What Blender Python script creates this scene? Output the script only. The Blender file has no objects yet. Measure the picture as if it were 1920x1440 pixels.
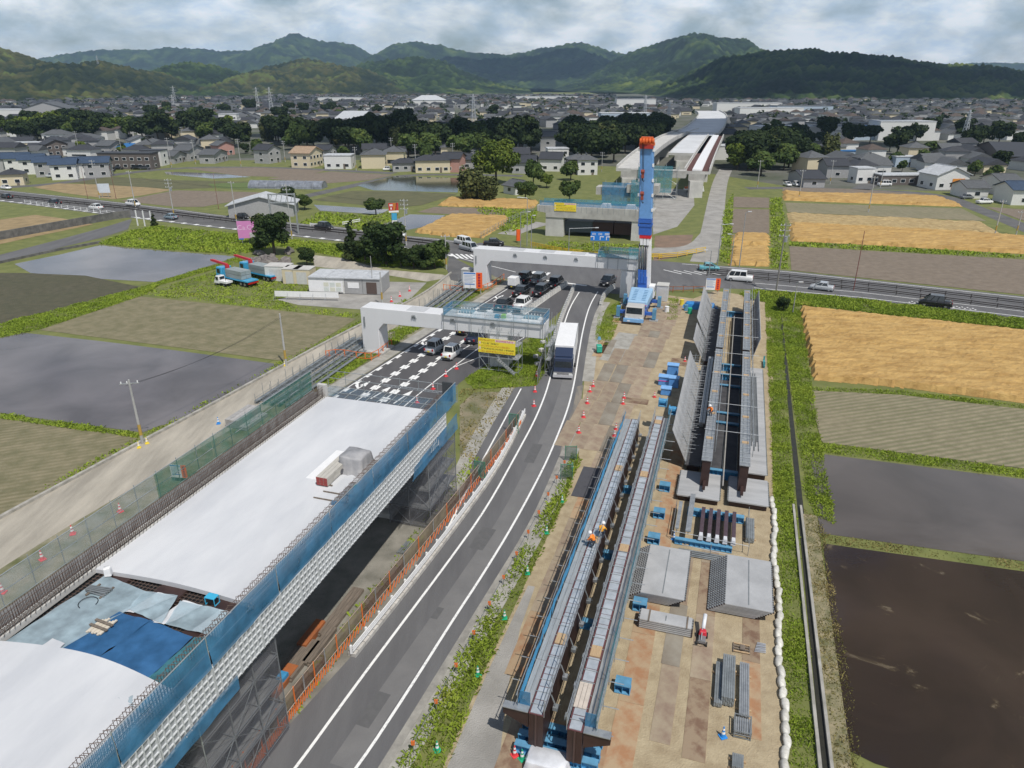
import bpy, math, random
import numpy as np
from mathutils import Vector, Matrix, noise as mnoise
random.seed(7)
rng = np.random.default_rng(7)
SC = bpy.context.scene
COL = SC.collection
R = math.radians
# ---- camera
CAM_H, CAM_PITCH, CAM_F = 34.0, R(22.9), 1346.0 / 1920.0
cd = bpy.data.cameras.new('camera')
cam = bpy.data.objects.new('camera', cd)
COL.objects.link(cam)
cam.location = (0, 0, CAM_H)
cam.rotation_euler = (math.pi / 2 - CAM_PITCH, 0, 0)
cd.sensor_fit = 'HORIZONTAL'
cd.sensor_width = 36
cd.lens = 36 * CAM_F
cd.clip_start = 0.5
cd.clip_end = 30000
SC.camera = cam
# ---- sky and sun
SUN_TO = Vector((0.30, -0.52, 1.0)).normalized()
SUN_EL = math.asin(SUN_TO.z)
world = bpy.data.worlds.new('World')
SC.world = world
world.use_nodes = True
wn = world.node_tree
wn.nodes.clear()
def wnode(t, **k):
 n = wn.nodes.new(t)
 for a, b in k.items():
  setattr(n, a, b)
 return n
sky = wnode('ShaderNodeTexSky', sky_type='NISHITA', sun_disc=False, sun_elevation=SUN_EL,
   sun_rotation=math.atan2(SUN_TO.x, SUN_TO.y), altitude=50, air_density=1.0, dust_density=0.7, ozone_density=2.0)
tc = wnode('ShaderNodeTexCoord')
sep = wnode('ShaderNodeSeparateXYZ')
wn.links.new(tc.outputs['Generated'], sep.inputs[0])
def wmath(op, a, b=None, c=None, clamp=False):
 n = wnode('ShaderNodeMath', operation=op, use_clamp=clamp)
 for i, v in enumerate((a, b, c)):
  if v is None:
   continue
  if isinstance(v, (int, float)):
   n.inputs[i].default_value = v
  else:
   wn.links.new(v, n.inputs[i])
 return n.outputs[0]
zz = wmath('ADD', wmath('ABSOLUTE', sep.outputs['Z']), 0.5)
cx = wmath('DIVIDE', sep.outputs['X'], zz)
cy = wmath('DIVIDE', sep.outputs['Y'], zz)
cmb = wnode('ShaderNodeCombineXYZ')
wn.links.new(cx, cmb.inputs[0]); wn.links.new(cy, cmb.inputs[1])
wn.links.new(wmath('MULTIPLY', sep.outputs['Z'], 2.2), cmb.inputs[2])
n1 = wnode('ShaderNodeTexNoise'); n1.inputs['Scale'].default_value = 4.6; n1.inputs['Detail'].default_value = 7; n1.inputs['Roughness'].default_value = .56; n1.inputs['Distortion'].default_value = .25
n2 = wnode('ShaderNodeTexNoise'); n2.inputs['Scale'].default_value = 9.0; n2.inputs['Detail'].default_value = 6; n2.inputs['Roughness'].default_value = .6
wn.links.new(cmb.outputs[0], n1.inputs['Vector']); wn.links.new(cmb.outputs[0], n2.inputs['Vector'])
r1 = wnode('ShaderNodeValToRGB'); r1.color_ramp.elements[0].position = .30; r1.color_ramp.elements[1].position = .58
wn.links.new(n1.outputs['Fac'], r1.inputs[0])
r2 = wnode('ShaderNodeValToRGB')
r2.color_ramp.elements[0].position = .38; r2.color_ramp.elements[0].color = (10.8, 12.8, 15.4, 1)
r2.color_ramp.elements[1].position = .60; r2.color_ramp.elements[1].color = (17.6, 17.9, 18.3, 1)
wn.links.new(n2.outputs['Fac'], r2.inputs[0])
mx = wnode('ShaderNodeMix', data_type='RGBA')
thin = wmath('SUBTRACT', 1.0, wmath('MULTIPLY', wmath('SMOOTH_MIN', wmath('ABSOLUTE', sep.outputs['Z']), .75, .1), 1.3), None, True)
wn.links.new(wmath('MULTIPLY', r1.outputs[0], wmath('MULTIPLY', thin, .93)), mx.inputs[0])
wn.links.new(sky.outputs[0], mx.inputs[6]); wn.links.new(r2.outputs[0], mx.inputs[7])
bg = wnode('ShaderNodeBackground'); bg.inputs['Strength'].default_value = 0.085
wn.links.new(mx.outputs[2], bg.inputs['Color'])
wo = wnode('ShaderNodeOutputWorld')
wn.links.new(bg.outputs[0], wo.inputs['Surface'])
sd = bpy.data.lights.new('sun', 'SUN')
sd.energy = 5.0; sd.angle = R(0.55); sd.color = (1.0, .955, .89)
sun = bpy.data.objects.new('sun', sd)
COL.objects.link(sun)
sun.location = (60, -80, 200)
sun.rotation_euler = (-SUN_TO).to_track_quat('-Z', 'Y').to_euler()
SC.view_settings.view_transform = 'Standard'
SC.view_settings.look = 'None'
SC.view_settings.gamma = 1
SC.view_settings.exposure = -0.30
SC.render.engine = 'CYCLES'
SC.cycles.max_bounces = 6
SC.cycles.transparent_max_bounces = 12
SC.cycles.volume_bounces = 0
# ---- frames of reference
# Ground survey: where the photograph's camera ray meets the level z (metres). Everything stands at its real place.
def gp(u, v, z=0.0):
 x = (u - 960) / 1346.0; y = (720 - v) / 1346.0
 c, s = math.cos(CAM_PITCH), math.sin(CAM_PITCH)
 t = (z - CAM_H) / (-s + y * c)
 return Vector((x * t, (c + y * s) * t, z))
# Site grid: r = to the right of, s = along the axis of the new viaduct (17 degrees clockwise from north).
TH = R(17.0)
AX = Vector((math.sin(TH), math.cos(TH), 0)); BX = Vector((math.cos(TH), -math.sin(TH), 0))
def W(r, s, z=0.0):
 return BX * r + AX * s + Vector((0, 0, z))
def RS(v):
 return v.dot(BX), v.dot(AX)
# ---- materials
MATS = {}
def pm(name, col, rough=.65, metal=0.0, col2=None, scale=1.5, detail=5, lo=.35, hi=.65, bump=0.0, bscale=None,
  alpha=1.0, rand=0.0, spec=.5, emit=None, wave=None, stretch=None, aniso=None, trans=0.0):
 if name in MATS:
  return MATS[name]
 m = bpy.data.materials.new(name); m.use_nodes = True
 nt = m.node_tree; N = nt.nodes; L = nt.links
 b = N['Principled BSDF']
 b.inputs['Roughness'].default_value = rough; b.inputs['Metallic'].default_value = metal
 b.inputs['Specular IOR Level'].default_value = spec
 if col2 is None:
  col2 = tuple(min(1, c * .78) for c in col[:3])
 t = N.new('ShaderNodeTexCoord')
 vec = t.outputs['Object']
 if stretch:
  mp = N.new('ShaderNodeMapping'); mp.inputs['Rotation'].default_value = (0, 0, stretch[0]); mp.inputs['Scale'].default_value = stretch[1]
  L.new(vec, mp.inputs[0]); vec = mp.outputs[0]
 nz = N.new('ShaderNodeTexNoise'); nz.inputs['Scale'].default_value = scale; nz.inputs['Detail'].default_value = detail; nz.inputs['Roughness'].default_value = .6
 L.new(vec, nz.inputs['Vector'])
 rp = N.new('ShaderNodeValToRGB')
 rp.color_ramp.elements[0].position = lo; rp.color_ramp.elements[0].color = (*col2[:3], 1)
 rp.color_ramp.elements[1].position = hi; rp.color_ramp.elements[1].color = (*col[:3], 1)
 L.new(nz.outputs['Fac'], rp.inputs[0])
 out = rp.outputs[0]
 if wave:
  mp = N.new('ShaderNodeMapping'); mp.inputs['Rotation'].default_value = (0, 0, wave[0])
  L.new(t.outputs['Object'], mp.inputs[0])
  wv = N.new('ShaderNodeTexWave'); wv.inputs['Scale'].default_value = wave[1]; wv.inputs['Distortion'].default_value = 1.2; wv.inputs['Detail'].default_value = 3; wv.inputs['Detail Scale'].default_value = 1.6
  L.new(mp.outputs[0], wv.inputs['Vector'])
  n3 = N.new('ShaderNodeTexNoise'); n3.inputs['Scale'].default_value = .12; n3.inputs['Detail'].default_value = 3
  L.new(t.outputs['Object'], n3.inputs['Vector'])
  ml = N.new('ShaderNodeMath'); ml.operation = 'MULTIPLY'; L.new(wv.outputs['Fac'], ml.inputs[0]); L.new(n3.outputs['Fac'], ml.inputs[1])
  m2 = N.new('ShaderNodeMath'); m2.operation = 'MULTIPLY'; m2.inputs[1].default_value = wave[3] * 2; m2.use_clamp = True; L.new(ml.outputs[0], m2.inputs[0])
  mxw = N.new('ShaderNodeMix'); mxw.data_type = 'RGBA'; mxw.inputs[7].default_value = (*wave[2], 1)
  L.new(m2.outputs[0], mxw.inputs[0]); L.new(out, mxw.inputs[6]); out = mxw.outputs[2]
 if rand:
  oi = N.new('ShaderNodeObjectInfo')
  mr = N.new('ShaderNodeMapRange'); mr.inputs[3].default_value = 1 - rand; mr.inputs[4].default_value = 1 + rand * .6
  L.new(oi.outputs['Random'], mr.inputs[0])
  hs = N.new('ShaderNodeHueSaturation'); L.new(mr.outputs[0], hs.inputs['Value']); L.new(out, hs.inputs['Color']); out = hs.outputs[0]
 L.new(out, b.inputs['Base Color'])
 if bump:
  bz = N.new('ShaderNodeTexNoise'); bz.inputs['Scale'].default_value = bscale or scale * 4; bz.inputs['Detail'].default_value = 4
  L.new(vec, bz.inputs['Vector'])
  bp = N.new('ShaderNodeBump'); bp.inputs['Strength'].default_value = min(1, bump); bp.inputs['Distance'].default_value = .08
  L.new(bz.outputs['Fac'], bp.inputs['Height']); L.new(bp.outputs[0], b.inputs['Normal'])
 if alpha < 1:
  b.inputs['Alpha'].default_value = alpha
 if trans:
  b.inputs['Transmission Weight'].default_value = trans
 if emit:
  b.inputs['Emission Color'].default_value = (*emit[0], 1); b.inputs['Emission Strength'].default_value = emit[1]
 MATS[name] = m
 return m
def flat(name, col, rough=.5, metal=0.0, var=.88, scale=2.0, rand=0.0, **k):
 return pm(name, col, rough, metal, tuple(c * var for c in col), scale=scale, rand=rand, **k)
def net_mat(name, col, open_, cell=.0):
 if name in MATS:
  return MATS[name]
 m = bpy.data.materials.new(name); m.use_nodes = True
 nt = m.node_tree; N = nt.nodes; L = nt.links
 b = N['Principled BSDF']; b.inputs['Roughness'].default_value = .7
 t = N.new('ShaderNodeTexCoord')
 nz = N.new('ShaderNodeTexNoise'); nz.inputs['Scale'].default_value = 1.1; nz.inputs['Detail'].default_value = 5
 L.new(t.outputs['Object'], nz.inputs['Vector'])
 rp = N.new('ShaderNodeValToRGB')
 rp.color_ramp.elements[0].position = .3; rp.color_ramp.elements[0].color = (*[c * .85 for c in col], 1)
 rp.color_ramp.elements[1].position = .7; rp.color_ramp.elements[1].color = (*[min(1, c * 1.1 + .01) for c in col], 1)
 L.new(nz.outputs['Fac'], rp.inputs[0]); L.new(rp.outputs[0], b.inputs['Base Color'])
 mr = N.new('ShaderNodeMapRange'); mr.inputs[1].default_value = .3; mr.inputs[2].default_value = .7
 mr.inputs[3].default_value = max(0, 1 - open_ - .12); mr.inputs[4].default_value = min(1, 1 - open_ + .12)
 L.new(nz.outputs['Fac'], mr.inputs[0]); L.new(mr.outputs[0], b.inputs['Alpha'])
 MATS[name] = m
 return m
# ---- mesh builder
class MB:
 def __init__(s):
  s.v = []; s.f = []; s.m = []
 def face(s, pts, mi=0):
  n = len(s.v); s.v.extend([tuple(p) for p in pts]); s.f.append(tuple(range(n, n + len(pts)))); s.m.append(mi); return s
 def hexa(s, p, mi=0):
  n = len(s.v); s.v.extend([tuple(q) for q in p])
  for a in ((3, 2, 1, 0), (4, 5, 6, 7), (0, 1, 5, 4), (1, 2, 6, 5), (2, 3, 7, 6), (3, 0, 4, 7)):
   s.f.append(tuple(n + i for i in a)); s.m.append(mi)
  return s
 def bx(s, x0, x1, y0, y1, z0, z1, mi=0, tx=0, ty=0):
  return s.hexa([(x0, y0, z0), (x1, y0, z0), (x1, y1, z0), (x0, y1, z0),
      (x0 + tx, y0 + ty, z1), (x1 - tx, y0 + ty, z1), (x1 - tx, y1 - ty, z1), (x0 + tx, y1 - ty, z1)], mi)
 def bar(s, p, q, w, h=None, mi=0, up=(0, 0, 1)):
  p, q = Vector(p), Vector(q); h = h or w
  d = (q - p).normalized(); u = Vector(up)
  if abs(d.dot(u)) > .97: u = Vector((1, 0, 0))
  sx = d.cross(u).normalized() * (w / 2); sz = sx.cross(d).normalized() * (h / 2)
  return s.hexa([p - sx - sz, p + sx - sz, q + sx - sz, q - sx - sz, p - sx + sz, p + sx + sz, q + sx + sz, q - sx + sz], mi)
 def tube(s, p, q, r, n=6, mi=0, r2=None, cap=True):
  p, q = Vector(p), Vector(q); r2 = r if r2 is None else r2
  d = (q - p).normalized(); u = Vector((0, 0, 1)) if abs(d.z) < .9 else Vector((1, 0, 0))
  a = d.cross(u).normalized(); b = d.cross(a)
  k = len(s.v)
  for (c, rr) in ((p, r), (q, r2)):
   for i in range(n):
    t = 2 * math.pi * i / n
    s.v.append(tuple(c + (a * math.cos(t) + b * math.sin(t)) * rr))
  for i in range(n):
   j = (i + 1) % n
   s.f.append((k + i, k + j, k + n + j, k + n + i)); s.m.append(mi)
  if cap:
   s.f.append(tuple(k + n + i for i in range(n))); s.m.append(mi)
   s.f.append(tuple(k + n - 1 - i for i in range(n))); s.m.append(mi)
  return s
 def path(s, pts, r, n=5, mi=0):
  for a, b in zip(pts[:-1], pts[1:]):
   s.tube(a, b, r, n, mi)
  return s
 def prism(s, pts, z0, z1, mi=0, top=None):
  n = len(pts); k = len(s.v); top = top or pts
  s.v.extend([(p[0], p[1], z0) for p in pts]); s.v.extend([(p[0], p[1], z1) for p in top])
  s.f.append(tuple(k + n - 1 - i for i in range(n))); s.m.append(mi)
  s.f.append(tuple(k + n + i for i in range(n))); s.m.append(mi)
  for i in range(n):
   j = (i + 1) % n
   s.f.append((k + i, k + j, k + n + j, k + n + i)); s.m.append(mi)
  return s
 def xprism(s, prof, x0, x1, mi=0):
  n = len(prof); k = len(s.v)
  s.v.extend([(x0, p[0], p[1]) for p in prof]); s.v.extend([(x1, p[0], p[1]) for p in prof])
  s.f.append(tuple(k + i for i in range(n))); s.m.append(mi)
  s.f.append(tuple(k + 2 * n - 1 - i for i in range(n))); s.m.append(mi)
  for i in range(n):
   j = (i + 1) % n
   s.f.append((k + j, k + i, k + n + i, k + n + j)); s.m.append(mi)
  return s
 def yprism(s, prof, y0, y1, mi=0):
  n = len(prof); k = len(s.v)
  s.v.extend([(p[0], y0, p[1]) for p in prof]); s.v.extend([(p[0], y1, p[1]) for p in prof])
  s.f.append(tuple(k + i for i in range(n))); s.m.append(mi)
  s.f.append(tuple(k + 2 * n - 1 - i for i in range(n))); s.m.append(mi)
  for i in range(n):
   j = (i + 1) % n
   s.f.append((k + j, k + i, k + n + i, k + n + j)); s.m.append(mi)
  return s
 def mesh(s, name, mats, smooth=False):
  me = bpy.data.meshes.new(name)
  me.from_pydata(s.v, [], s.f)
  for m in (mats if isinstance(mats, (list, tuple)) else [mats]):
   me.materials.append(m)
  if any(s.m):
   me.polygons.foreach_set('material_index', s.m)
  if smooth:
   me.polygons.foreach_set('use_smooth', [True] * len(s.f))
  me.update()
  return me
 def obj(s, name, mats, parent=None, loc=None, rz=None, smooth=False):
  return link(name, s.mesh(name, mats, smooth), parent, loc, rz)
def link(name, me, parent=None, loc=None, rz=None):
 o = bpy.data.objects.new(name, me)
 COL.objects.link(o)
 if parent: o.parent = parent
 if loc is not None: o.location = loc
 if rz is not None: o.rotation_euler = (0, 0, rz)
 return o
def tag(o, label, cat, group=None):
 o['label'] = label; o['category'] = cat
 if group: o['group'] = group
 return o
def struct(o, label=None):
 o['kind'] = 'structure'
 if label: o['label'] = label
 return o
def stuff(o, label=None, cat=None):
 o['kind'] = 'stuff'
 if label: o['label'] = label
 if cat: o['category'] = cat
 return o
def thing(name, label, cat, loc, rz=0.0, group=None):
 o = bpy.data.objects.new(name, None)
 o.empty_display_size = .3
 COL.objects.link(o)
 o.location = loc; o.rotation_euler = (0, 0, rz)
 return tag(o, label, cat, group)
def sthing(name, label, cat, r, s, z=0.0, rot=0.0, group=None):
 return thing(name, label, cat, W(r, s, z), -TH + rot, group)
KIDS = {}
def kids(o):
 return [c for c in o.children]
def copy_tree(o, loc=None, rz=None, label=None, group=None, parent=None):
 c = o.copy(); COL.objects.link(c)
 if parent is not None: c.parent = parent
 if loc is not None: c.location = loc
 if rz is not None: c.rotation_euler = (0, 0, rz)
 if label: c['label'] = label
 if group: c['group'] = group
 src = TREE.get(o.name) or list(o.children)
 for ch in src:
  copy_tree(ch, parent=c)
 return c
TREE = {}
def proto(o):                                  # remember a prototype's children once, so that copying stays fast
 TREE[o.name] = list(o.children)
 for ch in TREE[o.name]:
  if ch.children: TREE[ch.name] = list(ch.children)
 return o
def heading(a, b):
 d = b - a
 return math.atan2(-d.x, d.y)
def sheet(name, pts, mat, z, label=None, kind='structure'):
 mb = MB(); mb.face([(p[0], p[1], z) for p in pts])
 o = mb.obj(name, mat); o['kind'] = kind
 if label: o['label'] = label
 return o
def pxs(*pts, z=0.0):
 return [gp(u, v, z) for u, v in pts]
def resample(pts, step):
 out = [Vector(pts[0])]
 for a, b in zip(pts[:-1], pts[1:]):
  a, b = Vector(a), Vector(b); n = max(1, int((b - a).length / step + .5))
  for i in range(1, n + 1): out.append(a.lerp(b, i / n))
 return out
def smooth_line(pts, it=2):
 pts = [Vector(p) for p in pts]
 for _ in range(it):
  q = [pts[0]]
  for a, b in zip(pts[:-1], pts[1:]):
   q += [a.lerp(b, .25), a.lerp(b, .75)]
  pts = q + [pts[-1]]
 return pts
def ribbon(mb, pts, w0, w1, z, mi=0):
 n = len(pts); k = len(mb.v)
 for i, p in enumerate(pts):
  d = (pts[min(n - 1, i + 1)] - pts[max(0, i - 1)]); d.z = 0; d.normalize()
  nx = Vector((d.y, -d.x, 0))
  for w in (w0, w1):
   q = p + nx * w; mb.v.append((q.x, q.y, z))
 for i in range(n - 1):
  a = k + 2 * i
  mb.f.append((a, a + 1, a + 3, a + 2)); mb.m.append(mi)
 return mb
def offset(pts, w):
 n = len(pts); o = []
 for i, p in enumerate(pts):
  d = (pts[min(n - 1, i + 1)] - pts[max(0, i - 1)]); d.z = 0; d.normalize()
  o.append(p + Vector((d.y, -d.x, 0)) * w)
 return o
def along(pts, step, start=0.0):
 out = []; need = start
 for a, b in zip(pts[:-1], pts[1:]):
  L = (b - a).length
  if L < 1e-6: continue
  d = (b - a) / L; t = need
  while t < L:
   out.append((a + d * t, d)); t += step
  need = t - L
 return out
def inpoly(x, y, poly):
 c = False; j = len(poly) - 1
 for i in range(len(poly)):
  xi, yi = poly[i][0], poly[i][1]; xj, yj = poly[j][0], poly[j][1]
  if (yi > y) != (yj > y) and x < (xj - xi) * (y - yi) / (yj - yi) + xi: c = not c
  j = i
 return c
# ---- LAND: ground, hills, fields, roads
def vnoise(x, y, seed=0):
 xi = np.floor(x).astype(np.int64); yi = np.floor(y).astype(np.int64)
 xf = x - xi; yf = y - yi
 def h(a, b):
  n = (a * 374761393 + b * 668265263 + seed * 974634777) & 0x7fffffff
  n = ((n ^ (n >> 13)) * 1274126177) & 0x7fffffff
  return ((n ^ (n >> 16)) & 0xffff) / 65535.0
 u = xf * xf * (3 - 2 * xf); v = yf * yf * (3 - 2 * yf)
 return (h(xi, yi) * (1 - u) + h(xi + 1, yi) * u) * (1 - v) + (h(xi, yi + 1) * (1 - u) + h(xi + 1, yi + 1) * u) * v
def fbm(x, y, seed=0, o=4):
 a = 0; amp = .5; f = 1.0
 for i in range(o):
  a = a + amp * vnoise(x * f, y * f, seed + i * 17); amp *= .5; f *= 2.03
 return a
def cells(x, y, seed):
 xi = np.floor(x).astype(np.int64); yi = np.floor(y).astype(np.int64)
 best = np.full(x.shape, 9.0); hh = np.zeros(x.shape)
 for dx in (-1, 0, 1):
  for dy in (-1, 0, 1):
   a = xi + dx; b = yi + dy
   def h(k):
    n = (a * 374761393 + b * 668265263 + k * 974634777) & 0x7fffffff
    n = ((n ^ (n >> 13)) * 1274126177) & 0x7fffffff
    return ((n ^ (n >> 16)) & 0xffff) / 65535.0
   d = (a + .15 + .7 * h(seed) - x) ** 2 + (b + .15 + .7 * h(seed + 5) - y) ** 2
   m = d < best
   best = np.where(m, d, best); hh = np.where(m, h(seed + 9), hh)
 return np.sqrt(best), hh
def grid_mesh(name, X, Y, Z, mat, attr=None, keep=None, smooth=True):
 ny, nx = X.shape
 me = bpy.data.meshes.new(name)
 v = np.stack([X, Y, Z], -1).reshape(-1, 3)
 i = np.arange(ny * nx).reshape(ny, nx)
 f = np.stack([i[:-1, :-1], i[:-1, 1:], i[1:, 1:], i[1:, :-1]], -1).reshape(-1, 4)
 if keep is not None: f = f[keep.reshape(-1)]
 me.vertices.add(len(v)); me.vertices.foreach_set('co', v.astype(np.float32).ravel())
 me.loops.add(f.size); me.loops.foreach_set('vertex_index', f.astype(np.int32).ravel())
 me.polygons.add(len(f)); me.polygons.foreach_set('loop_start', np.arange(0, f.size, 4, dtype=np.int32))
 me.polygons.foreach_set('use_smooth', np.full(len(f), smooth))
 if attr is not None:
  a = me.attributes.new('tone', 'FLOAT', 'POINT'); a.data.foreach_set('value', attr.astype(np.float32).ravel())
 me.materials.append(mat)
 me.update(); me.validate()
 return link(name, me)
def tone_mat(name, stops, rough=.85, fine=.0, trans=.0):
 m = bpy.data.materials.new(name); m.use_nodes = True
 N = m.node_tree.nodes; L = m.node_tree.links; b = N['Principled BSDF']
 b.inputs['Roughness'].default_value = rough; b.inputs['Specular IOR Level'].default_value = .2
 at = N.new('ShaderNodeAttribute'); at.attribute_name = 'tone'
 t = N.new('ShaderNodeTexCoord')
 nz = N.new('ShaderNodeTexNoise'); nz.inputs['Scale'].default_value = fine or .02; nz.inputs['Detail'].default_value = 6
 L.new(t.outputs['Object'], nz.inputs['Vector'])
 ad = N.new('ShaderNodeMath'); ad.operation = 'MULTIPLY_ADD'; ad.inputs[1].default_value = .9; L.new(nz.outputs['Fac'], ad.inputs[0])
 sb = N.new('ShaderNodeMath'); sb.operation = 'SUBTRACT'; sb.inputs[1].default_value = .45; L.new(at.outputs['Fac'], sb.inputs[0]); L.new(sb.outputs[0], ad.inputs[2])
 rp = N.new('ShaderNodeValToRGB'); cr = rp.color_ramp
 for i, (p, c) in enumerate(stops):
  e = cr.elements[i] if i < 2 else cr.elements.new(p)
  e.position = p; e.color = (*c, 1)
 L.new(ad.outputs[0], rp.inputs[0]); L.new(rp.outputs[0], b.inputs['Base Color'])
 if trans:
  tb = N.new('ShaderNodeBsdfTranslucent'); L.new(rp.outputs[0], tb.inputs[0]); ms = N.new('ShaderNodeMixShader'); ms.inputs[0].default_value = trans
  L.new(b.outputs[0], ms.inputs[1]); L.new(tb.outputs[0], ms.inputs[2]); L.new(ms.outputs[0], N['Material Output'].inputs[0])
 return m
HILL_STOPS = [(0, (.006, .014, .005)), (1, (.13, .16, .03)), (.3, (.018, .036, .010)), (.55, (.045, .072, .016)), (.8, (.085, .11, .024))]  # dark-to-bright range stands in for weak shading on the crowns
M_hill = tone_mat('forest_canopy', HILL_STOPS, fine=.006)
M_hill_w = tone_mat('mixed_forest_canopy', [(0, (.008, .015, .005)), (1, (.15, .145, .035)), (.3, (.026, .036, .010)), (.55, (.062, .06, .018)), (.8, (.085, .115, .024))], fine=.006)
def ray_at(u, v, Y):
 x = (u - 960) / 1346.0; y = (720 - v) / 1346.0
 c, s = math.cos(CAM_PITCH), math.sin(CAM_PITCH)
 t = Y / (c + y * s)
 return x * t, CAM_H + (-s + y * c) * t
def hill(name, label, prof, D, front, back, stepx, stepy, cell, bump, mat, seed, spur=.25):
 pts = [ray_at(u, v, D) for u, v in prof]
 px = np.array([p[0] for p in pts]); pz = np.array([max(0, p[1]) for p in pts])
 xs = np.arange(px[0], px[-1], stepx); ys = np.arange(D - front, D + back, stepy)
 X, Y = np.meshgrid(xs, ys)
 X = X + (vnoise(X * .31, Y * .27, seed + 91) - .5) * stepx * .5
 wrp = (fbm(X / 380, Y / 420, seed, 3) - .45) * front * .25
 ridge = np.interp(X + wrp * (Y < D) * np.clip((D - Y) / front * 2, 0, 1), px, pz)
 k = max(3, int(60 / stepx)); ker = np.hanning(k * 2 + 1); ker /= ker.sum()
 t = np.where(Y < D, (Y - (D - front)) / front, 1 - (Y - D) / back)
 t = np.clip(t, 0, 1)
 sp = 1 - np.abs(2 * fbm(X / (front * .38), Y / (front * .8), seed + 3, 3) - .95)
 prof_t = t ** 1.05 * (1 - spur * (1 - t) * 1.6) + spur * (sp - .6) * t * (1 - t) * 2.4
 Z = ridge * np.clip(prof_t, 0, 1.02)
 rn = 1 - np.abs(2 * fbm(X / (front * .42), Y / (front * .55), seed + 33, 4) - .94)
 Z = np.maximum(Z + (rn - .72) * ridge * 1.5 * np.clip(t * (1.08 - t) * 2.2, 0, 1), Z * .25)
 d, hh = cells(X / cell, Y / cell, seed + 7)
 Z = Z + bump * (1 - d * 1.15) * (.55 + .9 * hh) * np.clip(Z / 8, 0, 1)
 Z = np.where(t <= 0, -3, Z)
 tone = .02 + .62 * hh - .25 * d + (fbm(X / 120, Y / 120, seed + 21, 3) - .45) * 1.3  # crown shading put into the tone: darker away from each crown's centre
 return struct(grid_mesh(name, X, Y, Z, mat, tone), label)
M_ground = pm('meadow_ground', (.175, .185, .055), .95, 0, (.11, .132, .034), scale=.35, detail=8, bump=.35, bscale=2.5)
sheet('ground', [(-9000, -400), (9000, -400), (9000, 12000), (-9000, 12000)], M_ground, 0.0)
M_town = pm('town_ground', (.15, .145, .13), .95, 0, (.05, .065, .028), scale=.035, detail=8)
sheet('town_ground', [gp(-250, 302), gp(700, 300), gp(1000, 308), gp(1150, 312), gp(1330, 325), gp(1480, 350), gp(2200, 372), gp(2300, 176), gp(-300, 176)], M_town, .012)
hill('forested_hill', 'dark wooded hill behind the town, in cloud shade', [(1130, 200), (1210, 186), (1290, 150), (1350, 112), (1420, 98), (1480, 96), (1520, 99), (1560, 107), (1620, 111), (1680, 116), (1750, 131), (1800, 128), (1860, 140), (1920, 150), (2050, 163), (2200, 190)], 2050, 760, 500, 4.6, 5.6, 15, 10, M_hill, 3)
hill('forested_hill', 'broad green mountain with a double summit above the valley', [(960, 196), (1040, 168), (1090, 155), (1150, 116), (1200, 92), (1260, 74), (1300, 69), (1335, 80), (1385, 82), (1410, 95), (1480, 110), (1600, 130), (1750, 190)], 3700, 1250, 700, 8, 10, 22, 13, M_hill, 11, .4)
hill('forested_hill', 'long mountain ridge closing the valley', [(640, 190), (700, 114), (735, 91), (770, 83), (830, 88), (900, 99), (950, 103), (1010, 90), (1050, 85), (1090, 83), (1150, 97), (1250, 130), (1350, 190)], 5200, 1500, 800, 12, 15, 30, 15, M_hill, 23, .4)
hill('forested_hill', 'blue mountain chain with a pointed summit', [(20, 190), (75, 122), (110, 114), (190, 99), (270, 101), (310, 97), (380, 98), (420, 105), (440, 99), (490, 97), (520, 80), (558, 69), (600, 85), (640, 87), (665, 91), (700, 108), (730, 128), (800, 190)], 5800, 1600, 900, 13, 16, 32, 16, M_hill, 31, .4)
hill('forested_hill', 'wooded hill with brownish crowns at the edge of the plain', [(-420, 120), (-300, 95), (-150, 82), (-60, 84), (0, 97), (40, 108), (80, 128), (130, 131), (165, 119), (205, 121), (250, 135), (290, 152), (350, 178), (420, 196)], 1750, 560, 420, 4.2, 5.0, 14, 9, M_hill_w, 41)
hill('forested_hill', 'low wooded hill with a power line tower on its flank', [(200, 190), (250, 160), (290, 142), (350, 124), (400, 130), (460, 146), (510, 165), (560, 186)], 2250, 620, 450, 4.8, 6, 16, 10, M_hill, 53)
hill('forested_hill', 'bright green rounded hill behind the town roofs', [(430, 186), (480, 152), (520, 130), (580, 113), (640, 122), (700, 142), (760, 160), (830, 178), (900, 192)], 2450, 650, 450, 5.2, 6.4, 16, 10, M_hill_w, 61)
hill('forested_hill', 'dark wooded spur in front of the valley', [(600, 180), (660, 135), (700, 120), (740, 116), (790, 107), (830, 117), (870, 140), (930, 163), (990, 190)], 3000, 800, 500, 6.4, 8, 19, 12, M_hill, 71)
hill('forested_hill', 'pale blue ridge far off beyond the dark hill', [(1600, 140), (1700, 122), (1760, 117), (1830, 119), (1870, 118), (1920, 123), (2000, 124), (2150, 140), (2300, 190)], 6600, 1500, 800, 18, 22, 30, 9, M_hill, 83)
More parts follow.
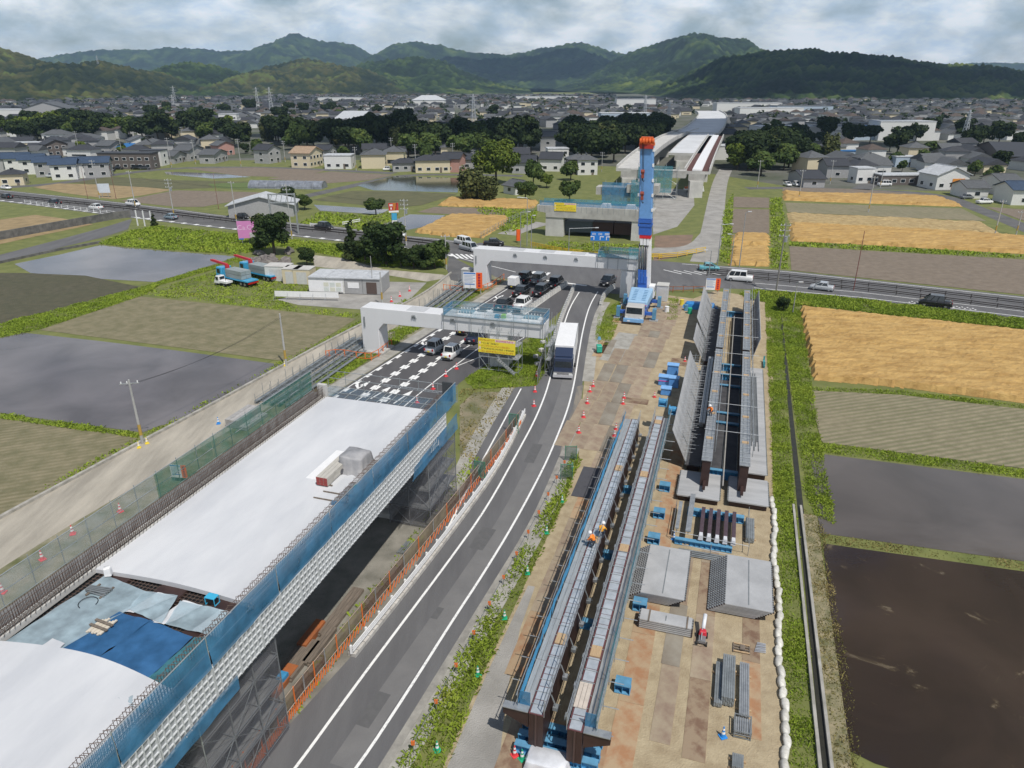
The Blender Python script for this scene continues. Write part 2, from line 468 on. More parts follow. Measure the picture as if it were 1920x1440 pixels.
# ---- fields
M_gold = pm('ripe_wheat', (.50, .325, .115), .9, 0, (.33, .195, .06), scale=.9, detail=9, bump=.9, bscale=7, stretch=(.33, (.35, 1.2, 1)))
M_gold2 = pm('ripe_wheat_pale', (.44, .33, .16), .9, 0, (.30, .21, .09), scale=.9, detail=9, bump=.9, bscale=7)
M_stub = pm('stubble', (.34, .25, .13), .95, 0, (.23, .17, .085), scale=.35, detail=8, bump=.5, bscale=5)
M_plow = pm('ploughed_earth', (.235, .19, .145), .95, 0, (.17, .135, .10), scale=.7, detail=8, bump=.6, bscale=4, wave=(1.28, .5, (.125, .10, .075), .5))
M_plant = pm('planted_earth', (.28, .24, .16), .95, 0, (.20, .172, .11), scale=.8, detail=8, bump=.6, bscale=4, wave=(1.28, .42, (.13, .135, .065), .7))
M_plant2 = pm('planted_earth_green', (.25, .215, .135), .95, 0, (.15, .14, .075), scale=.6, detail=8, bump=.6, bscale=4, wave=(1.2, .45, (.13, .12, .06), .5))
M_dark = pm('wet_earth', (.105, .09, .056), .85, 0, (.062, .056, .034), scale=.8, detail=8, bump=.7, bscale=4, wave=(1.2, .45, (.055, .065, .025), .6))
M_green = pm('young_rice', (.115, .165, .04), .9, 0, (.085, .115, .035), scale=.3, detail=8, bump=.5, bscale=5)
M_olive = pm('fallow_grass', (.125, .120, .055), .9, 0, (.085, .088, .04), scale=.3, detail=8, bump=.5, bscale=5)
def water_mat(name, mud, mud2, rough, scum=None):
 m = bpy.data.materials.new(name); m.use_nodes = True
 N = m.node_tree.nodes; L = m.node_tree.links; b = N['Principled BSDF']
 t = N.new('ShaderNodeTexCoord')
 nz = N.new('ShaderNodeTexNoise'); nz.inputs['Scale'].default_value = .12; nz.inputs['Detail'].default_value = 8; nz.inputs['Distortion'].default_value = .6
 L.new(t.outputs['Object'], nz.inputs['Vector'])
 rp = N.new('ShaderNodeValToRGB'); rp.color_ramp.elements[0].position = .35; rp.color_ramp.elements[1].position = .65
 rp.color_ramp.elements[0].color = (*mud2, 1); rp.color_ramp.elements[1].color = (*mud, 1)
 L.new(nz.outputs['Fac'], rp.inputs[0]); out = rp.outputs[0]
 b.inputs['Roughness'].default_value = rough; b.inputs['IOR'].default_value = 1.45
 if scum:
  sp = N.new('ShaderNodeTexNoise'); sp.inputs['Scale'].default_value = .10; sp.inputs['Detail'].default_value = 10; sp.inputs['Distortion'].default_value = 3.2; sp.inputs['Roughness'].default_value = .62
  mp = N.new('ShaderNodeMapping'); mp.inputs['Location'].default_value = scum[1]; L.new(t.outputs['Object'], mp.inputs[0]); L.new(mp.outputs[0], sp.inputs['Vector'])
  r2 = N.new('ShaderNodeValToRGB'); r2.color_ramp.elements[0].position = .60; r2.color_ramp.elements[1].position = .70
  L.new(sp.outputs['Fac'], r2.inputs[0])
  mx2 = N.new('ShaderNodeMix'); mx2.data_type = 'RGBA'; mx2.inputs[7].default_value = (*scum[0], 1)
  mm = N.new('ShaderNodeMath'); mm.operation = 'MULTIPLY'; mm.inputs[1].default_value = .75; L.new(r2.outputs[0], mm.inputs[0])
  L.new(mm.outputs[0], mx2.inputs[0]); L.new(out, mx2.inputs[6]); out = mx2.outputs[2]
  ma = N.new('ShaderNodeMath'); ma.operation = 'MULTIPLY_ADD'; ma.inputs[1].default_value = .5; ma.inputs[2].default_value = rough
  L.new(r2.outputs[0], ma.inputs[0]); L.new(ma.outputs[0], b.inputs['Roughness'])
 L.new(out, b.inputs['Base Color'])
 bz = N.new('ShaderNodeTexNoise'); bz.inputs['Scale'].default_value = 1.6; bz.inputs['Detail'].default_value = 3
 mpb = N.new('ShaderNodeMapping'); mpb.inputs['Scale'].default_value = (.5, 1.6, 1); L.new(t.outputs['Object'], mpb.inputs[0]); L.new(mpb.outputs[0], bz.inputs['Vector'])
 bp = N.new('ShaderNodeBump'); bp.inputs['Strength'].default_value = .10; bp.inputs['Distance'].default_value = .05
 L.new(bz.outputs['Fac'], bp.inputs['Height']); L.new(bp.outputs[0], b.inputs['Normal'])
 return m
M_wat = water_mat('paddy_water', (.15, .135, .135), (.095, .085, .083), .05)  # mud colour paled so that it carries part of the sky glare
M_wat_d = water_mat('muddy_paddy_water', (.052, .036, .028), (.030, .021, .017), .035, ((.15, .115, .065), (3, 22, 0)))
M_wat_p = water_mat('planted_paddy_water', (.115, .10, .09), (.078, .068, .06), .08)
M_wat_g = water_mat('green_paddy_water', (.06, .066, .035), (.035, .04, .022), .06)
def field(name, label, pts, mat, z=.03):
 return sheet(name, pts, mat, z, label)
FW = [
 ('paddy_field', 'flooded paddy reflecting the clouds beside the gravel road', [(44, 624), (190, 640), (335, 658), (528, 684), (430, 738), (330, 793), (300, 798), (268, 811), (130, 793), (0, 774), (-150, 752), (-260, 700), (-150, 670)], M_wat),
 ('paddy_field', 'flooded paddy below the highway bank, streaked with mud', [(27, 495), (110, 478), (187, 460), (300, 470), (445, 481), (380, 503), (290, 529), (170, 522), (57, 512)], M_wat),
 ('paddy_field', 'big brown flooded paddy with floating scum', [(1543, 1019), (1611, 1029), (1920, 1072), (2150, 1104), (2150, 1560), (1760, 1470), (1640, 1432), (1592, 1408), (1571, 1289)], M_wat_d),
 ('paddy_field', 'grey flooded paddy with young rows', [(1519, 849), (1920, 899), (2100, 922), (2100, 1078), (1920, 1053), (1537, 1000)], M_wat_p),
 ('paddy_field', 'flooded paddy in front of the old houses', [(670, 348), (740, 330), (862, 334), (858, 361), (700, 357)], M_wat_g),
 ('paddy_field', 'shallow puddled paddy behind the shop sign', [(682, 434), (768, 402), (835, 404), (800, 424), (752, 434)], M_wat),
 ('paddy_field', 'narrow flooded strip by the shed', [(588, 384), (730, 393), (712, 402), (600, 395)], M_wat),
 ('paddy_field', 'pools of standing water between ploughed plots', [(308, 322), (405, 325), (470, 332), (400, 335), (312, 327)], M_wat),
 ('field', 'planted field with faint rows by the gravel road', [(75, 619), (262, 556), (440, 574), (668, 598), (600, 640), (537, 678), (335, 652)], M_plant2),
 ('field', 'dark damp field beside the flooded paddy', [(-150, 512), (40, 512), (160, 517), (262, 538), (130, 574), (0, 608), (-150, 655)], M_dark),
 ('field', 'brown green field in the corner below the flooded paddy', [(-200, 762), (0, 785), (200, 812), (258, 822), (240, 838), (0, 966), (-200, 1070)], M_plant2),
 ('field', 'dry straw field behind the underpass road', [(-120, 430), (0, 412), (65, 403), (120, 410), (175, 421), (60, 445), (0, 458), (-120, 480)], M_stub),
 ('field', 'tan mown field by the new houses', [(62, 351), (110, 344), (240, 348), (324, 356), (270, 366), (212, 374), (120, 362)], M_stub),
 ('field', 'olive field behind the tan one', [(135, 343), (205, 331), (330, 338), (470, 341), (440, 351), (330, 355)], M_olive),
 ('field', 'brown ploughed plot with a roadside board', [(225, 377), (330, 357), (460, 360), (520, 362), (470, 372), (380, 388), (330, 388)], M_plow),
 ('field', 'brown ploughed plot beside the houses', [(350, 316), (480, 314), (610, 320), (560, 333), (450, 330)], M_plow),
 ('field', 'brown ploughed plot along the lane', [(500, 335), (620, 322), (740, 328), (690, 338), (600, 345)], M_plow),
 ('field', 'bright green plot by the greenhouse', [(390, 345), (490, 341), (492, 352), (470, 357), (400, 352)], M_green),
 ('field', 'pale green field beyond the shed', [(585, 375), (660, 358), (760, 359), (858, 364), (790, 385), (735, 390)], M_olive),
 ('field', 'brown strip between two wheat plots', [(782, 398), (815, 388), (960, 392), (945, 404), (845, 402)], M_plow),
 ('field', 'ploughed field across the highway', [(1480, 462), (1920, 487), (2200, 500), (2200, 592), (1920, 553), (1484, 507)], M_plow),
 ('field', 'grey green strip between wheat strips', [(1472, 380), (1803, 391), (1850, 415), (1477, 398)], M_plant),
 ('field', 'brown plot by the farm lane', [(1374, 392), (1442, 393), (1442, 438), (1371, 437)], M_plow),
 ('field', 'small brown plot at the end of the farm lane', [(1376, 369), (1442, 371), (1442, 390), (1375, 389)], M_plow),
 ('field', 'brown plot behind the first wheat strip', [(1468, 352), (1590, 354), (1760, 366), (1760, 369), (1467, 358)], M_plow),
 ('field', 'planted field with tracks below the wheat', [(1513, 732), (1687, 741), (1920, 768), (2100, 792), (2100, 902), (1920, 879), (1541, 830)], M_plant),
 ('field', 'brown plot along the lane on the edge of the plain', [(1848, 388), (1990, 398), (2100, 440), (1990, 440)], M_plow),
]
for i, (n, l, pts, m) in enumerate(FW):
 field(n, l, pxs(*pts), m, .026 + .0011 * i)
def crop_field(label, pts, mat, step, h, jit, name='wheat_field'):
 P = pxs(*pts)
 d = (P[1] - P[0]).normalized(); n = Vector((-d.y, d.x, 0))
 a = [(p.dot(d), p.dot(n)) for p in P]
 x0, x1 = min(q[0] for q in a), max(q[0] for q in a); y0, y1 = min(q[1] for q in a), max(q[1] for q in a)
 xs = np.arange(x0, x1 + step, step); ys = np.arange(y0, y1 + step, step)
 U, V = np.meshgrid(xs, ys)
 seed = len(label)
 U = U + (vnoise(U * 2.1, V * 2.3, seed) - .5) * step * .8; V = V + (vnoise(U * 2.7, V * 1.9, seed + 4) - .5) * step * .8
 lodge = np.clip((fbm(U / 9, V / 3, seed + 2, 4) - .53) * 5, 0, 1)
 Z = h * (1 - .38 * lodge) + (vnoise(U * 1.7, V * 1.7, seed + 8) - .5) * jit * 1.3 + (np.random.default_rng(seed).random(U.shape) - .5) * jit
 X = U * d.x + V * n.x; Y = U * d.y + V * n.y
 uc = (U[:-1, :-1] + U[1:, 1:]) / 2; vc = (V[:-1, :-1] + V[1:, 1:]) / 2
 keep = np.zeros(uc.shape, bool); poly = a
 xi = np.array([q[0] for q in poly]); yi = np.array([q[1] for q in poly])
 j = len(poly) - 1
 for i in range(len(poly)):
  cond = (yi[i] > vc) != (yi[j] > vc)
  with np.errstate(divide='ignore', invalid='ignore'):
   xc = (xi[j] - xi[i]) * (vc - yi[i]) / (yi[j] - yi[i] + 1e-9) + xi[i]
  keep ^= cond & (uc < xc); j = i
 kp = np.pad(keep, 1)
 touch = kp[:-1, :-1].astype(int) + kp[1:, :-1] + kp[:-1, 1:] + kp[1:, 1:]
 edge = (touch > 0) & (touch < 4)
 Z = np.where(edge, .02, Z)
 return struct(grid_mesh(name, X, Y, Z, mat, keep=keep, smooth=False), label)
crop_field('golden wheat field beside the highway with lodged patches', [(1500, 580), (1920, 626), (2150, 652), (2150, 790), (1920, 756), (1687, 727), (1524, 713), (1512, 650)], M_gold, .36, .8, .11)
crop_field('long golden wheat strip across the highway', [(1480, 420), (1880, 441), (1990, 455), (1990, 482), (1920, 477), (1613, 459), (1483, 452)], M_gold, .7, .8, .13)
crop_field('golden wheat strip at the far end of the plots', [(1467, 360), (1760, 370), (1806, 388), (1470, 376)], M_gold, .9, .8, .15)
crop_field('pale half cut wheat strip', [(1477, 400), (1843, 417), (1872, 438), (1480, 418)], M_gold2, 1.0, .45, .14)
crop_field('small wheat plot by the farm lane, next to the highway', [(1372, 466), (1442, 466), (1442, 500), (1366, 498)], M_gold, .7, .8, .13)
crop_field('small wheat plot by the farm lane, second from the highway', [(1375, 440), (1443, 441), (1443, 461), (1372, 461)], M_gold, .8, .8, .14)
crop_field('golden wheat block behind the lamp posts', [(775, 436), (845, 404), (955, 408), (950, 418), (905, 447), (840, 444)], M_gold, .8, .8, .14)
crop_field('golden wheat strip in front of the bamboo clump', [(820, 386), (845, 371), (1010, 378), (1000, 391), (940, 391)], M_gold, .9, .8, .14)
# ---- roads
M_asph = pm('asphalt', (.140, .139, .141), .88, 0, (.104, .103, .107), scale=.35, detail=9, bump=.35, bscale=18, stretch=(-.35, (1.6, .25, 1)))
M_asph_n = pm('fresh_asphalt', (.098, .095, .098), .88, 0, (.074, .072, .076), scale=.35, detail=9, bump=.35, bscale=18, stretch=(-.35, (1.6, .25, 1)))
M_asph_w = pm('worn_asphalt', (.135, .132, .130), .9, 0, (.090, .089, .090), scale=.3, detail=9, bump=.35, bscale=16)
M_patch = pm('asphalt_patch', (.175, .172, .170), .85, 0, (.150, .148, .148), scale=.6, detail=9, bump=.3, bscale=18)
M_pconc = pm('worn_concrete', (.40, .385, .35), .9, 0, (.25, .24, .21), scale=.7, detail=8, bump=.4, bscale=8)
M_gravel = pm('gravel', (.46, .42, .35), .95, 0, (.30, .275, .23), scale=.4, detail=10, bump=.8, bscale=12, stretch=(-.5, (1.5, .3, 1)))
M_gravel_g = pm('grey_gravel', (.37, .355, .33), .95, 0, (.25, .24, .22), scale=.3, detail=10, bump=.8, bscale=12)
M_dirt = pm('sandy_dirt', (.44, .365, .24), .95, 0, (.29, .225, .14), scale=.9, detail=12, lo=.3, hi=.68, bump=.7, bscale=9)
M_dirt_d = pm('dry_dirt', (.24, .20, .14), .95, 0, (.12, .12, .06), scale=.5, detail=9, bump=.7, bscale=9)
M_line = pm('road_paint', (.80, .80, .78), .7, 0, (.42, .42, .42), scale=5, detail=10, lo=.30, hi=.46)
M_gpav = pm('grassy_gravel', (.29, .265, .19), .95, 0, (.11, .12, .045), scale=.45, detail=10, bump=.7, bscale=9)
def road_d(line, p):
 i = min(range(len(line) - 1), key=lambda k: (line[k] - p).length); return (line[i + 1] - line[i]).normalized()
LL = smooth_line(pxs((490, 1520), (555, 1440), (659, 1296), (760, 1161), (838, 1057), (913, 953), (975, 840), (1003, 788), (1022, 742), (1032, 708), (1045, 655), (1056, 613), (1069, 575), (1086, 548)))
RL = smooth_line(pxs((603, 1520), (670, 1440), (760, 1304), (851, 1160), (904, 1080), (964, 982), (1020, 877), (1045, 818), (1065, 767), (1077, 718), (1085, 665), (1092, 623), (1102, 583), (1111, 563), (1121, 547)))
sheet('main_road', pxs((400, 1560), (640, 1560), (711, 1440), (884, 1160), (989, 991), (1022, 920), (1052, 850), (1066, 818), (1082, 773), (1093, 715), (1107, 620), (1118, 583), (1150, 540), (1160, 505), (1060, 505), (1072, 545), (1060, 575), (1045, 612), (1030, 650), (1008, 722), (965, 727), (925, 793), (880, 878), (866, 930), (800, 1030), (655, 1235), (560, 1340), (470, 1440)), M_asph, .022)
mp_ = MB(); ribbon(mp_, LL[6:40], 1.55, 3.0, .0262); mp_.obj('resurfaced_strip', M_patch)['kind'] = 'structure'
ml = MB(); ribbon(ml, LL, -.09, .09, .0305); ribbon(ml, RL, -.09, .09, .0305)
ribbon(ml, smooth_line(pxs((830, 1010), (887, 896), (935, 808), (977, 729))), -.08, .08, .0305)
ml.obj('lane_lines', M_line)['kind'] = 'structure'
gut = smooth_line(pxs((660, 1520), (711, 1440), (884, 1160), (989, 991), (1022, 920), (1052, 850), (1066, 818), (1082, 773)))
mg = MB(); ribbon(mg, gut, -.05, .45, .030); mg.obj('gutter', pm('gutter_concrete', (.34, .325, .29), .9, 0, (.22, .21, .19), scale=1.2, detail=8))['kind'] = 'structure'
mg = MB(); ribbon(mg, gut[:28], .45, 1.6, .020); mg.obj('verge_slab', M_pconc)['kind'] = 'structure'
mg = MB(); ribbon(mg, smooth_line(pxs((1093, 715), (1107, 620), (1118, 583), (1130, 566))), -.1, 1.3, .034); mg.obj('verge_slab', M_pconc)['kind'] = 'structure'
mg = MB(); ribbon(mg, smooth_line(pxs((868, 930), (880, 880), (925, 793), (966, 727))), -1.5, .0, .019); mg.obj('verge_slab', M_pconc)['kind'] = 'structure'
sheet('approach_road', pxs((580, 775), (632, 735), (754, 658), (832, 607), (897, 571), (946, 540), (985, 512), (1075, 512), (1073, 540), (1050, 585), (1015, 615), (993, 629), (970, 646), (884, 702), (862, 718), (800, 772)), M_asph_n, .018)
E0 = smooth_line(pxs((570, 782), (634, 738), (756, 661), (834, 611), (899, 575), (948, 544), (975, 526)))
E1 = smooth_line(pxs((610, 795), (675, 747), (794, 664), (856, 621), (938, 570), (1000, 526)))
E2 = smooth_line(pxs((650, 805), (717, 752), (825, 672), (878, 635), (975, 575), (1035, 530)))
E3 = smooth_line(pxs((700, 815), (761, 758), (856, 683), (970, 600), (1062, 536)))
ml = MB()
for E in (E0, E1, E2, E3): ribbon(ml, E, -.075, .075, .0265)
ribbon(ml, smooth_line(pxs((848, 690), (970, 642), (995, 623))), -.07, .07, .0265)
ml.obj('lane_lines', M_line)['kind'] = 'structure'
mt = MB()
for E, w0, w1 in ((E0, .1, .48), (E1, -.48, -.1), (E1, .1, .48), (E2, -.48, -.1), (E2, .1, .48)):
 ph = 0 if w0 > 0 else .0
 for p, d in along(resample(E, .5), 2.4, 0.4):
  if p.y > 112: break
  nx = Vector((d.y, -d.x, 0)); q = p + d * 1.15
  a, b, c, e = p + nx * w0, p + nx * w1, q + nx * w1, q + nx * w0
  mt.face([(k.x, k.y, .0268) for k in (a, b, c, e)])
mt.obj('deceleration_marks', M_line)['kind'] = 'structure'
def arrow(p, d, L=4.2, turn=0):
 nx = Vector((d.y, -d.x, 0)); m = MB()
 def q(a, b): v = p + d * a + nx * b; return (v.x, v.y, .0275)
 m.face([q(0, -.09), q(0, .09), q(L * .62, .09), q(L * .62, -.09)])
 m.face([q(L * .6, -.42), q(L * .6, .42), q(L, 0)])
 if turn: m.face([q(L * .35, .0), q(L * .45, turn * .1), q(L * .72, turn * .95), q(L * .55, turn * .95)])
 m.obj('arrow_marking', M_line)['kind'] = 'structure'
for (u, v, u2, v2, t) in ((785, 655, 806, 641, -1), (822, 660, 843, 646, 0), (864, 658, 880, 648, 0), (656, 738, 686, 720, -1), (695, 748, 724, 731, 0), (738, 757, 766, 738, 0), (925, 565, 940, 556, -1), (958, 572, 972, 562, 0)):
 a, b = gp(u, v), gp(u2, v2); arrow(a, (b - a).normalized(), turn=t)
mg = MB(); ribbon(mg, E0, -2.3, -.55, .030); mg.obj('verge_slab', M_pconc)['kind'] = 'structure'
HN = smooth_line(pxs((-160, 360), (-60, 371), (47, 383), (237, 408), (450, 433), (640, 453), (815, 474), (880, 492), (960, 512)), 1)
HF = smooth_line(pxs((-160, 338), (0, 356), (160, 372), (325, 391), (425, 405), (560, 419), (645, 426), (740, 440), (852, 450), (960, 470)), 1)
HN2 = pxs((1180, 546), (1250, 546), (1330, 540), (1413, 543), (1613, 561), (1920, 598), (2200, 634)); HF2 = pxs((960, 462), (1100, 478), (1280, 493), (1480, 508), (1680, 530), (1920, 556), (2200, 588))
sheet('highway', HN + HF[::-1], M_asph_w, .0145)
sheet('highway', [gp(930, 520), gp(1060, 540), gp(1160, 552)] + HN2 + HF2[::-1] + [gp(900, 455), gp(850, 470)], M_asph, .0265)
ml = MB()
ribbon(ml, offset(HN, -1.0), -.1, .1, .034); ribbon(ml, offset(HF, 1.0), -.1, .1, .034)
h2n = HN2[3:]; h2f = HF2[2:]
ribbon(ml, offset(h2n, -1.2), -.1, .1, .036); ribbon(ml, offset(h2n, -4.6), -.09, .09, .036); ribbon(ml, offset(h2f, 1.0), -.1, .1, .036)
for E, o in ((HN, -.55),):
 for p, d in along(resample(E, 1), 4.5):
  nx = Vector((d.y, -d.x, 0))
  if p.x > -12: continue
  a = p + nx * o
  ml.face([(k.x, k.y, .035) for k in (a, a + d * 1.3 - nx * .0, a + d * 1.3 - nx * 1.1, a - nx * 1.1)])
for i in range(5):
 u = 1244 + i * 19; a, b = gp(u, 506 + i * .9), gp(u + 34, 514 + i * .55)
 d = (b - a).normalized(); nx = Vector((d.y, -d.x, 0)) * .13
 ml.face([(k.x, k.y, .036) for k in (a - nx, a + nx, b + nx, b - nx)])
for i in range(6):
 u = 846 + i * 9.0; a, b = gp(u, 476 + i * .4), gp(u + 13, 485 + i * .2)
 d = (b - a).normalized(); nx = Vector((d.y, -d.x, 0)) * .25
 ml.face([(k.x, k.y, .036) for k in (a - nx, a + nx, b + nx, b - nx)])
for i in range(4):
 a, b = gp(990 + i * 9, 519 + i * .8), gp(1003 + i * 9, 509 + i * .8)
 d = (b - a).normalized(); nx = Vector((d.y, -d.x, 0)) * .3
 ml.face([(k.x, k.y, .036) for k in (a - nx, a + nx, b + nx, b - nx)])
a, b = gp(1018, 525), gp(1100, 536); d = (b - a).normalized(); nx = Vector((d.y, -d.x, 0)) * .3
ml.face([(k.x, k.y, .036) for k in (a - nx, a + nx, b + nx, b - nx)])
ml.obj('highway_markings', M_line)['kind'] = 'structure'
md = MB()
for i in range(3):
 for j in range(9):
  p = gp(1705 + i * 42 + j * 5.0, 565 + i * 4.6 + j * .62 + (0 if j % 2 else 2))
  md.face([(p.x - .13, p.y - .16, .0365), (p.x + .13, p.y - .16, .0365), (p.x + .13, p.y + .16, .0365), (p.x - .13, p.y + .16, .0365)])
md.obj('speed_marks', M_line)['kind'] = 'structure'
sheet('side_road', pxs((842, 478), (905, 512), (890, 520), (868, 530), (845, 525), (838, 505)), M_asph_w, .0185)
def lane(name, pts, w, mat, z=.021):
 m = MB(); ribbon(m, smooth_line(pxs(*pts)), -w / 2, w / 2, z); o = m.obj(name, mat); o['kind'] = 'structure'; return o
lane('farm_lane', [(1318, 492), (1326, 470), (1334, 440), (1340, 400), (1346, 360), (1352, 335), (1362, 316)], 5.2, M_gravel_g)
lane('field_lane', [(555, 372), (690, 342), (760, 327), (900, 328), (980, 330)], 5, M_asph_w)
lane('field_lane', [(0, 352), (110, 345), (200, 329), (330, 314), (500, 314), (640, 320), (740, 325)], 6, M_asph_w)
lane('field_lane', [(1400, 353), (1500, 352), (1600, 356), (1760, 363), (1830, 390), (1930, 430), (2000, 462)], 5.5, M_asph_w)
lane('field_lane', [(1612, 356), (1640, 340), (1660, 326)], 6, M_asph_w)
lane('field_lane', [(950, 440), (990, 425), (1020, 418)], 5, M_gravel_g)
lane('ramp_road', [(1215, 470), (1280, 470), (1318, 462), (1336, 440)], 6, M_gravel_g, .024)
sheet('gravel_pad', pxs((1228, 352), (1300, 356), (1302, 385), (1270, 425), (1225, 440), (1222, 390)), M_gravel_g, .017)
sheet('steel_plate_pad', pxs((1228, 442), (1300, 440), (1290, 478), (1225, 490)), pm('rusty_plate_ground', (.24, .16, .11), .85, 0, (.17, .12, .085), scale=.4, detail=8), .0195)
GK = smooth_line(pxs((-260, 1120), (0, 972), (120, 908), (250, 838), (335, 793), (430, 742), (535, 684), (620, 638), (700, 598), (760, 570), (805, 545), (846, 512)))
gvl = [p for p in GK]
m = MB(); ribbon(m, gvl, 0, 6.4, .0135); m.obj('gravel_road', M_gravel)['kind'] = 'structure'
m = MB(); ribbon(m, gvl, 6.4, 11.5, .0115); m.obj('gravel_shoulder', M_gpav)['kind'] = 'structure'
mk = MB()
for a, b in zip(gvl[:-1], gvl[1:]):
 mk.bar(a + Vector((0, 0, .12)), b + Vector((0, 0, .12)), .32, .28)
mk.obj('kerb', pm('kerb_concrete', (.42, .40, .36), .9, 0, (.26, .25, .22), scale=1.5, detail=7))['kind'] = 'structure'
sheet('yard_gravel', pxs((520, 562), (600, 540), (720, 528), (800, 530), (770, 560), (740, 585), (560, 572)), M_gravel_g, .0145)
sheet('spoil_ground', pxs((585, 478), (640, 484), (720, 505), (830, 515), (846, 520), (800, 528), (720, 515), (640, 505), (590, 500)), M_gravel, .0155)
sheet('median_dirt', pxs((862, 760), (890, 735), (960, 735), (925, 790), (880, 860), (862, 870)), pm('median_dirt', (.27, .225, .155), .95, 0, (.12, .125, .055), scale=.4, detail=9, bump=.6, bscale=8), .0125)
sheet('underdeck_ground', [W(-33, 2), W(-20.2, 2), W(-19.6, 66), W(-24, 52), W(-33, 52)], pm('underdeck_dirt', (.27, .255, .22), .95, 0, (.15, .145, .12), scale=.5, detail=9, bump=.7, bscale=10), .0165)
yard = sheet('works_yard', pxs((700, 1560), (830, 1440), (905, 1265), (985, 1095), (1060, 935), (1085, 865), (1086, 830), (1090, 770), (1098, 690), (1118, 640), (1150, 605), (1165, 560), (1240, 552), (1300, 560), (1340, 545), (1440, 560), (1452, 640), (1447, 820), (1450, 940), (1462, 1180), (1470, 1440), (1480, 1560)), M_dirt, .0105)
sheet('haul_track', pxs((800, 1500), (838, 1440), (912, 1265), (990, 1098), (1003, 1100), (975, 1180), (950, 1300), (935, 1440), (925, 1500)), M_gravel_g, .0118)
M_dust = pm('dusty_asphalt', (.27, .235, .185), .92, 0, (.13, .127, .125), scale=.8, detail=11, lo=.36, hi=.68, bump=.3, bscale=14, stretch=(-.45, (1.8, .3, 1)))
sheet('dusty_entrance', pxs((1050, 850), (1062, 800), (1074, 765), (1082, 725), (1094, 722), (1088, 760), (1082, 776), (1066, 820), (1054, 848)), M_dust, .0262)
for u, v, w, L in ((700, 1330, .9, 2.6), (905, 1010, 1.2, 3.0), (1000, 850, 1.0, 4.0), (820, 1150, .5, 1.2), (1060, 640, 1.1, 4.0)):
 d = road_d(LL, gp(u, v)); m = MB(); m.bx(-w / 2, w / 2, -L / 2, L / 2, 0, .001); struct(m.obj('road_patch', pm('tar_patch', (.118, .117, .118), .85, 0, (.098, .098, .10), scale=2), loc=gp(u, v) + Vector((0, 0, .0268)), rz=math.atan2(-d.x, d.y)))
DN = [W(8.0, 20), W(8.05, 45), W(8.2, 60)]
m = MB()
for a, b in ((W(8.35, 20), W(8.35, 58)), (W(7.75, 20), W(7.75, 58))): m.bar(a + Vector((0, 0, .10)), b + Vector((0, 0, .10)), .18, .34)
m.obj('channel_wall', M_pconc)['kind'] = 'structure'
m = MB(); m.face([W(7.8, 20, .03), W(8.3, 20, .03), W(8.6, 58, .03), W(9.0, 128, .03), W(8.75, 128, .03), W(8.1, 58, .03)])
m.obj('ditch_bed', pm('ditch_mud', (.035, .033, .022), .5, 0, (.02, .02, .014), scale=2))['kind'] = 'structure'
m = MB(); m.face([W(8.45, 20, .031), W(9.35, 20, .031), W(9.6, 57, .031), W(8.45, 57, .031)]); m.obj('ditch_bank', pm('dry_bank', (.30, .255, .16), .95, 0, (.13, .13, .06), scale=1.4, detail=8, bump=.6, bscale=9))['kind'] = 'structure'
m = MB()
sa = pxs((-140, 510), (0, 478), (120, 447), (200, 425), (248, 410)); sb = pxs((-140, 520), (0, 490), (110, 465), (190, 446), (240, 430))
sheet('underpass_road', sa + sb[::-1], M_asph, .034)
for line, h, y in ((pxs((-140, 486), (0, 450), (120, 428), (215, 411), (246, 407)), 1.9, 0), (pxs((-140, 526), (0, 494), (105, 471), (188, 456)), .5, 0)):
 for a, b in zip(line[:-1], line[1:]):
  n = max(1, int((b - a).length / 3.0))
  for i in range(n):
   p, q = a.lerp(b, i / n), a.lerp(b, (i + .985) / n)
   m.bar(p + Vector((0, 0, h / 2)), q + Vector((0, 0, h / 2)), .35, h)
rw = m.obj('retaining_wall', pm('dark_concrete', (.17, .165, .155), .9, 0, (.085, .083, .08), scale=.8, detail=8, bump=.5, bscale=4)); rw['kind'] = 'structure'
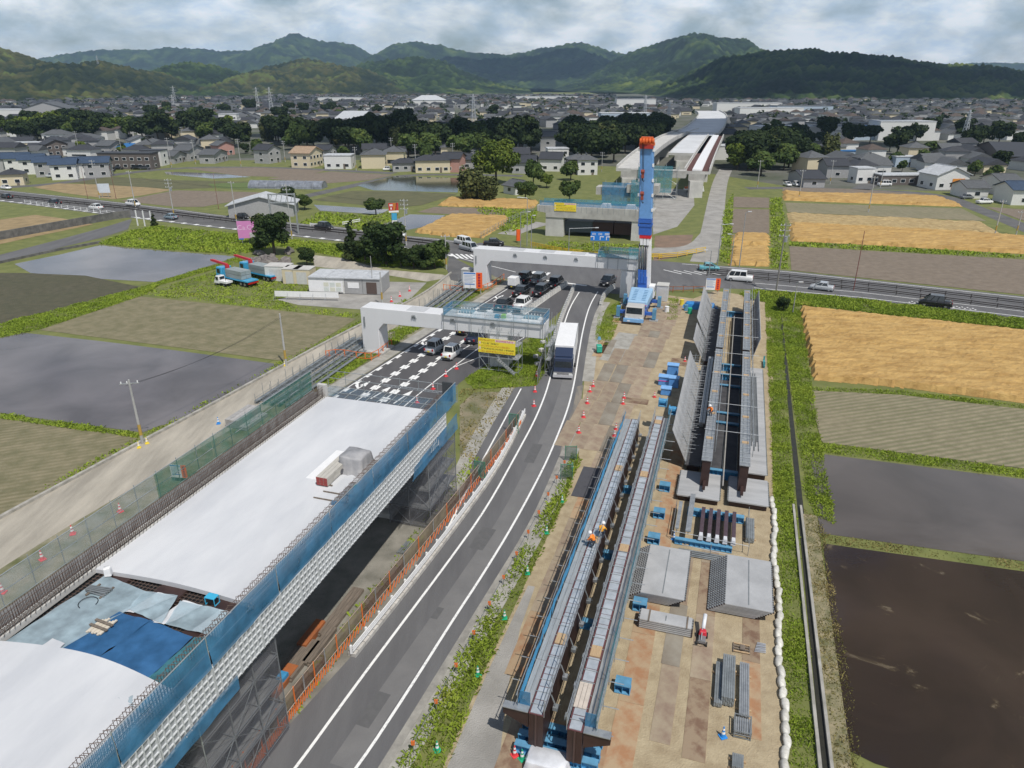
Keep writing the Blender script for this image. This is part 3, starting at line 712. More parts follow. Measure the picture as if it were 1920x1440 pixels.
# ---- grass: verges, banks, field edges
M_blade = tone_mat('grass_blades', [(0, (.15, .205, .028)), (1, (.44, .40, .11)), (.45, (.235, .325, .038)), (.75, (.33, .41, .055))], fine=.12, trans=.22)
M_blade_d = tone_mat('dry_grass_blades', [(0, (.13, .14, .04)), (1, (.40, .32, .15)), (.45, (.21, .19, .065)), (.75, (.36, .29, .12))], fine=.3, trans=.2)
def grass(label, polys, dens, h, mat=M_blade, w=.10, seed=1, z=0.0):
 g = np.random.default_rng(seed); V = []; T = []; near = dens >= 12; w = w * (.2 if near else .42); h = h * (.5 if near else .62); dens = dens * (8 if near else 3.2)
 for poly in polys:
  xs = [p[0] for p in poly]; ys = [p[1] for p in poly]
  n = int((max(xs) - min(xs)) * (max(ys) - min(ys)) * dens)
  X = g.uniform(min(xs), max(xs), n); Y = g.uniform(min(ys), max(ys), n)
  keep = np.zeros(n, bool); j = len(poly) - 1
  for i in range(len(poly)):
   cond = (ys[i] > Y) != (ys[j] > Y)
   xc = (xs[j] - xs[i]) * (Y - ys[i]) / (ys[j] - ys[i] + 1e-9) + xs[i]
   keep ^= cond & (X < xc); j = i
  X, Y = X[keep], Y[keep]
  cl = fbm(X * .5, Y * .5, seed, 3)
  k2 = g.random(len(X)) < np.clip(cl * 2.2 - .35, .12, 1); X, Y, cl = X[k2], Y[k2], cl[k2]
  m = len(X)
  if not m: continue
  hh = h * g.uniform(.45, 1.25, m) * (.5 + cl); a = g.uniform(0, 6.283, m); ww = w * g.uniform(.7, 1.6, m)
  lean = g.uniform(-.8, .8, (m, 2)) * hh[:, None]
  p0 = np.stack([X - np.cos(a) * ww, Y - np.sin(a) * ww, np.full(m, z)], -1)
  p1 = np.stack([X + np.cos(a) * ww, Y + np.sin(a) * ww, np.full(m, z)], -1)
  p2 = np.stack([X + lean[:, 0] + np.cos(a) * ww * .6, Y + lean[:, 1] + np.sin(a) * ww * .6, z + hh], -1)
  p3 = np.stack([X + lean[:, 0] * 1.6 - np.cos(a) * ww * .9, Y + lean[:, 1] * 1.6 - np.sin(a) * ww * .9, z + hh * .8], -1)
  V.append(np.stack([p0, p1, p2, p3], 1).reshape(-1, 3))
  T.append(np.repeat(np.clip(.15 + cl * .75 + g.uniform(-.09, .09, m), 0, 1), 4))
 v = np.concatenate(V); t = np.concatenate(T); f = np.arange(len(v)).reshape(-1, 4)
 me = bpy.data.meshes.new('grass')
 me.vertices.add(len(v)); me.vertices.foreach_set('co', v.astype(np.float32).ravel())
 me.loops.add(len(v)); me.loops.foreach_set('vertex_index', f.astype(np.int32).ravel())
 me.polygons.add(len(f)); me.polygons.foreach_set('loop_start', np.arange(0, len(v), 4, dtype=np.int32))
 at = me.attributes.new('tone', 'FLOAT', 'POINT'); at.data.foreach_set('value', t.astype(np.float32))
 me.materials.append(mat); me.update()
 return stuff(link('grass', me), label, 'grass')
def strip(pts, w0, w1):
 return offset(pts, w0) + offset(pts, w1)[::-1]
grass('rough grass along the yard side of the main road', [pxs((740, 1445), (900, 1165), (1035, 935), (1075, 850), (1088, 862), (1062, 935), (988, 1095), (908, 1265), (835, 1445))], 15, .5, w=.12, seed=2)
grass('bright grass bank between the yard and the ditch', [[W(6.3, 22), W(7.7, 22), W(7.9, 60), W(9.0, 126), W(6.6, 126), W(6.2, 60)]], 34, .36, seed=3)
grass('grass bank between the ditch and the fields', [[W(9.0, 126), W(8.9, 60), W(9.5, 57), W(10.9, 56), W(11.3, 89), W(12.0, 126)]], 26, .42, seed=4)
grass('dry grass on the channel bank', [[W(8.5, 22), W(9.6, 22), W(9.9, 56), W(8.6, 58)]], 14, .28, M_blade_d, seed=5)
grass('green grass on the traffic island', [pxs((870, 712), (970, 650), (996, 632), (1035, 612), (1040, 645), (1022, 700), (1004, 724), (965, 727), (890, 730))], 34, .42, seed=6)
grass('thin grass on the dry end of the traffic island', [pxs((862, 730), (965, 728), (925, 793), (880, 880), (862, 895))], 7, .3, M_blade_d, seed=7)
grass('long grass on the near bank of the highway', [pxs((1385, 552), (1413, 545), (1613, 563), (1920, 600), (2100, 624), (2100, 640), (1920, 618), (1700, 595), (1500, 573), (1445, 570), (1400, 560))], 20, .75, w=.16, seed=8)
grass('weeds around the site office yard', [pxs((262, 552), (400, 510), (480, 505), (600, 540), (520, 562), (560, 575), (700, 590), (668, 597), (440, 572))], 9, .3, w=.16, seed=9)
grass('wild grass bank below the highway', [pxs((185, 458), (250, 432), (300, 425), (450, 440), (640, 460), (815, 480), (835, 500), (720, 500), (600, 475), (520, 462), (450, 478), (300, 468))], 9, .7, w=.22, seed=10)
grass('grass dike between the paddies', [pxs((0, 608), (262, 540), (300, 528), (400, 498), (445, 480), (455, 490), (300, 535), (265, 556), (75, 618), (0, 634)), pxs((0, 776), (265, 814), (258, 822), (0, 786))], 16, .5, w=.14, seed=11)
grass('grass along the kerb of the gravel road', [strip(gvl[8:40], -1.3, -.1)], 9, .35, w=.12, seed=12)
grass('grass between the gravel road and the approach road', [strip(smooth_line(pxs((640, 728), (754, 655), (832, 604), (897, 568), (946, 536))), -5.5, -1.9)], 14, .5, w=.16, seed=13)
grass('patchy grass under the edge of the viaduct', [[W(-22.2, 26), W(-20.9, 26), W(-20.6, 58), W(-22.0, 58)]], 6, .35, seed=14)
grass('grass beside the crane', [pxs((1115, 640), (1122, 590), (1160, 565), (1170, 580), (1150, 630), (1140, 650)), pxs((1250, 600), (1252, 560), (1272, 556), (1270, 600))], 20, .3, seed=15)
grass('grass dikes between the fields by the big paddies', [pxs((1513, 726), (1690, 733), (2000, 770), (2000, 776), (1690, 741), (1513, 733)), pxs((1541, 831), (1920, 881), (2100, 903), (2100, 918), (1920, 896), (1518, 846))], 16, .4, w=.14, seed=16)
grass('dry grass dike between the flooded paddies', [pxs((1538, 1001), (1920, 1054), (2100, 1078), (2100, 1094), (1920, 1070), (1545, 1018)), [W(9.3, 24), W(10.1, 30), W(10.0, 56), W(9.4, 56)]], 12, .25, M_blade_d, seed=17)
grass('grass rows between the plots across the highway', [pxs((1444, 372), (1466, 372), (1478, 505), (1446, 503)), pxs((1350, 490), (1356, 400), (1375, 360), (1374, 400), (1368, 495)), pxs((1482, 454), (1613, 460), (1920, 479), (1920, 486), (1480, 461))], 3.2, .6, w=.3, seed=18)
grass('grass around the far plots', [pxs((560, 420), (600, 398), (705, 405), (735, 395), (750, 410), (680, 436), (640, 424)), pxs((860, 366), (950, 440), (1000, 420), (1010, 395), (960, 392))], 2.0, .7, w=.35, seed=19)
grass('grass in front of the far pier', [pxs((995, 470), (1040, 452), (1230, 462), (1210, 485), (1060, 478))], 4, .5, w=.25, seed=20)
# ---- BRIDGE WORKS (site grid: r, s, z)
ORG = {}
def sth(name, label, cat, r, s, z=0.0, group=None):
 o = sthing(name, label, cat, r, s, z, 0, group); ORG[o.name] = (r, s, z); return o
def part(parent, name, mb, mats, smooth=False, root=None, label=None):
 r0, s0, z0 = ORG[(root or parent).name]
 mb.v = [(v[0] - r0, v[1] - s0, v[2] - z0) for v in mb.v]
 o = mb.obj(name, mats, parent, smooth=smooth)
 if label: o['label'] = label
 return o
def bevel(o, w=.04, seg=1):
 m = o.modifiers.new('bevel', 'BEVEL'); m.width = w; m.segments = seg; m.limit_method = 'ANGLE'; return o
M_white = pm('curing_sheet_white', (.61, .62, .635), .85, 0, (.50, .515, .54), scale=.35, detail=8, bump=.25, bscale=1.2, stretch=(0, (1.2, .35, 1)))
M_conc = pm('concrete', (.46, .45, .42), .9, 0, (.33, .32, .30), scale=.5, detail=8, bump=.25, bscale=5)
M_conc_l = pm('pale_concrete', (.56, .55, .52), .9, 0, (.43, .42, .40), scale=.35, detail=8, bump=.2, bscale=5)
M_galv = pm('galvanised_steel', (.46, .48, .49), .45, .55, (.33, .35, .37), scale=3, detail=5)
M_galv_d = pm('dull_galvanised_steel', (.30, .325, .335), .55, .4, (.20, .22, .23), scale=2, detail=6)
M_pipe = flat('scaffold_pipe', (.42, .45, .46), .45, .5)
M_plank = pm('scaffold_plank', (.42, .43, .43), .6, .3, (.30, .31, .32), scale=2.5, stretch=(0, (4, .4, 1)))
M_blue = flat('works_blue_paint', (.06, .30, .56), .5, 0, .75)
M_sky = flat('light_blue_paint', (.12, .32, .50), .5, 0, .75)
M_brown = pm('dark_brown_steel', (.055, .030, .026), .5, .1, (.038, .02, .018), scale=1.2)
M_rebar = pm('rusty_rebar', (.155, .115, .095), .75, .4, (.10, .06, .045), scale=4)
M_black = flat('black_void', (.015, .015, .016), .7)
M_pw = flat('portal_white_paint', (.66, .665, .675), .55, 0, .95, scale=.4)
M_pale = flat('white_paint', (.80, .80, .80), .5, 0, .93)
M_orange = flat('orange_paint', (.72, .17, .03), .55)
M_rust = pm('rust_orange_steel', (.38, .12, .035), .8, .1, (.22, .08, .035), scale=1.2, detail=7)
M_wood = pm('sawn_timber', (.50, .36, .21), .8, 0, (.38, .26, .15), scale=3, stretch=(0, (6, .5, 1)))
M_oldwood = pm('weathered_timber', (.21, .17, .135), .9, 0, (.12, .10, .08), scale=3, stretch=(0, (5, .4, 1)))
N_blue = net_mat('blue_net', (.045, .20, .37), .32)
N_lblue = net_mat('pale_blue_net', (.40, .52, .58), .38)
N_deep = net_mat('deep_blue_net', (.02, .11, .26), .12)
N_teal = net_mat('teal_net', (.05, .24, .30), .42)
N_green = net_mat('green_net', (.035, .16, .125), .38)
N_grey = net_mat('grey_mesh_sheet', (.13, .13, .145), .52)
N_lgrey = net_mat('pale_mesh_sheet', (.30, .35, .37), .55)
def scaffold(parent, r0, r1, s0, s1, z0, z1, nr, ns, lift, root=None, planks=(), brace=True, mat=None, rad=.035):
 mat = mat or M_pipe; root = root or parent
 rs = [r0 + (r1 - r0) * i / max(1, nr) for i in range(nr + 1)]; ss = [s0 + (s1 - s0) * i / max(1, ns) for i in range(ns + 1)]
 for r in rs:
  for s in ss:
   m = MB(); m.tube((r, s, z0), (r, s, z1), rad, 5); part(parent, 'post', m, mat, root=root)
 z = z0 + .3
 m = MB()
 while z < z1 + .01:
  for r in rs: m.tube((r, s0, z), (r, s1, z), rad * .8, 4)
  for s in ss: m.tube((r0, s, z), (r1, s, z), rad * .8, 4)
  z += lift
 part(parent, 'ledgers', m, mat, root=root)
 if brace:
  m = MB(); z = z0 + .3; k = 0
  while z + lift < z1 + .01:
   for i in range(ns):
    a, b = (ss[i], ss[i + 1]) if (i + k) % 2 else (ss[i + 1], ss[i])
    m.tube((r1, a, z), (r1, b, z + lift), rad * .6, 4); m.tube((r0, a, z), (r0, b, z + lift), rad * .6, 4)
   for i in range(nr):
    a, b = (rs[i], rs[i + 1]) if (i + k) % 2 else (rs[i + 1], rs[i])
    m.tube((a, s0, z), (b, s0, z + lift), rad * .6, 4)
   z += lift; k += 1
  part(parent, 'braces', m, mat, root=root)
 for zp in planks:
  w = (r1 - r0); n = max(1, int(w / .5))
  for i in range(n):
   m = MB(); a = r0 + w * i / n
   m.bx(a + .02, a + w / n - .02, s0, s1, zp, zp + .05); part(parent, 'scaffold_plank', m, M_plank, root=root)
def wavy_sheet(pts, nu, nv, amp, seed, sag=0.0):
 a, b, c, d = [Vector(p) for p in pts]; m = MB()
 nrm = (b - a).cross(d - a).normalized()
 for j in range(nv + 1):
  for i in range(nu + 1):
   u, v = i / nu, j / nv
   p = a.lerp(b, u).lerp(d.lerp(c, u), v)
   p = p + nrm * amp * (mnoise.noise(Vector((p.x * .9 + seed, p.y * .9, p.z * .9))) + .6 * mnoise.noise(Vector((p.x * 2.3, p.y * 2.3 + seed, p.z * 2.3)))) - nrm * sag * math.sin(u * math.pi) * 0
   e = .12 * amp * 3 if (i in (0, nu) or j in (0, nv)) else 0
   p = p + Vector((mnoise.noise(p * 1.7), mnoise.noise(p * 1.7 + Vector((9, 1, 4))), 0)) * e
   m.v.append(tuple(p))
 for j in range(nv):
  for i in range(nu):
   k = j * (nu + 1) + i
   m.f.append((k, k + 1, k + nu + 2, k + nu + 1)); m.m.append(0)
 return m
# ---- the new viaduct
ZD = 9.3; RL0, RR0 = -31.4, -21.25; S0, S1 = 4.0, 48.8; GA, GB = 18.8, 24.3
via = sth('viaduct', 'new viaduct with white sheeted deck, blue netted edge and white formwork grid', 'viaduct', -26.4, 30)
for a, b, bow in ((S0, GA, .9), (GB, S1, .0)):
 m = MB(); n = 24
 top = [(RL0 + (RR0 - RL0) * i / n, b + bow * (math.sin(math.pi * min(1, (i / n) * 1.05)) * .6 - .25)) for i in range(n + 1)]
 low = [(RL0 + (RR0 - RL0) * i / n, a + (.25 * math.sin(math.pi * i / n) if a == GB else 0)) for i in range(n + 1)]
 k = 0
 for i in range(n):
  cm = lambda r: ZD - .010 * abs(r + 26.4)
  p = [(low[i][0], low[i][1]), (low[i + 1][0], low[i + 1][1]), (top[i + 1][0], top[i + 1][1]), (top[i][0], top[i][1])]
  m.hexa([(q[0], q[1], ZD - .3) for q in p] + [(q[0], q[1], cm(q[0])) for q in p])
 part(via, 'deck_slab', m, M_white)
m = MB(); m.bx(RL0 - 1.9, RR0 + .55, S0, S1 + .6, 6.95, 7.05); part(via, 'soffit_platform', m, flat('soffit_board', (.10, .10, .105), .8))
for r in (-30, -26.4, -22.8):
 m = MB(); m.bx(r - .8, r + .8, S0, S1, 7.1, 9.0); part(via, 'box_girder', m, M_brown)
m = MB(); m.bx(RL0 - .6, RR0 + .5, GA - 1.4, GB + .4, 8.72, 8.78); part(via, 'pour_strip_form', m, M_black)
m = MB()
for i in range(41): m.tube((RL0 + .2 + i * .243, GA - .5, 8.93), (RL0 + .2 + i * .243, GB + .2, 8.93), .018, 4)
for i in range(28): m.tube((RL0 + .1, GA - .4 + i * .22, 8.96), (RR0 - .1, GA - .4 + i * .22, 8.96), .018, 4)
o = part(via, 'rebar_mat', m, M_rebar); o['kind'] = 'stuff'
def net(p, mat, name='net_sheet', nu=14, nv=10, amp=.09, seed=1, parent=None):
 return part(parent or via, name, wavy_sheet(p, nu, nv, amp, seed), mat, True)
Zn = 9.12
net([(-31.3, 18.3, Zn), (-28.4, 18.5, Zn), (-26.9, 23.6, Zn), (-30.6, 24.2, Zn)], N_lblue, seed=3, amp=.06)
net([(-28.5, 19.0, Zn + .02), (-26.2, 18.8, Zn + .02), (-25.6, 21.9, Zn + .02), (-27.6, 22.0, Zn + .02)], N_deep, seed=4)
net([(-26.1, 18.9, Zn), (-23.0, 18.6, Zn), (-22.8, 21.6, Zn), (-25.7, 22.0, Zn)], N_deep, seed=5)
net([(-23.0, 18.3, Zn + .03), (-21.5, 18.2, Zn + .03), (-21.4, 22.0, Zn + .03), (-22.7, 21.6, Zn + .03)], N_teal, seed=6)
net([(-27.3, 22.3, Zn + .05), (-24.9, 21.9, Zn + .05), (-25.6, 23.9, Zn + .05), (-27.6, 23.7, Zn + .05)], N_lblue, seed=7)
net([(-24.7, 21.9, Zn + .05), (-21.5, 21.9, Zn + .05), (-22.3, 23.6, Zn + .05), (-25.2, 23.6, Zn + .05)], N_lblue, seed=8)
net([(-27.6, 22.1, Zn - .05), (-26.9, 22.2, Zn - .05), (-25.8, 23.9, Zn - .05), (-26.9, 23.9, Zn - .05)], M_white, 'plastic_sheet', seed=9)
net([(-25.6, 21.9, Zn - .05), (-24.8, 21.9, Zn - .05), (-23.9, 23.7, Zn - .05), (-25.1, 23.7, Zn - .05)], M_white, 'plastic_sheet', seed=10)
net([(-23.2, 22.0, Zn - .05), (-22.7, 22.0, Zn - .05), (-22.1, 23.7, Zn - .05), (-22.9, 23.7, Zn - .05)], M_white, 'plastic_sheet', seed=11)
net([(-29.3, 18.5, Zn + .06), (-28.2, 18.5, Zn + .06), (-28.3, 19.4, Zn + .06), (-29.2, 19.5, Zn + .06)], M_white, 'plastic_sheet', 6, 6, .04, 12)
net([(-25.5, 18.0, Zn + .1), (-21.5, 17.0, Zn + .15), (-21.5, 18.4, Zn + .05), (-26.5, 18.9, Zn + .05)], N_lblue, seed=13)
m = MB(); m.bx(RL0 - .55, RL0 - .45, S0, S1, 9.0, 9.35); m.bx(RL0 - .1, RL0, S0, S1, 9.0, 9.33); part(via, 'kerb_form', m, M_conc_l)
m = MB(); s = S0; k = 0
while s < S1:
 j = .03 * math.sin(k * 7.1)
 m.tube((RL0 - .5, s, 9.0), (RL0 - .52 + j, s + j, 10.28), .014, 3, cap=False)
 m.tube((RL0 - .18, s, 9.0), (RL0 - .2 - j, s, 10.22), .014, 3, cap=False)
 if k % 2 == 0:
  m.tube((RL0 + .05, s, 9.3), (RL0 + .02 + j, s + .12, 9.62), .014, 3, cap=False); m.tube((RL0 + .02 + j, s + .12, 9.62), (RL0 - .2, s + .1, 9.66), .014, 3, cap=False)
 s += .145; k += 1
for z in (9.45, 9.7, 9.95, 10.2):
 m.tube((RL0 - .52, S0, z), (RL0 - .52, S1, z), .014, 3); m.tube((RL0 - .2, S0, z), (RL0 - .2, S1, z), .014, 3)
o = part(via, 'kerb_rebar', m, M_rebar); o['kind'] = 'stuff'
net([(RL0 - .6, S0, 9.0), (RL0 - .6, S1 - .3, 9.0), (RL0 - .62, S1 - .3, 10.2), (RL0 - .62, S0, 10.2)], net_mat('brown_mesh', (.16, .125, .11), .45), 'mesh_lining', 40, 3, .02, 3)
m = MB(); m.bx(RL0 - .75, RL0 + .05, S1 - .15, S1 + .2, 9.0, 10.35); part(via, 'end_form', m, M_conc_l)
m = MB(); s = S0; k = 0
while s < S1:
 zt = 10.75 + .08 * math.sin(k * 1.7)
 m.tube((RR0 + .12, s, 9.2), (RR0 + .12, s, zt), .014, 3, cap=False); m.tube((RR0 + .45, s, 9.2), (RR0 + .45, s + .03, zt + .06), .014, 3, cap=False)
 m.tube((RR0 + .12, s, zt), (RR0 + .45, s + .03, zt + .06), .014, 3, cap=False)
 s += .16; k += 1
for z in (9.5, 9.8, 10.1, 10.4, 10.7):
 m.tube((RR0 + .12, S0, z), (RR0 + .12, S1, z), .013, 3); m.tube((RR0 + .45, S0, z), (RR0 + .45, S1, z), .013, 3)
o = part(via, 'kerb_rebar', m, M_rebar); o['kind'] = 'stuff'
s = S0; i = 0
while s < S1 + 2.4:
 e = min(s + 5.4, S1 + 2.6)
 net([(RR0 + .66, s + .03, 9.15), (RR0 + .66, e - .03, 9.15), (RR0 + .62, e - .03, 10.85), (RR0 + .62, s + .03, 10.85)], N_blue, 'net_panel', 20, 6, .05, 20 + i)
 m = MB(); m.tube((RR0 + .6, s, 7.0), (RR0 + .6, s, 11.0), .03, 5); part(via, 'standard', m, M_pipe)
 s = e; i += 1
m = MB()
for z in (9.15, 10.0, 10.85): m.tube((RR0 + .58, S0, z), (RR0 + .58, S1 + 2.6, z), .028, 5)
part(via, 'guard_rails', m, M_pipe)
M_form = flat('formwork_face', (.34, .355, .37), .6, .1, .8, rand=.12)
M_rib = flat('formwork_rib', (.66, .68, .70), .45, .2)
pw = 1.8; panel_me = None; s = S0
while s + pw <= S1 + .2:
 m = MB(); x = RR0 + .60
 m.hexa([(x - .1, s + .01, 7.1), (x - .02, s + .01, 7.1), (x - .02, s + pw - .01, 7.1), (x - .1, s + pw - .01, 7.1), (x - .1, s + .01, 9.12), (x - .02, s + .01, 9.12), (x - .02, s + pw - .01, 9.12), (x - .1, s + pw - .01, 9.12)], 0)
 for j in range(6):
  zz = 7.13 + j * .39; m.bx(x - .02, x + .06, s + .01, s + pw - .01, zz, zz + .045, 1)
 for j in range(6):
  yy = s + .02 + j * (pw - .1) / 5; m.bx(x - .02, x + .075, yy, yy + .045, 7.1, 9.12, 1)
 part(via, 'formwork_panel', m, [M_form, M_rib])
 s += pw
net([(RR0 + .70, 42.0, 6.6), (RR0 + .70, 51.3, 6.6), (RR0 + .70, 51.3, 8.1), (RR0 + .70, 42.5, 7.6)], N_blue, 'net_panel', 22, 6, .06, 60)
net([(RR0 + .70, 9.0, 6.5), (RR0 + .70, 21.6, 6.5), (RR0 + .70, 21.6, 7.4), (RR0 + .70, 9.0, 7.3)], N_blue, 'net_panel', 22, 6, .06, 61)
m = MB()
for i in range(3): m.bx(-33.5 + i * .42, -33.12 + i * .42, S0, S1 + 1, 9.0, 9.05)
part(via, 'walkway_boards', m, M_plank)
s = S0
while s < S1 + 1.5:
 m = MB(); m.tube((-33.6, s, 7.4), (-33.6, s, 11.0), .03, 5); part(via, 'standard', m, M_pipe); s += 1.85
m = MB()
for z in (9.1, 9.95, 10.85): m.tube((-33.57, S0, z), (-33.57, S1 + 1.2, z), .026, 5)
part(via, 'guard_rails', m, M_pipe)
s = S0; i = 0
while s < S1 + 1:
 e = min(s + 5.5, S1 + 1.2)
 net([(-33.55, s, 9.05), (-33.55, e, 9.05), (-33.55, e, 10.85), (-33.55, s, 10.85)], N_green if s > 27 else N_lgrey, 'net_panel', 16, 4, .05, 80 + i)
 s = e; i += 1
m = MB()
for i in range(12): m.tube((-32.5 + i * 1.02, S1 + .3, 8.7), (-32.5 + i * 1.02, S1 + 3.4, 8.7), .03, 5)
for sx in (S1 + .8, S1 + 2.0, S1 + 3.2): m.tube((-33.4, sx, 8.75), (-20.8, sx, 8.75), .03, 5)
for z in (9.5, 10.2): m.tube((-33.4, S1 + 3.3, z), (-20.8, S1 + 3.3, z), .028, 5)
for i in range(8): m.tube((-33.2 + i * 1.77, S1 + 3.3, 8.7), (-33.2 + i * 1.77, S1 + 3.3, 10.3), .028, 5)
part(via, 'end_platform_pipes', m, M_pipe)
m = MB()
for e in (0, .28): m.bar((-27.5, S1 + 2.7 + e, 9.62), (-21.3, S1 + 2.7 + e, 9.62), .05, .05)
for i in range(18): m.bar((-27.4 + i * .35, S1 + 2.7, 9.62), (-27.4 + i * .35, S1 + 2.98, 9.62), .03, .03)
part(via, 'lattice_girder', m, M_galv)
net([(-33.2, S1 + .4, 8.6), (-20.9, S1 + .4, 8.6), (-20.9, S1 + 3.4, 8.62), (-33.2, S1 + 3.4, 8.62)], net_mat('faint_blue_net', (.05, .16, .26), .72), 'net_sheet', 24, 8, .05, 99)
m = MB(); m.bx(-21.7, -20.8, S1 + 2.2, S1 + 2.35, 9.2, 10.9); part(via, 'mesh_screen', m, flat('dark_mesh', (.05, .055, .06), .8))
m = MB(); s = -32
for i in range(70): m.tube((RL0 + i * .145, S1 - .02, 9.05), (RL0 + i * .145, S1 + .18, 9.28), .013, 3, cap=False)
o = part(via, 'end_rebar', m, M_rebar); o['kind'] = 'stuff'
for (s0, s1, lab) in ((45.6, 51.4, 'tall grey meshed scaffold tower at the far end of the new viaduct'), (19.0, 25.0, 'grey meshed scaffold tower under the middle of the new viaduct')):
 t = sth('scaffold_tower', lab, 'scaffold', -22.4, (s0 + s1) / 2)
 scaffold(t, -24.6, -20.9, s0, s1, 0, 6.9, 2, 3, 1.75, planks=(1.8, 3.55, 5.3))
 for (a, b, c, d) in ((-20.85, s0, -20.85, s1), (-24.6, s0 - .06, -20.85, s0 - .06)):
  net([(a, b, .1), (c, d, .1), (c, d, 6.9), (a, b, 6.9)], N_grey, 'mesh_sheet', 14, 12, .05, 7 + s0, parent=t)
 p = sth('bridge_pier', ('square concrete pier inside the far scaffold tower' if s0 > 30 else 'square concrete pier inside the scaffold under the middle of the deck'), 'pier', -27, (s0 + s1) / 2)
 m = MB(); m.bx(-29.5, -25.2, s0 + 1.2, s1 - 1.4, 0, 6.9); bevel(part(p, 'shaft', m, M_conc))
 m = MB(); m.bx(-30.6, -24.6, s0 + .4, s1 - .4, 0, .5); part(p, 'footing', m, M_conc)
def dk(u, v, z=ZD): return RS(gp(u, v, z))
def tarp(parent, r, s, z, w, d, h, mat, seed, flare=.25):
 m = MB(); n = 36; rows = [(0, .995 + flare, 0), (.06, .96 + flare * .8, 0), (.45, 1.02, 0), (.9, .99, 0), (1.0, .93, 0)]
 for (fz, k, _) in rows:
  for i in range(n):
   a = 2 * math.pi * (i + .5) / n; c, q = math.cos(a), math.sin(a)
   e = 1 / max(abs(c), abs(q)); e = e * .97 if e > 1.25 else e
   f = 1 + (.09 * math.sin(a * 7 + seed) + .06 * math.sin(a * 13 + seed * 2)) * (1 - fz) * (1 if flare > .05 else .3)
   m.v.append((r + c * e * w / 2 * k * f, s + q * e * d / 2 * k * f, z + h * fz * (1 + .03 * math.sin(a * 3 + seed))))
 for j in range(len(rows) - 1):
  for i in range(n):
   m.f.append((j * n + i, j * n + (i + 1) % n, (j + 1) * n + (i + 1) % n, (j + 1) * n + i)); m.m.append(0)
 m.f.append(tuple((len(rows) - 1) * n + i for i in range(n))); m.m.append(0)
 return m
r, s = dk(668, 878)
t = sth('covered_machine', 'machine under a grey tarpaulin on the white deck', 'tarpaulin', r, s, ZD - .05)
M_tarp = pm('grey_tarp', (.40, .395, .40), .6, 0, (.29, .29, .30), scale=1.6, detail=6, bump=.5, bscale=3)
part(t, 'tarpaulin', tarp(t, r, s, ZD - .04, 1.75, 1.55, 1.25, M_tarp, 2), M_tarp, True)
m = MB(); m.tube((r - 1.15, s - .75, ZD + .17), (r - .5, s - .95, ZD + .17), .2, 10); part(t, 'rolled_bottom', m, flat('dark_tarp', (.10, .10, .11), .7))
r, s = dk(612, 905)
t = sth('timber_stack', 'long stack of pale timber with red painted ends on the white deck', 'timber', r, s, ZD)
for i in range(3):
 for j in range(3):
  m = MB(); m.bx(r - .42 + i * .28, r - .16 + i * .28, s - .5, s + 2.6, ZD + .07 + j * .2, ZD + .26 + j * .2, 0)
  m.bx(r - .415 + i * .28, r - .165 + i * .28, s - .515, s - .5, ZD + .075 + j * .2, ZD + .255 + j * .2, 1)
  part(t, 'timber', m, [pm('pale_timber', (.52, .50, .45), .8, 0, (.40, .38, .34), scale=3, stretch=(0, (5, .5, 1))), flat('red_end_paint', (.30, .05, .045), .7)])
for q in (-.3, 1.9):
 m = MB(); m.bx(r - .6, r + .6, s + q, s + q + .08, ZD - .02, ZD + .07); part(t, 'bearer', m, M_oldwood)
r, s = dk(628, 945)
t = sth('steel_channel', 'grey steel channel with a blue end on the white deck', 'steel beam', r, s, ZD)
for i in range(2):
 m = MB(); x = r - .14 + i * .15; m.bx(x, x + .14, s - .1, s + 2.5, ZD + .06, ZD + .2); part(t, 'channel', m, M_galv)
m = MB(); m.bx(r - .16, r + .18, s - .16, s + .02, ZD + .05, ZD + .22); part(t, 'end_cap', m, M_blue)
m = MB(); m.bx(r - 1.7, r + .9, s + .25, s + .31, ZD - .02, ZD + .055); m.bx(r - 1.5, r + .9, s + 1.1, s + 1.16, ZD - .02, ZD + .055); part(t, 'bearers', m, M_oldwood)
r, s = dk(628, 880)
o = MB(); o.bx(-1.0, .25, -1.4, 2.7, 0, .03); tag(o.obj('white_board', M_pale, loc=W(r - .3, s - .2, ZD - .02), rz=-TH), 'white sheet laid out beside the timber stack on the deck', 'board')
r, s = dk(648, 924)
hz_ = MB(); pts = [(r + .02 * i, s + .14 * i, ZD + .05) for i in range(8)]; pts = [(p[0] + .12 * math.sin(i * 1.1), p[1], p[2]) for i, p in enumerate(pts)]
t = sth('hose', 'short green hose curling on the white deck', 'hose', r, s, ZD); part(t, 'hose_run', hz_.path(pts, .05, 6), flat('green_hose', (.02, .42, .30), .5))
r, s = dk(397, 1122)
t = sth('generator', 'small light blue generator at the edge of the pour strip', 'generator', r, s, 8.96)
m = MB(); m.bx(r - .30, r + .30, s - .2, s + .22, 9.38, 9.48); bevel(part(t, 'cover', m, flat('cyan_paint', (.05, .42, .66), .45)), .03)
m = MB()
for a in (-.28, .28):
 for b in (-.18, .2): m.tube((r + a, s + b, 8.97), (r + a, s + b, 9.4), .025, 5)
 m.tube((r + a, s - .18, 9.0), (r + a, s + .2, 9.0), .025, 5)
part(t, 'frame', m, MATS['cyan_paint'])
m = MB(); m.bx(r - .2, r + .2, s - .14, s + .16, 9.0, 9.34); part(t, 'engine', m, M_black)
r, s = dk(190, 1110, 9.1)
t = sth('pipe_pile', 'pile of grey steel pipes on the pale net over the pour strip', 'pipes', r, s, 9.1)
for i in range(9):
 m = MB(); z = 9.22 + (i // 5) * .09; y = s - .25 + (i % 5) * .1; m.tube((r - .75, y, z), (r + .55, y + .03 * i - .1, z), .04, 6); part(t, 'pipe', m, M_galv_d)
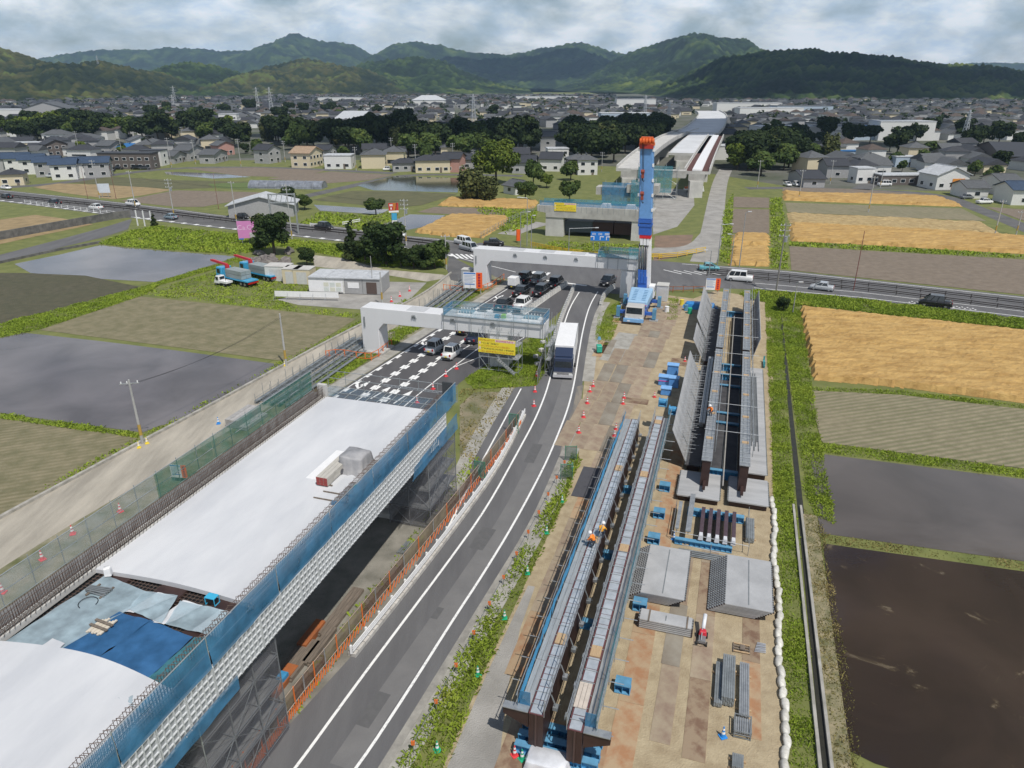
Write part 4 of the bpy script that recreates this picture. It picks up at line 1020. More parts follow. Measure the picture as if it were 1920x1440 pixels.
for q in (-.55, .35):
 m = MB(); m.bx(r + q, r + q + .1, s - .5, s + .45, 9.13, 9.2); part(t, 'bearer', m, M_oldwood)
m = MB(); pts = [(r + .1 + .5 * math.cos(a * .35) * (1 - a * .01), s - .95 + .45 * math.sin(a * .35), 9.2) for a in range(14)]; part(t, 'cable', m.path(pts, .02, 4), M_black)
r, s = dk(190, 1178, 9.1)
t = sth('plank_pile', 'pile of pale wooden battens on the dark blue net', 'planks', r, s, 9.1)
for i in range(8):
 m = MB(); a = -.45 + i * .11; m.bx(r + a, r + a + .1, s - .5 + .05 * (i % 3), s + .35 + .09 * (i % 4), 9.14 + .02 * (i % 2), 9.2 + .02 * (i % 2)); part(t, 'batten', m, flat('pale_batten', (.62, .56, .46), .8))
for q in (-.05, .3):
 m = MB(); m.bar((r - .6, s + q, 9.26), (r + .55, s + q - .12, 9.26), .14, .05); part(t, 'plank', m, M_oldwood)
r, s = dk(203, 1075)
o = MB(); tt = tarp(None, 0, 0, 0, .34, .3, .5, None, 4, .05); tag(tt.obj('sack', M_pale, loc=W(r, s, ZD - .1), rz=.2, smooth=True), 'small white sack standing at the corner of the pour strip', 'sack')
# ---- under the deck: timber baulks, plates
for i, (u, v, L, w, h, mat, lab) in enumerate(((585, 1195, 2.4, .7, .45, M_rust, 'rust orange steel box lying in the shade under the viaduct'), (600, 1215, 3.4, .6, .3, M_oldwood, 'bundle of old timber baulks in the shade beside the orange steel box'), (560, 1240, 3.4, 1.2, .3, M_oldwood, 'long dark bundle of old timber under the viaduct'), (530, 1280, 2.4, .8, .35, M_rust, 'rusty plate box with a small blue crate on it'), (560, 1300, 3.0, .9, .15, M_oldwood, 'weathered planks spread on the sand by the brown fence'), (640, 1150, 5.0, .9, .25, M_oldwood, 'old planks along the shade line under the viaduct'))):
 r, s = RS(gp(u, v))
 t = sth('baulk_stack', lab, 'timber' if mat is M_oldwood else 'steel box', r, s)
 n = 3 if mat is M_oldwood else 1
 for j in range(n * 2 if n > 1 else 1):
  m = MB(); x = r - w / 2 + (j % n) * w / n; z = .03 + (j // n) * h / 2
  m.bx(x + .01, x + w / n - .01, s - L / 2 + .1 * (j % 2), s + L / 2, z, z + (h / 2 if n > 1 else h)); part(t, 'baulk' if n > 1 else 'shell', m, mat)
 if 'crate' in lab:
  m = MB(); m.bx(r - .2, r + .3, s - .3, s + .3, h + .03, h + .3); part(t, 'crate', m, M_blue)
r, s = RS(gp(768, 1030))
t = sth('pipe_bundle', 'flat bundle of grey scaffold pipes on the sand beside the brown fence', 'pipes', r, s)
for i in range(9):
 m = MB(); m.tube((r - .7 + i * .16, s - .8, .09 + .05 * (i % 2)), (r - .6 + i * .16, s + .8, .09 + .05 * (i % 3)), .06, 6); part(t, 'pipe', m, M_galv_d)
# ---- portal frames over the approach road
def glyphs(parent, root, r0, r1, s, z, h, n, mat, seed, name='lettering'):
 g = random.Random(seed); m = MB(); w = (r1 - r0) / n
 for i in range(n):
  x = r0 + i * w; a = w * .82
  for k in range(g.randint(3, 4)):
   if g.random() < .55:
    zz = z + h * g.choice((.05, .35, .62, .86)); m.bx(x, x + a, s - .004, s, zz, zz + h * .13)
   else:
    xx = x + a * g.choice((.0, .42, .82)); m.bx(xx, xx + a * .17, s - .005, s - .001, z, z + h)
 return part(parent, name, m, mat, root=root)
M_yel = flat('banner_yellow', (.86, .70, .05), .6, 0, .93)
M_red = flat('banner_red', (.65, .05, .05), .6)
M_redbr = flat('banner_orange_red', (.60, .20, .02), .6)
M_ink = flat('ink_black', (.03, .03, .035), .7)
M_pinkw = flat('banner_pinkish_white', (.80, .60, .62), .6)
def banner(name, label, r0, r1, s, z0, z1, seed, parent=None):
 t = sth(name, label, 'banner', (r0 + r1) / 2, s, z0)
 m = MB(); m.bx(r0, r1, s, s + .03, z0, z1); part(t, 'banner_sheet', m, M_yel)
 H = z1 - z0; Wd = r1 - r0
 m = MB(); m.bx(r0 + Wd * .46, r1 - .08, s - .006, s - .002, z1 - H * .2, z1 - H * .03); part(t, 'pink_strip', m, M_pinkw)
 glyphs(t, t, r0 + .1, r0 + Wd * .44, s - .002, z1 - H * .19, H * .13, 10, M_redbr, seed)
 glyphs(t, t, r0 + Wd * .48, r1 - .3, s - .008, z1 - H * .175, H * .11, 11, M_red, seed + 1)
 for k, (a, b, n, mt) in enumerate(((.08, .55, 13, M_ink), (.08, .86, 20, M_redbr), (.08, .97, 22, M_ink), (.08, .95, 22, M_redbr))):
  glyphs(t, t, r0 + Wd * a, r0 + Wd * b, s - .002, z1 - H * (.40 + k * .185), H * .12, n, mt, seed + 5 + k)
 for k in (0, 2):
  m = MB(); m.bx(r0 + .08, r0 + Wd * .065, s - .006, s - .002, z1 - H * (.42 + k * .185), z1 - H * (.24 + k * .185)); part(t, 'number_box', m, M_pinkw)
 return t
def portal(label, r0, r1, s0, dep, zt, colr, deep=2.05):
 t = sth('portal_frame', label, 'portal frame', r0 + 1.2, s0)
 pr = [(r0, 0), (r0 + 2.5, 0), (r0 + 2.5, zt - deep - .9), (r0 + 3.3, zt - deep), (r1, zt - deep + .1), (r1, zt), (r0 + .25, zt), (r0, zt - .25)]
 m = MB(); m.yprism(pr, s0, s0 + dep); bevel(part(t, 'box_frame', m, M_pw), .05)
 m = MB(); m.bx(colr - 1.2, colr + 1.2, s0 + .15, s0 + dep - .15, 0, zt - deep + .03); bevel(part(t, 'column', m, M_pw), .05)
 m = MB(); m.bx(r0 - .6, r0 + 3.1, s0 - .4, s0 + dep + .4, 0, .35); part(t, 'footing', m, M_conc)
 for k in range(3):
  x = r0 + 6.5 + k * 5.4
  m = MB(); m.bx(x, x + 2.6, s0 + .25, s0 + dep - .25, zt, zt + .006); part(t, 'grey_primer_patch', m, flat('grey_primer', (.50, .51, .52), .6))
  m = MB()
  for q in (0, .28, .55): m.hexa([(x + 1 + q, s0 - .18, zt - .9), (x + 1.05 + q, s0 - .18, zt - .9), (x + 1.05 + q, s0, zt - .95), (x + 1 + q, s0, zt - .95), (x + 1 + q * .6, s0 - .2, zt - .5), (x + 1.05 + q * .6, s0 - .2, zt - .5), (x + 1.05 + q * .6, s0, zt - .4), (x + 1 + q * .6, s0, zt - .4)])
  part(t, 'bracket_lugs', m, M_galv_d)
 m = MB(); m.bx(r0 + .45, r0 + .6, s0 - .14, s0, zt - 2.7, zt - 1.3); part(t, 'earthing_strap', m, M_galv_d)
 return t
P1 = portal('white steel portal frame standing over the queue of cars, with a blue netted platform', -46.0, -20.8, 81.6, 2.6, 6.45, -26.8)
P2 = portal('white steel portal frame at the junction, behind the crane', -43.3, -14.4, 118.2, 2.6, 6.85, -15.9)
def platform(label, r0, r1, s0, s1, z, netm, root_group=None):
 t = sth('work_platform', label, 'work platform', (r0 + r1) / 2, s0, z)
 m = MB()
 for x in (r0, r1): m.bx(x - .05, x + .05, s0, s1, z - .1, z)
 for y in (s0, s1): m.bx(r0, r1, y - .05, y + .05, z - .1, z)
 part(t, 'edge_frame', m, M_galv_d)
 n = max(3, int((r1 - r0) / 1.7))
 for i in range(n + 1):
  x = r0 + (r1 - r0) * i / n
  for y in (s0 - .02, s1 + .02):
   m = MB(); m.tube((x, y, z - .1), (x, y, z + 1.15), .03, 5); part(t, 'post', m, M_pipe)
  m = MB(); m.bar((x, s0 - .08, z - 2.05), (x, s0 - .08, z), .06, .06); part(t, 'hanger', m, M_galv_d)
 m = MB()
 for y in (s0, s1):
  for zz in (.55, 1.1): m.tube((r0, y, z + zz), (r1, y, z + zz), .026, 5)
 for x in (r0, r1):
  for zz in (.55, 1.1): m.tube((x, s0, z + zz), (x, s1, z + zz), .026, 5)
 part(t, 'guard_rails', m, M_pipe)
 for y, k in ((s0 - .03, 1), (s1 + .03, 2)):
  part(t, 'net_panel', wavy_sheet([(r0, y, z + .02), (r1, y, z + .02), (r1, y, z + 1.1), (r0, y, z + 1.1)], 20, 4, .04, k), netm, True)
 for x, k in ((r0, 3), (r1, 4)):
  part(t, 'net_panel', wavy_sheet([(x, s0, z + .02), (x, s1, z + .02), (x, s1, z + 1.1), (x, s0, z + 1.1)], 8, 4, .04, k), N_blue, True)
 return t
platform('blue netted work platform with railings on the portal over the cars', -34.0, -20.9, 81.3, 84.5, 6.46, net_mat('clear_blue_net', (.06, .26, .38), .62))
platform('teal netted work platform on the portal behind the crane', -21.0, -14.2, 117.9, 121.1, 6.86, N_teal)
for k, (x, lab) in enumerate(((-31.4, 'white bridge bearing with anchor bolts on the platform, farther from the yellow banner end'), (-22.8, 'white bridge bearing with anchor bolts at the free end of the platform'))):
 t = sth('bridge_bearing', lab, 'bearing', x, 82.9, 6.46)
 m = MB(); m.bx(x - 1.2, x + 1.2, 82.1, 83.8, 6.46, 6.66, 0, .1, .1); bevel(part(t, 'base_plate', m, M_pale), .02)
 m = MB(); m.bx(x - .9, x + .9, 82.35, 83.55, 6.66, 6.86); part(t, 'rubber_pad', m, flat('bearing_blue_grey', (.25, .36, .42), .6))
 for i in range(6):
  for y in (82.25, 83.65):
   m = MB(); m.tube((x - 1 + i * .4, y, 6.62), (x - 1 + i * .4, y, 7.0), .045, 6); part(t, 'anchor_bolt', m, M_pale)
t = sth('equipment_boxes', 'white and lime green equipment boxes on the blue netted platform', 'boxes', -26.3, 82.4, 6.46)
for i, (x, c) in enumerate(((-27.4, M_sky), (-26.6, flat('lime_paint', (.35, .60, .12), .5)), (-26.0, M_pale), (-28.6, M_pale))):
 m = MB(); m.bx(x, x + .6, 82.1 + .2 * i, 82.7 + .2 * i, 6.47, 6.85 + .05 * i); part(t, 'box', m, c)
r0b, s0b = RS(gp(896, 694)); r1b, _ = RS(gp(972, 702))
t = sth('banner_scaffold', 'grey scaffold with stairs carrying the yellow banner on the grass island', 'scaffold', (r0b + r1b) / 2, s0b)
r0b += .2
scaffold(t, r0b, r1b, s0b, s0b + 1.8, 0, 5.6, 4, 1, 1.7, planks=(1.9, 3.7))
for k in range(9):
 m = MB(); x = r0b + 2.6 + k * .24; m.bx(x, x + .26, s0b - .55, s0b - .05, 1.85 - k * .21, 1.89 - k * .21); part(t, 'stair_tread', m, M_galv)
m = MB(); m.bar((r0b + 2.5, s0b - .58, 1.95), (r0b + 4.9, s0b - .58, .05), .05, .16); m.bar((r0b + 2.5, s0b - .02, 1.95), (r0b + 4.9, s0b - .02, .05), .05, .16); part(t, 'stair_stringers', m, M_galv)
part(t, 'net_panel', wavy_sheet([(r0b + .8, s0b + 1.85, 4.6), (r1b - .6, s0b + 1.85, 4.6), (r1b - .6, s0b + 1.85, 5.7), (r0b + .8, s0b + 1.85, 5.7)], 12, 4, .04, 3), N_teal, True)
banner('banner', 'yellow notice banner with red and black Japanese text on a scaffold', r0b - .05, r1b - .35, s0b - .08, 2.55, 4.45, 40)
t = sth('scaffold_tower', 'tall scaffold with teal netting wrapped round the end of the junction portal', 'scaffold', -13.6, 119)
scaffold(t, -14.3, -12.9, 117.6, 121.6, 0, 7.9, 1, 2, 1.75, planks=(1.8, 3.6, 5.4))
for (a, b, c, d) in ((-12.85, 117.5, -12.85, 121.7), (-12.85, 121.75, -16.5, 121.75)):
 part(t, 'net_panel', wavy_sheet([(a, b, .2), (c, d, .2), (c, d, 8.0), (a, b, 8.0)], 8, 16, .05, 5), N_teal, True)
t = sth('scaffold_stair', 'narrow grey scaffold stair at the free end of the first portal', 'scaffold', -20.2, 82.5)
scaffold(t, -20.55, -19.9, 81.4, 84.4, 0, 7.2, 1, 2, 1.75, planks=(1.8, 3.6, 5.4))
# ---- WORKS YARD
M_plate = pm('road_plate', (.27, .19, .14), .7, .15, (.38, .31, .22), scale=.8, detail=9, lo=.38, hi=.66, rand=.16)
M_plate_o = pm('orange_rust_plate', (.35, .185, .095), .8, .05, (.40, .29, .18), scale=.8, detail=11, lo=.42, hi=.6, rand=.12)
M_plate_b = pm('dark_brown_plate', (.19, .115, .075), .75, .1, (.30, .225, .15), scale=.9, detail=11, lo=.45, hi=.6, rand=.12)
M_plate_g = pm('grey_mud_plate', (.30, .275, .225), .8, .1, (.20, .165, .125), scale=.4, detail=9, rand=.12)
PLATE_ME = {}
def plate(r, s, w, L, mat, rot=0.0, z=.0125):
 k = (round(w, 2), round(L, 2), mat.name)
 if k not in PLATE_ME:
  m = MB(); m.bx(-w / 2, w / 2, -L / 2, L / 2, 0, .022); PLATE_ME[k] = m.mesh('road_plate', mat)
 o = link('road_plate', PLATE_ME[k], yard, W(r, s, z), -TH + rot)
 return o
g = random.Random(5)
for i in range(9):
 for j in range(4):
  r = -15.6 + j * 1.55 + i * .30; s = 66 + i * 6.05
  if s > 92 and j == 0: continue
  plate(r + g.uniform(-.05, .05) + 1.5, s, 1.5, 6.0, M_plate if g.random() < .86 else M_plate_g, g.uniform(-.012, .012), .0125 + .0006 * j)
for i in range(6):
 for j in range(2):
  plate(-9.7 + j * 1.52 + i * .02, 35.5 + i * 6.05, 1.5, 6.0, M_plate if (i + j) % 3 else M_plate_o, g.uniform(-.01, .01))
for i in range(4): plate(-8.2 + i * 1.55, 27 + 0 * i, 1.5, 6, M_plate_o if i % 2 else M_plate_b, 0, .0127)
for i in range(7): plate(-2.6, 29.5 + i * 6.02, 1.5, 6.0, M_plate_o, g.uniform(-.01, .01), .013)
for i in range(3): plate(-.6, 33.2 + i * 6.02, 1.15, 6.0, M_plate if i != 1 else M_plate_g, -.012, .0135)
for i in range(4): plate(1.25, 32.6 + i * 6.02, 1.25, 6.0, M_plate if i % 2 else M_plate_b, -.004, .013)
for i in range(2): plate(4.25, 35.0 + i * 6.02, 1.1, 6.0, M_plate_b if i else M_plate_o, .0, .013)
for (u, v, w, L, mt) in ((1190, 752, 3.1, 1.4, M_plate_b), (1165, 812, 1.5, 1.3, M_plate_o), (1126, 655, 1.3, 6, M_plate_o), (1140, 650, 1.5, 6, M_plate_g), (1280, 680, 3, 2.6, M_plate_b), (1180, 590, 4, 9, M_plate_o), (1225, 605, 3, 8, M_plate), (1105, 905, 2.2, 5.5, flat('dark_rubber_plate', (.075, .075, .085), .8))):
 r, s = RS(gp(u, v)); plate(r, s, w, L, mt, 0, .0365)
r, s = RS(gp(1165, 650)); m = MB(); m.bx(-1.7, 1.7, -6, 6, 0, .012); m.obj('concrete_pad', M_pconc, yard, W(r, s, .0125), -TH - .06)
# ---- girder pair in front
def girder(label, rc, side, s0, s1, zt, netm, seed):
 t = sth('steel_girder', label, 'girder', rc, s0)
 for i in range(4):
  a = s0 + (s1 - s0) * i / 4; b = s0 + (s1 - s0) * (i + 1) / 4
  m = MB(); m.bx(rc - .40, rc + .40, a, b - .02, .72, zt - .14); part(t, 'box_segment', m, M_brown)
 m = MB(); m.bx(rc - .40, rc + .40, s0 - .03, s1, zt - .14, zt - .10); part(t, 'top_flange', m, flat('red_edge_steel', (.13, .05, .055), .5))
 q = s0; k = 0
 while q < s1 - .5:
  L = .95 if k % 7 != 3 else .55
  wood = (k % 12 == 6)
  m = MB(); m.bx(rc - .31, rc + .31, q + .03, q + L - .03, zt - .10, zt - .06 + (.05 if wood else 0)); part(t, 'flange_cover', m, M_wood if wood else pm('flange_sheet', (.52, .56, .60), .5, .3, (.40, .44, .48), scale=2, rand=.1)); q += L; k += 1
 m = MB(); q = s0 + .6
 while q < s1: m = MB(); m.tube((rc - .4, q, zt - .03), (rc + .4, q, zt - .03), .022, 4); part(t, 'cross_bar', m, M_galv_d); q += .9
 w0, w1 = (rc + side * .43, rc + side * 1.02); lo, hi = min(w0, w1), max(w0, w1)
 nb = 2; q = s0 + .3; k = 0
 while q < s1 - .2:
  e = min(q + 3.6, s1)
  for i in range(nb):
   m = MB(); x = lo + (hi - lo) * i / nb; m.bx(x + .01, x + (hi - lo) / nb - .01, q, e - .03, zt - .18, zt - .13); part(t, 'walkway_board', m, M_plank)
  q = e; k += 1
 q = s0 + .3; i = 0; xo = rc + side * 1.10
 while q < s1:
  m = MB(); m.tube((xo, q, zt - .5), (xo, q, zt + 1.0), .028, 5); m.tube((xo - side * .2, q, zt - .22), (xo + side * .85, q, zt - .22), .028, 5); part(t, 'guard_post', m, M_galv); q += 1.8; i += 1
 m = MB()
 for z in (zt + .4, zt + .9): m.tube((xo, s0, z), (xo, s1, z), .026, 5)
 part(t, 'guard_rail', m, M_galv)
 q = s0 + .2; i = 0
 while q < s1:
  e = min(q + 7.3, s1)
  part(t, 'net_panel', wavy_sheet([(xo - side * .02, q, zt - .15), (xo - side * .02, e, zt - .15), (xo - side * .12, e, zt + .85), (xo - side * .12, q, zt + .85)], 26, 4, .06, seed + i), netm, True); q = e; i += 1
 xi = rc - side * .44
 m = MB()
 for z in (zt + .15, zt + .5, zt + .95): m.tube((xi, s0, z), (xi, s1, z), .026, 5)
 q = s0
 while q < s1: m.tube((xi, q, zt - .2), (xi, q, zt + 1.0), .026, 5); q += 1.8
 part(t, 'inner_rail', m, M_galv)
 q = s0 + 1.5; i = 0
 while q < s1 - 1:
  m = MB(); x2 = xi - side * .28
  m.tube((xi, q, zt - .1), (x2, q, zt - .9), .025, 4); m.tube((xi, q + .2, zt - .3), (x2, q + .1, zt - .9), .025, 4); m.bx(x2 - .14, x2 + .14, q - .12, q + .22, zt - 1.1, zt - .88); m.tube((x2, q, zt - .9), (x2 - side * .1, q + .9, zt - 1.6), .02, 4)
  part(t, 'hanging_bracket', m, M_galv if i % 2 else M_galv_d); q += 2.3; i += 1
 xa, xb = rc + side * .44, rc + side * 1.85
 m = MB(); m.yprism([(xa, zt - 1.25), (xb, zt - .62), (xb, zt - .12), (xa, zt - .12)][::side], s0 + .05, s0 + .32); part(t, 'cantilever', m, M_brown)
 m = MB(); m.bx(min(xa, xb), max(xa, xb), s0 - .05, s0 + .42, zt - .12, zt - .07); part(t, 'cantilever_flange', m, M_galv)
 m = MB(); m.bx(rc - .05, rc + .05, s0 - .06, s0, .75, zt - .16); part(t, 'end_stiffener', m, flat('brown_trim', (.075, .045, .04), .5))
 m = MB(); m.bx(lo, hi, s0 + .4, s0 + .43, zt - .1, zt + .85); part(t, 'end_net', m, N_blue)
 return t
girder('dark brown steel girder with a bright blue net along its outer walkway', -7.05, -1, 27.4, 65.0, 3.15, flat('vivid_blue_tarp', (.05, .36, .66), .55), 1)
girder('dark brown steel girder with a teal net along its outer walkway', -4.85, 1, 27.0, 66.3, 3.15, N_teal, 30)
def blue_block(r, s, w, d, h, label, group=None):
 t = sth('packing_beam', label, 'support block', r, s, 0, group)
 m = MB(); m.bx(r - w / 2, r + w / 2, s - d / 2, s + d / 2, h - .05, h); m.bx(r - w / 2, r + w / 2, s - d / 2, s + d / 2, .04, .09); part(t, 'flange', m, M_sky)
 m = MB(); m.bx(r - w / 2, r + w / 2, s - .03, s + .03, .09, h - .05); part(t, 'web', m, M_blue)
 n = max(2, int(w / .4))
 for i in range(n + 1):
  x = r - w / 2 + .03 + (w - .06) * i / n
  m = MB(); m.bx(x - .012, x + .012, s - d / 2, s + d / 2, .09, h - .05); part(t, 'stiffener', m, M_blue)
 return t
for k, s in enumerate((27.6, 28.3, 29.2)): blue_block(-5.9, s - .2, 4.6, .42, .68, 'light blue packing beam across the near end of the girder pair', 'packing beams under the near girder end')
for s in (33.4, 41.0, 49.2, 53.0, 57.5): blue_block(-3.2, s, .95, .8, .68, 'short light blue packing beam sticking out beside the girder walkway', 'packing beams beside the girder')
for s in (38, 46, 56): blue_block(-5.95, s, 3.0, .45, .68, 'blue packing beam in the gap between the two girders', 'packing beams between the girders')
r, s = RS(gp(1028, 1432))
t = sth('covered_crate', 'crate under a white plastic sheet in front of the girders', 'crate', r, s)
part(t, 'sheet', tarp(t, r, s - .2, .02, 2.2, 1.2, .7, None, 6, .12), flat('white_plastic', (.66, .68, .72), .35, 0, .85), True)
m = MB(); m.bx(r - .9, r + .9, s - .7, s + .3, .0, .6); part(t, 'crate_body', m, M_oldwood)
r, s = RS(gp(1095, 1300)); t = sth('board_bundle', 'pale boards stacked on the end of the walkway', 'boards', -4.9, 28.9, 3.16)
for i in range(3):
 m = MB(); m.bx(-5.25 + i * .24, -5.03 + i * .24, 28.4, 30.2, 3.12, 3.17); part(t, 'board', m, flat('pale_board', (.60, .53, .46), .7, 0, .8))
for (u, v, z, lab, c) in ((1243, 757, 3.2, 'bright blue winch on the far end of the girders', 'winch'), (1262, 772, 3.2, 'bright blue hoist block at the far end of the girders', 'hoist')):
 r, s = RS(gp(u, v, z)); t = sth('winch', lab, c, r, s, 3.0)
 m = MB(); m.tube((r - .35, s, 3.45), (r + .35, s, 3.45), .3, 10); part(t, 'drum', m, M_blue)
 m = MB(); m.bx(r - .45, r - .35, s - .4, s + .4, 3.0, 3.75); m.bx(r + .35, r + .45, s - .4, s + .4, 3.0, 3.75); m.bx(r - .4, r + .4, s - .4, s + .4, 3.0, 3.1); part(t, 'cheek_plates', m, M_sky)
 m = MB(); m.bx(r - .2, r + .2, s + .3, s + .7, 3.1, 3.5); part(t, 'motor', m, M_blue)
# ---- second girder pair with folded formwork
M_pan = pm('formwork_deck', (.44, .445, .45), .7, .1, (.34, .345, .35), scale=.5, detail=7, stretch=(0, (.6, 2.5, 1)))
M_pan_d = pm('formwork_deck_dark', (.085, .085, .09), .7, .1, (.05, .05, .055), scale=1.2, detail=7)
for rc, lab in ((.15, 'long grey topped steel girder in the yard, on the side of the tilted panels'), (3.35, 'long grey topped steel girder in the yard, on the field side')):
 t = sth('steel_girder', lab, 'girder', rc, 59)
 segs = [(58.0, 87.5), (88.4, 116.8)]
 for a, b in segs:
  m = MB(); m.bx(rc - .36, rc + .36, a, b, .75, 3.3); part(t, 'box_segment', m, M_brown)
  m = MB(); m.bx(rc - .45, rc + .45, a - .1, b + .1, 3.3, 3.36); part(t, 'top_flange', m, M_galv)
  q = a + .4; k = 0
  while q < b - .4:
   m = MB()
   if k % 6 == 4: m.bx(rc - .3, rc + .3, q, q + .35, 3.36, 3.44, 1)
   else:
    m.tube((rc - .46, q, 3.42), (rc + .46, q, 3.42), .022, 4)
    m.tube((rc - .2, q, 3.4), (rc - .2, q + .7, 3.4), .02, 4)
   part(t, 'deck_clamp', m, [M_galv_d, M_wood]); q += .95; k += 1
 m = MB(); m.bx(rc - .3, rc + .3, 87.5, 88.4, 1.0, 3.1); part(t, 'splice_gap', m, M_black)
 m = MB(); m.bx(rc - .12, rc + .12, 56.8, 58.0, 1.0, 1.3); part(t, 'jacking_arm', m, M_brown)
 m = MB()
 for z in (3.9, 4.4): m.tube((rc + .62, 60, z), (rc + .62, 115, z), .024, 4)
 part(t, 'guard_rail', m, M_galv)
 for k in range(16):
  m = MB(); m.tube((rc + .62, 60 + k * 3.6, 3.2), (rc + .62, 60 + k * 3.6, 4.5), .026, 4); part(t, 'guard_post', m, M_galv)
def tilted(label, rb, zb, rt, zt, s0, s1, side, mat=None, pipes=True):
 t = sth('formwork_wing', label, 'formwork', rb, (s0 + s1) / 2, zb - .2)
 n = max(2, int((s1 - s0) / 2.4)); nrm = Vector((-(zt - zb), 0, rt - rb)).normalized() * .06 * (1 if side > 0 else -1)
 for i in range(n):
  a = s0 + (s1 - s0) * i / n + .02; b = s0 + (s1 - s0) * (i + 1) / n - .02
  m = MB(); p = [(rb, a, zb), (rb, b, zb), (rt, b, zt), (rt, a, zt)]
  m.hexa([(q[0], q[1], q[2]) for q in p] + [(q[0] + nrm.x, q[1], q[2] + nrm.z) for q in p]); part(t, 'panel', m, mat or M_pan)
 if pipes:
  m = MB(); q = s0 + .4; k = 0
  while q < s1:
   for f in (.25, .55, .85):
    x = rb + (rt - rb) * f; z = zb + (zt - zb) * f
    m.tube((x, q, z), (x + side * (.9 + .5 * ((k * 7) % 3) / 2), q, z + .05), .02, 3)
   k += 1; q += .8
  for f in (.3, .6, .9):
   x = rb + (rt - rb) * f + side * .55; z = zb + (zt - zb) * f; m.tube((x, s0, z), (x, s1, z), .02, 3)
  o = part(t, 'anchor_pipes', m, M_galv); o['kind'] = 'stuff'
 m = MB(); m.bar((rb, s0, zb - .02), (rb, s1, zb - .02), .12, .1); part(t, 'hinge_beam', m, M_galv_d)
 for i in range(4):
  q = s0 + (s1 - s0) * (i + .5) / 4; m = MB(); m.tube((rb + side * .6, q, .1), (rb + (rt - rb) * .5, q, zb + (zt - zb) * .5), .035, 5); part(t, 'prop', m, M_galv_d)
 return t
tilted('long tilted grey formwork wing nearest the blue crates', -1.75, .9, -3.2, 4.0, 61.8, 84.2, 1)
tilted('middle tilted grey formwork wing', -1.95, .9, -3.2, 3.3, 90.6, 97.8, 1)
tilted('tilted grey formwork wing nearest the highway', -1.8, .9, -3.3, 3.8, 98.6, 115.8, 1)
tilted('tilted grey formwork wing on the field side near the highway', 4.3, .9, 5.0, 3.8, 92.0, 115.5, -1)
def slab_panel(label, r0, r1, s0, s1, z, mat, group=None, slots=True):
 t = sth('formwork_floor', label, 'formwork', (r0 + r1) / 2, (s0 + s1) / 2, 0, group)
 n = max(1, int((s1 - s0) / 2.4))
 for i in range(n):
  a = s0 + (s1 - s0) * i / n; b = s0 + (s1 - s0) * (i + 1) / n - .02
  m = MB(); m.bx(r0, r1, a, b, z - .12, z); part(t, 'panel', m, mat)
 m = MB(); k = s0 + .15
 while k < s1 - .1:
  m.bx(r0 - .1, r0, k, k + .12, z - .14, z - .02); m.bx(r1, r1 + .1, k, k + .12, z - .14, z - .02); k += .3
 o = part(t, 'edge_teeth', m, M_galv_d); o['kind'] = 'stuff'
 for y in (s0 + .4, (s0 + s1) / 2, s1 - .4):
  m = MB(); m.bx(r0 + .1, r1 - .1, y - .1, y + .1, .02, z - .13); part(t, 'bearer', m, M_brown)
 return t
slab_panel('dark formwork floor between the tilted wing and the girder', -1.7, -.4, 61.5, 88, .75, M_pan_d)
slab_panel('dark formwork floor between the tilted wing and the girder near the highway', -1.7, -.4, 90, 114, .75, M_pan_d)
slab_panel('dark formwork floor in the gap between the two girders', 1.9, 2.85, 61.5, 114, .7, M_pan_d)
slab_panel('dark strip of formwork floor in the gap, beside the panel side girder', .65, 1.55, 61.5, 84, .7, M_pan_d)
slab_panel('pale formwork floor beside the field side girder', 3.85, 5.55, 61.5, 89, .8, M_pan)
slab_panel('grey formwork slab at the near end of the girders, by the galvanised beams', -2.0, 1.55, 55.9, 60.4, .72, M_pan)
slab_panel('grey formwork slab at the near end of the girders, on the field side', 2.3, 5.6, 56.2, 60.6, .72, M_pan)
for s in (61.0, 71.5, 74, 82, 85.5, 89, 112.5): blue_block(1.8, s, 3.6, .4, .95, 'blue cross beam between the two long yard girders', 'cross beams between the yard girders')
for s in (64, 70.5, 79, 86, 93, 101):
 o = MB(); o.tube((0, 0, 0), (5.2, 0, 0), .03, 5); tag(o.obj('tie_pipe', M_galv, loc=W(-.4, s, 3.5), rz=-TH), 'thin steel tie pipe laid across the two long girders', 'pipe', 'tie pipes across the girders')
o = MB(); o.path([(0, i * 4.0, .06 * math.sin(i * 1.3)) for i in range(14)], .06, 5); tag(o.obj('hose_line', flat('pale_hose', (.42, .41, .39), .6), loc=W(1.75, 58, 1.05), rz=-TH), 'long pale hose lying in the gap between the girders', 'hose')
t = sth('pipe_rack', 'bundle of grey pipes lying on the pale formwork floor', 'pipes', 4.5, 74, .8)
for i in range(7):
 m = MB(); m.tube((4.1 + i * .13, 66 + (i % 3), .86), (4.0 + i * .13, 86 + (i % 2), .86), .04, 5); part(t, 'pipe', m, M_galv_d)
t = sth('channel_bundle', 'long galvanised channels beside the girder', 'steel beam', -.75, 78, .8)
for i in range(2):
 m = MB(); m.bx(-1.05 + i * .32, -.78 + i * .32, 69, 89, 1.6, 1.75); part(t, 'channel', m, M_galv)
m = MB(); m.bx(-1.0, -.6, 70, 70.2, .75, 1.6); m.bx(-1.0, -.6, 86, 86.2, .75, 1.6); part(t, 'trestles', m, M_galv_d)
t = sth('tool_rack', 'teal tool rack standing on the sand by the field', 'rack', *RS(gp(1432, 685)))
r, s = ORG[t.name][:2]
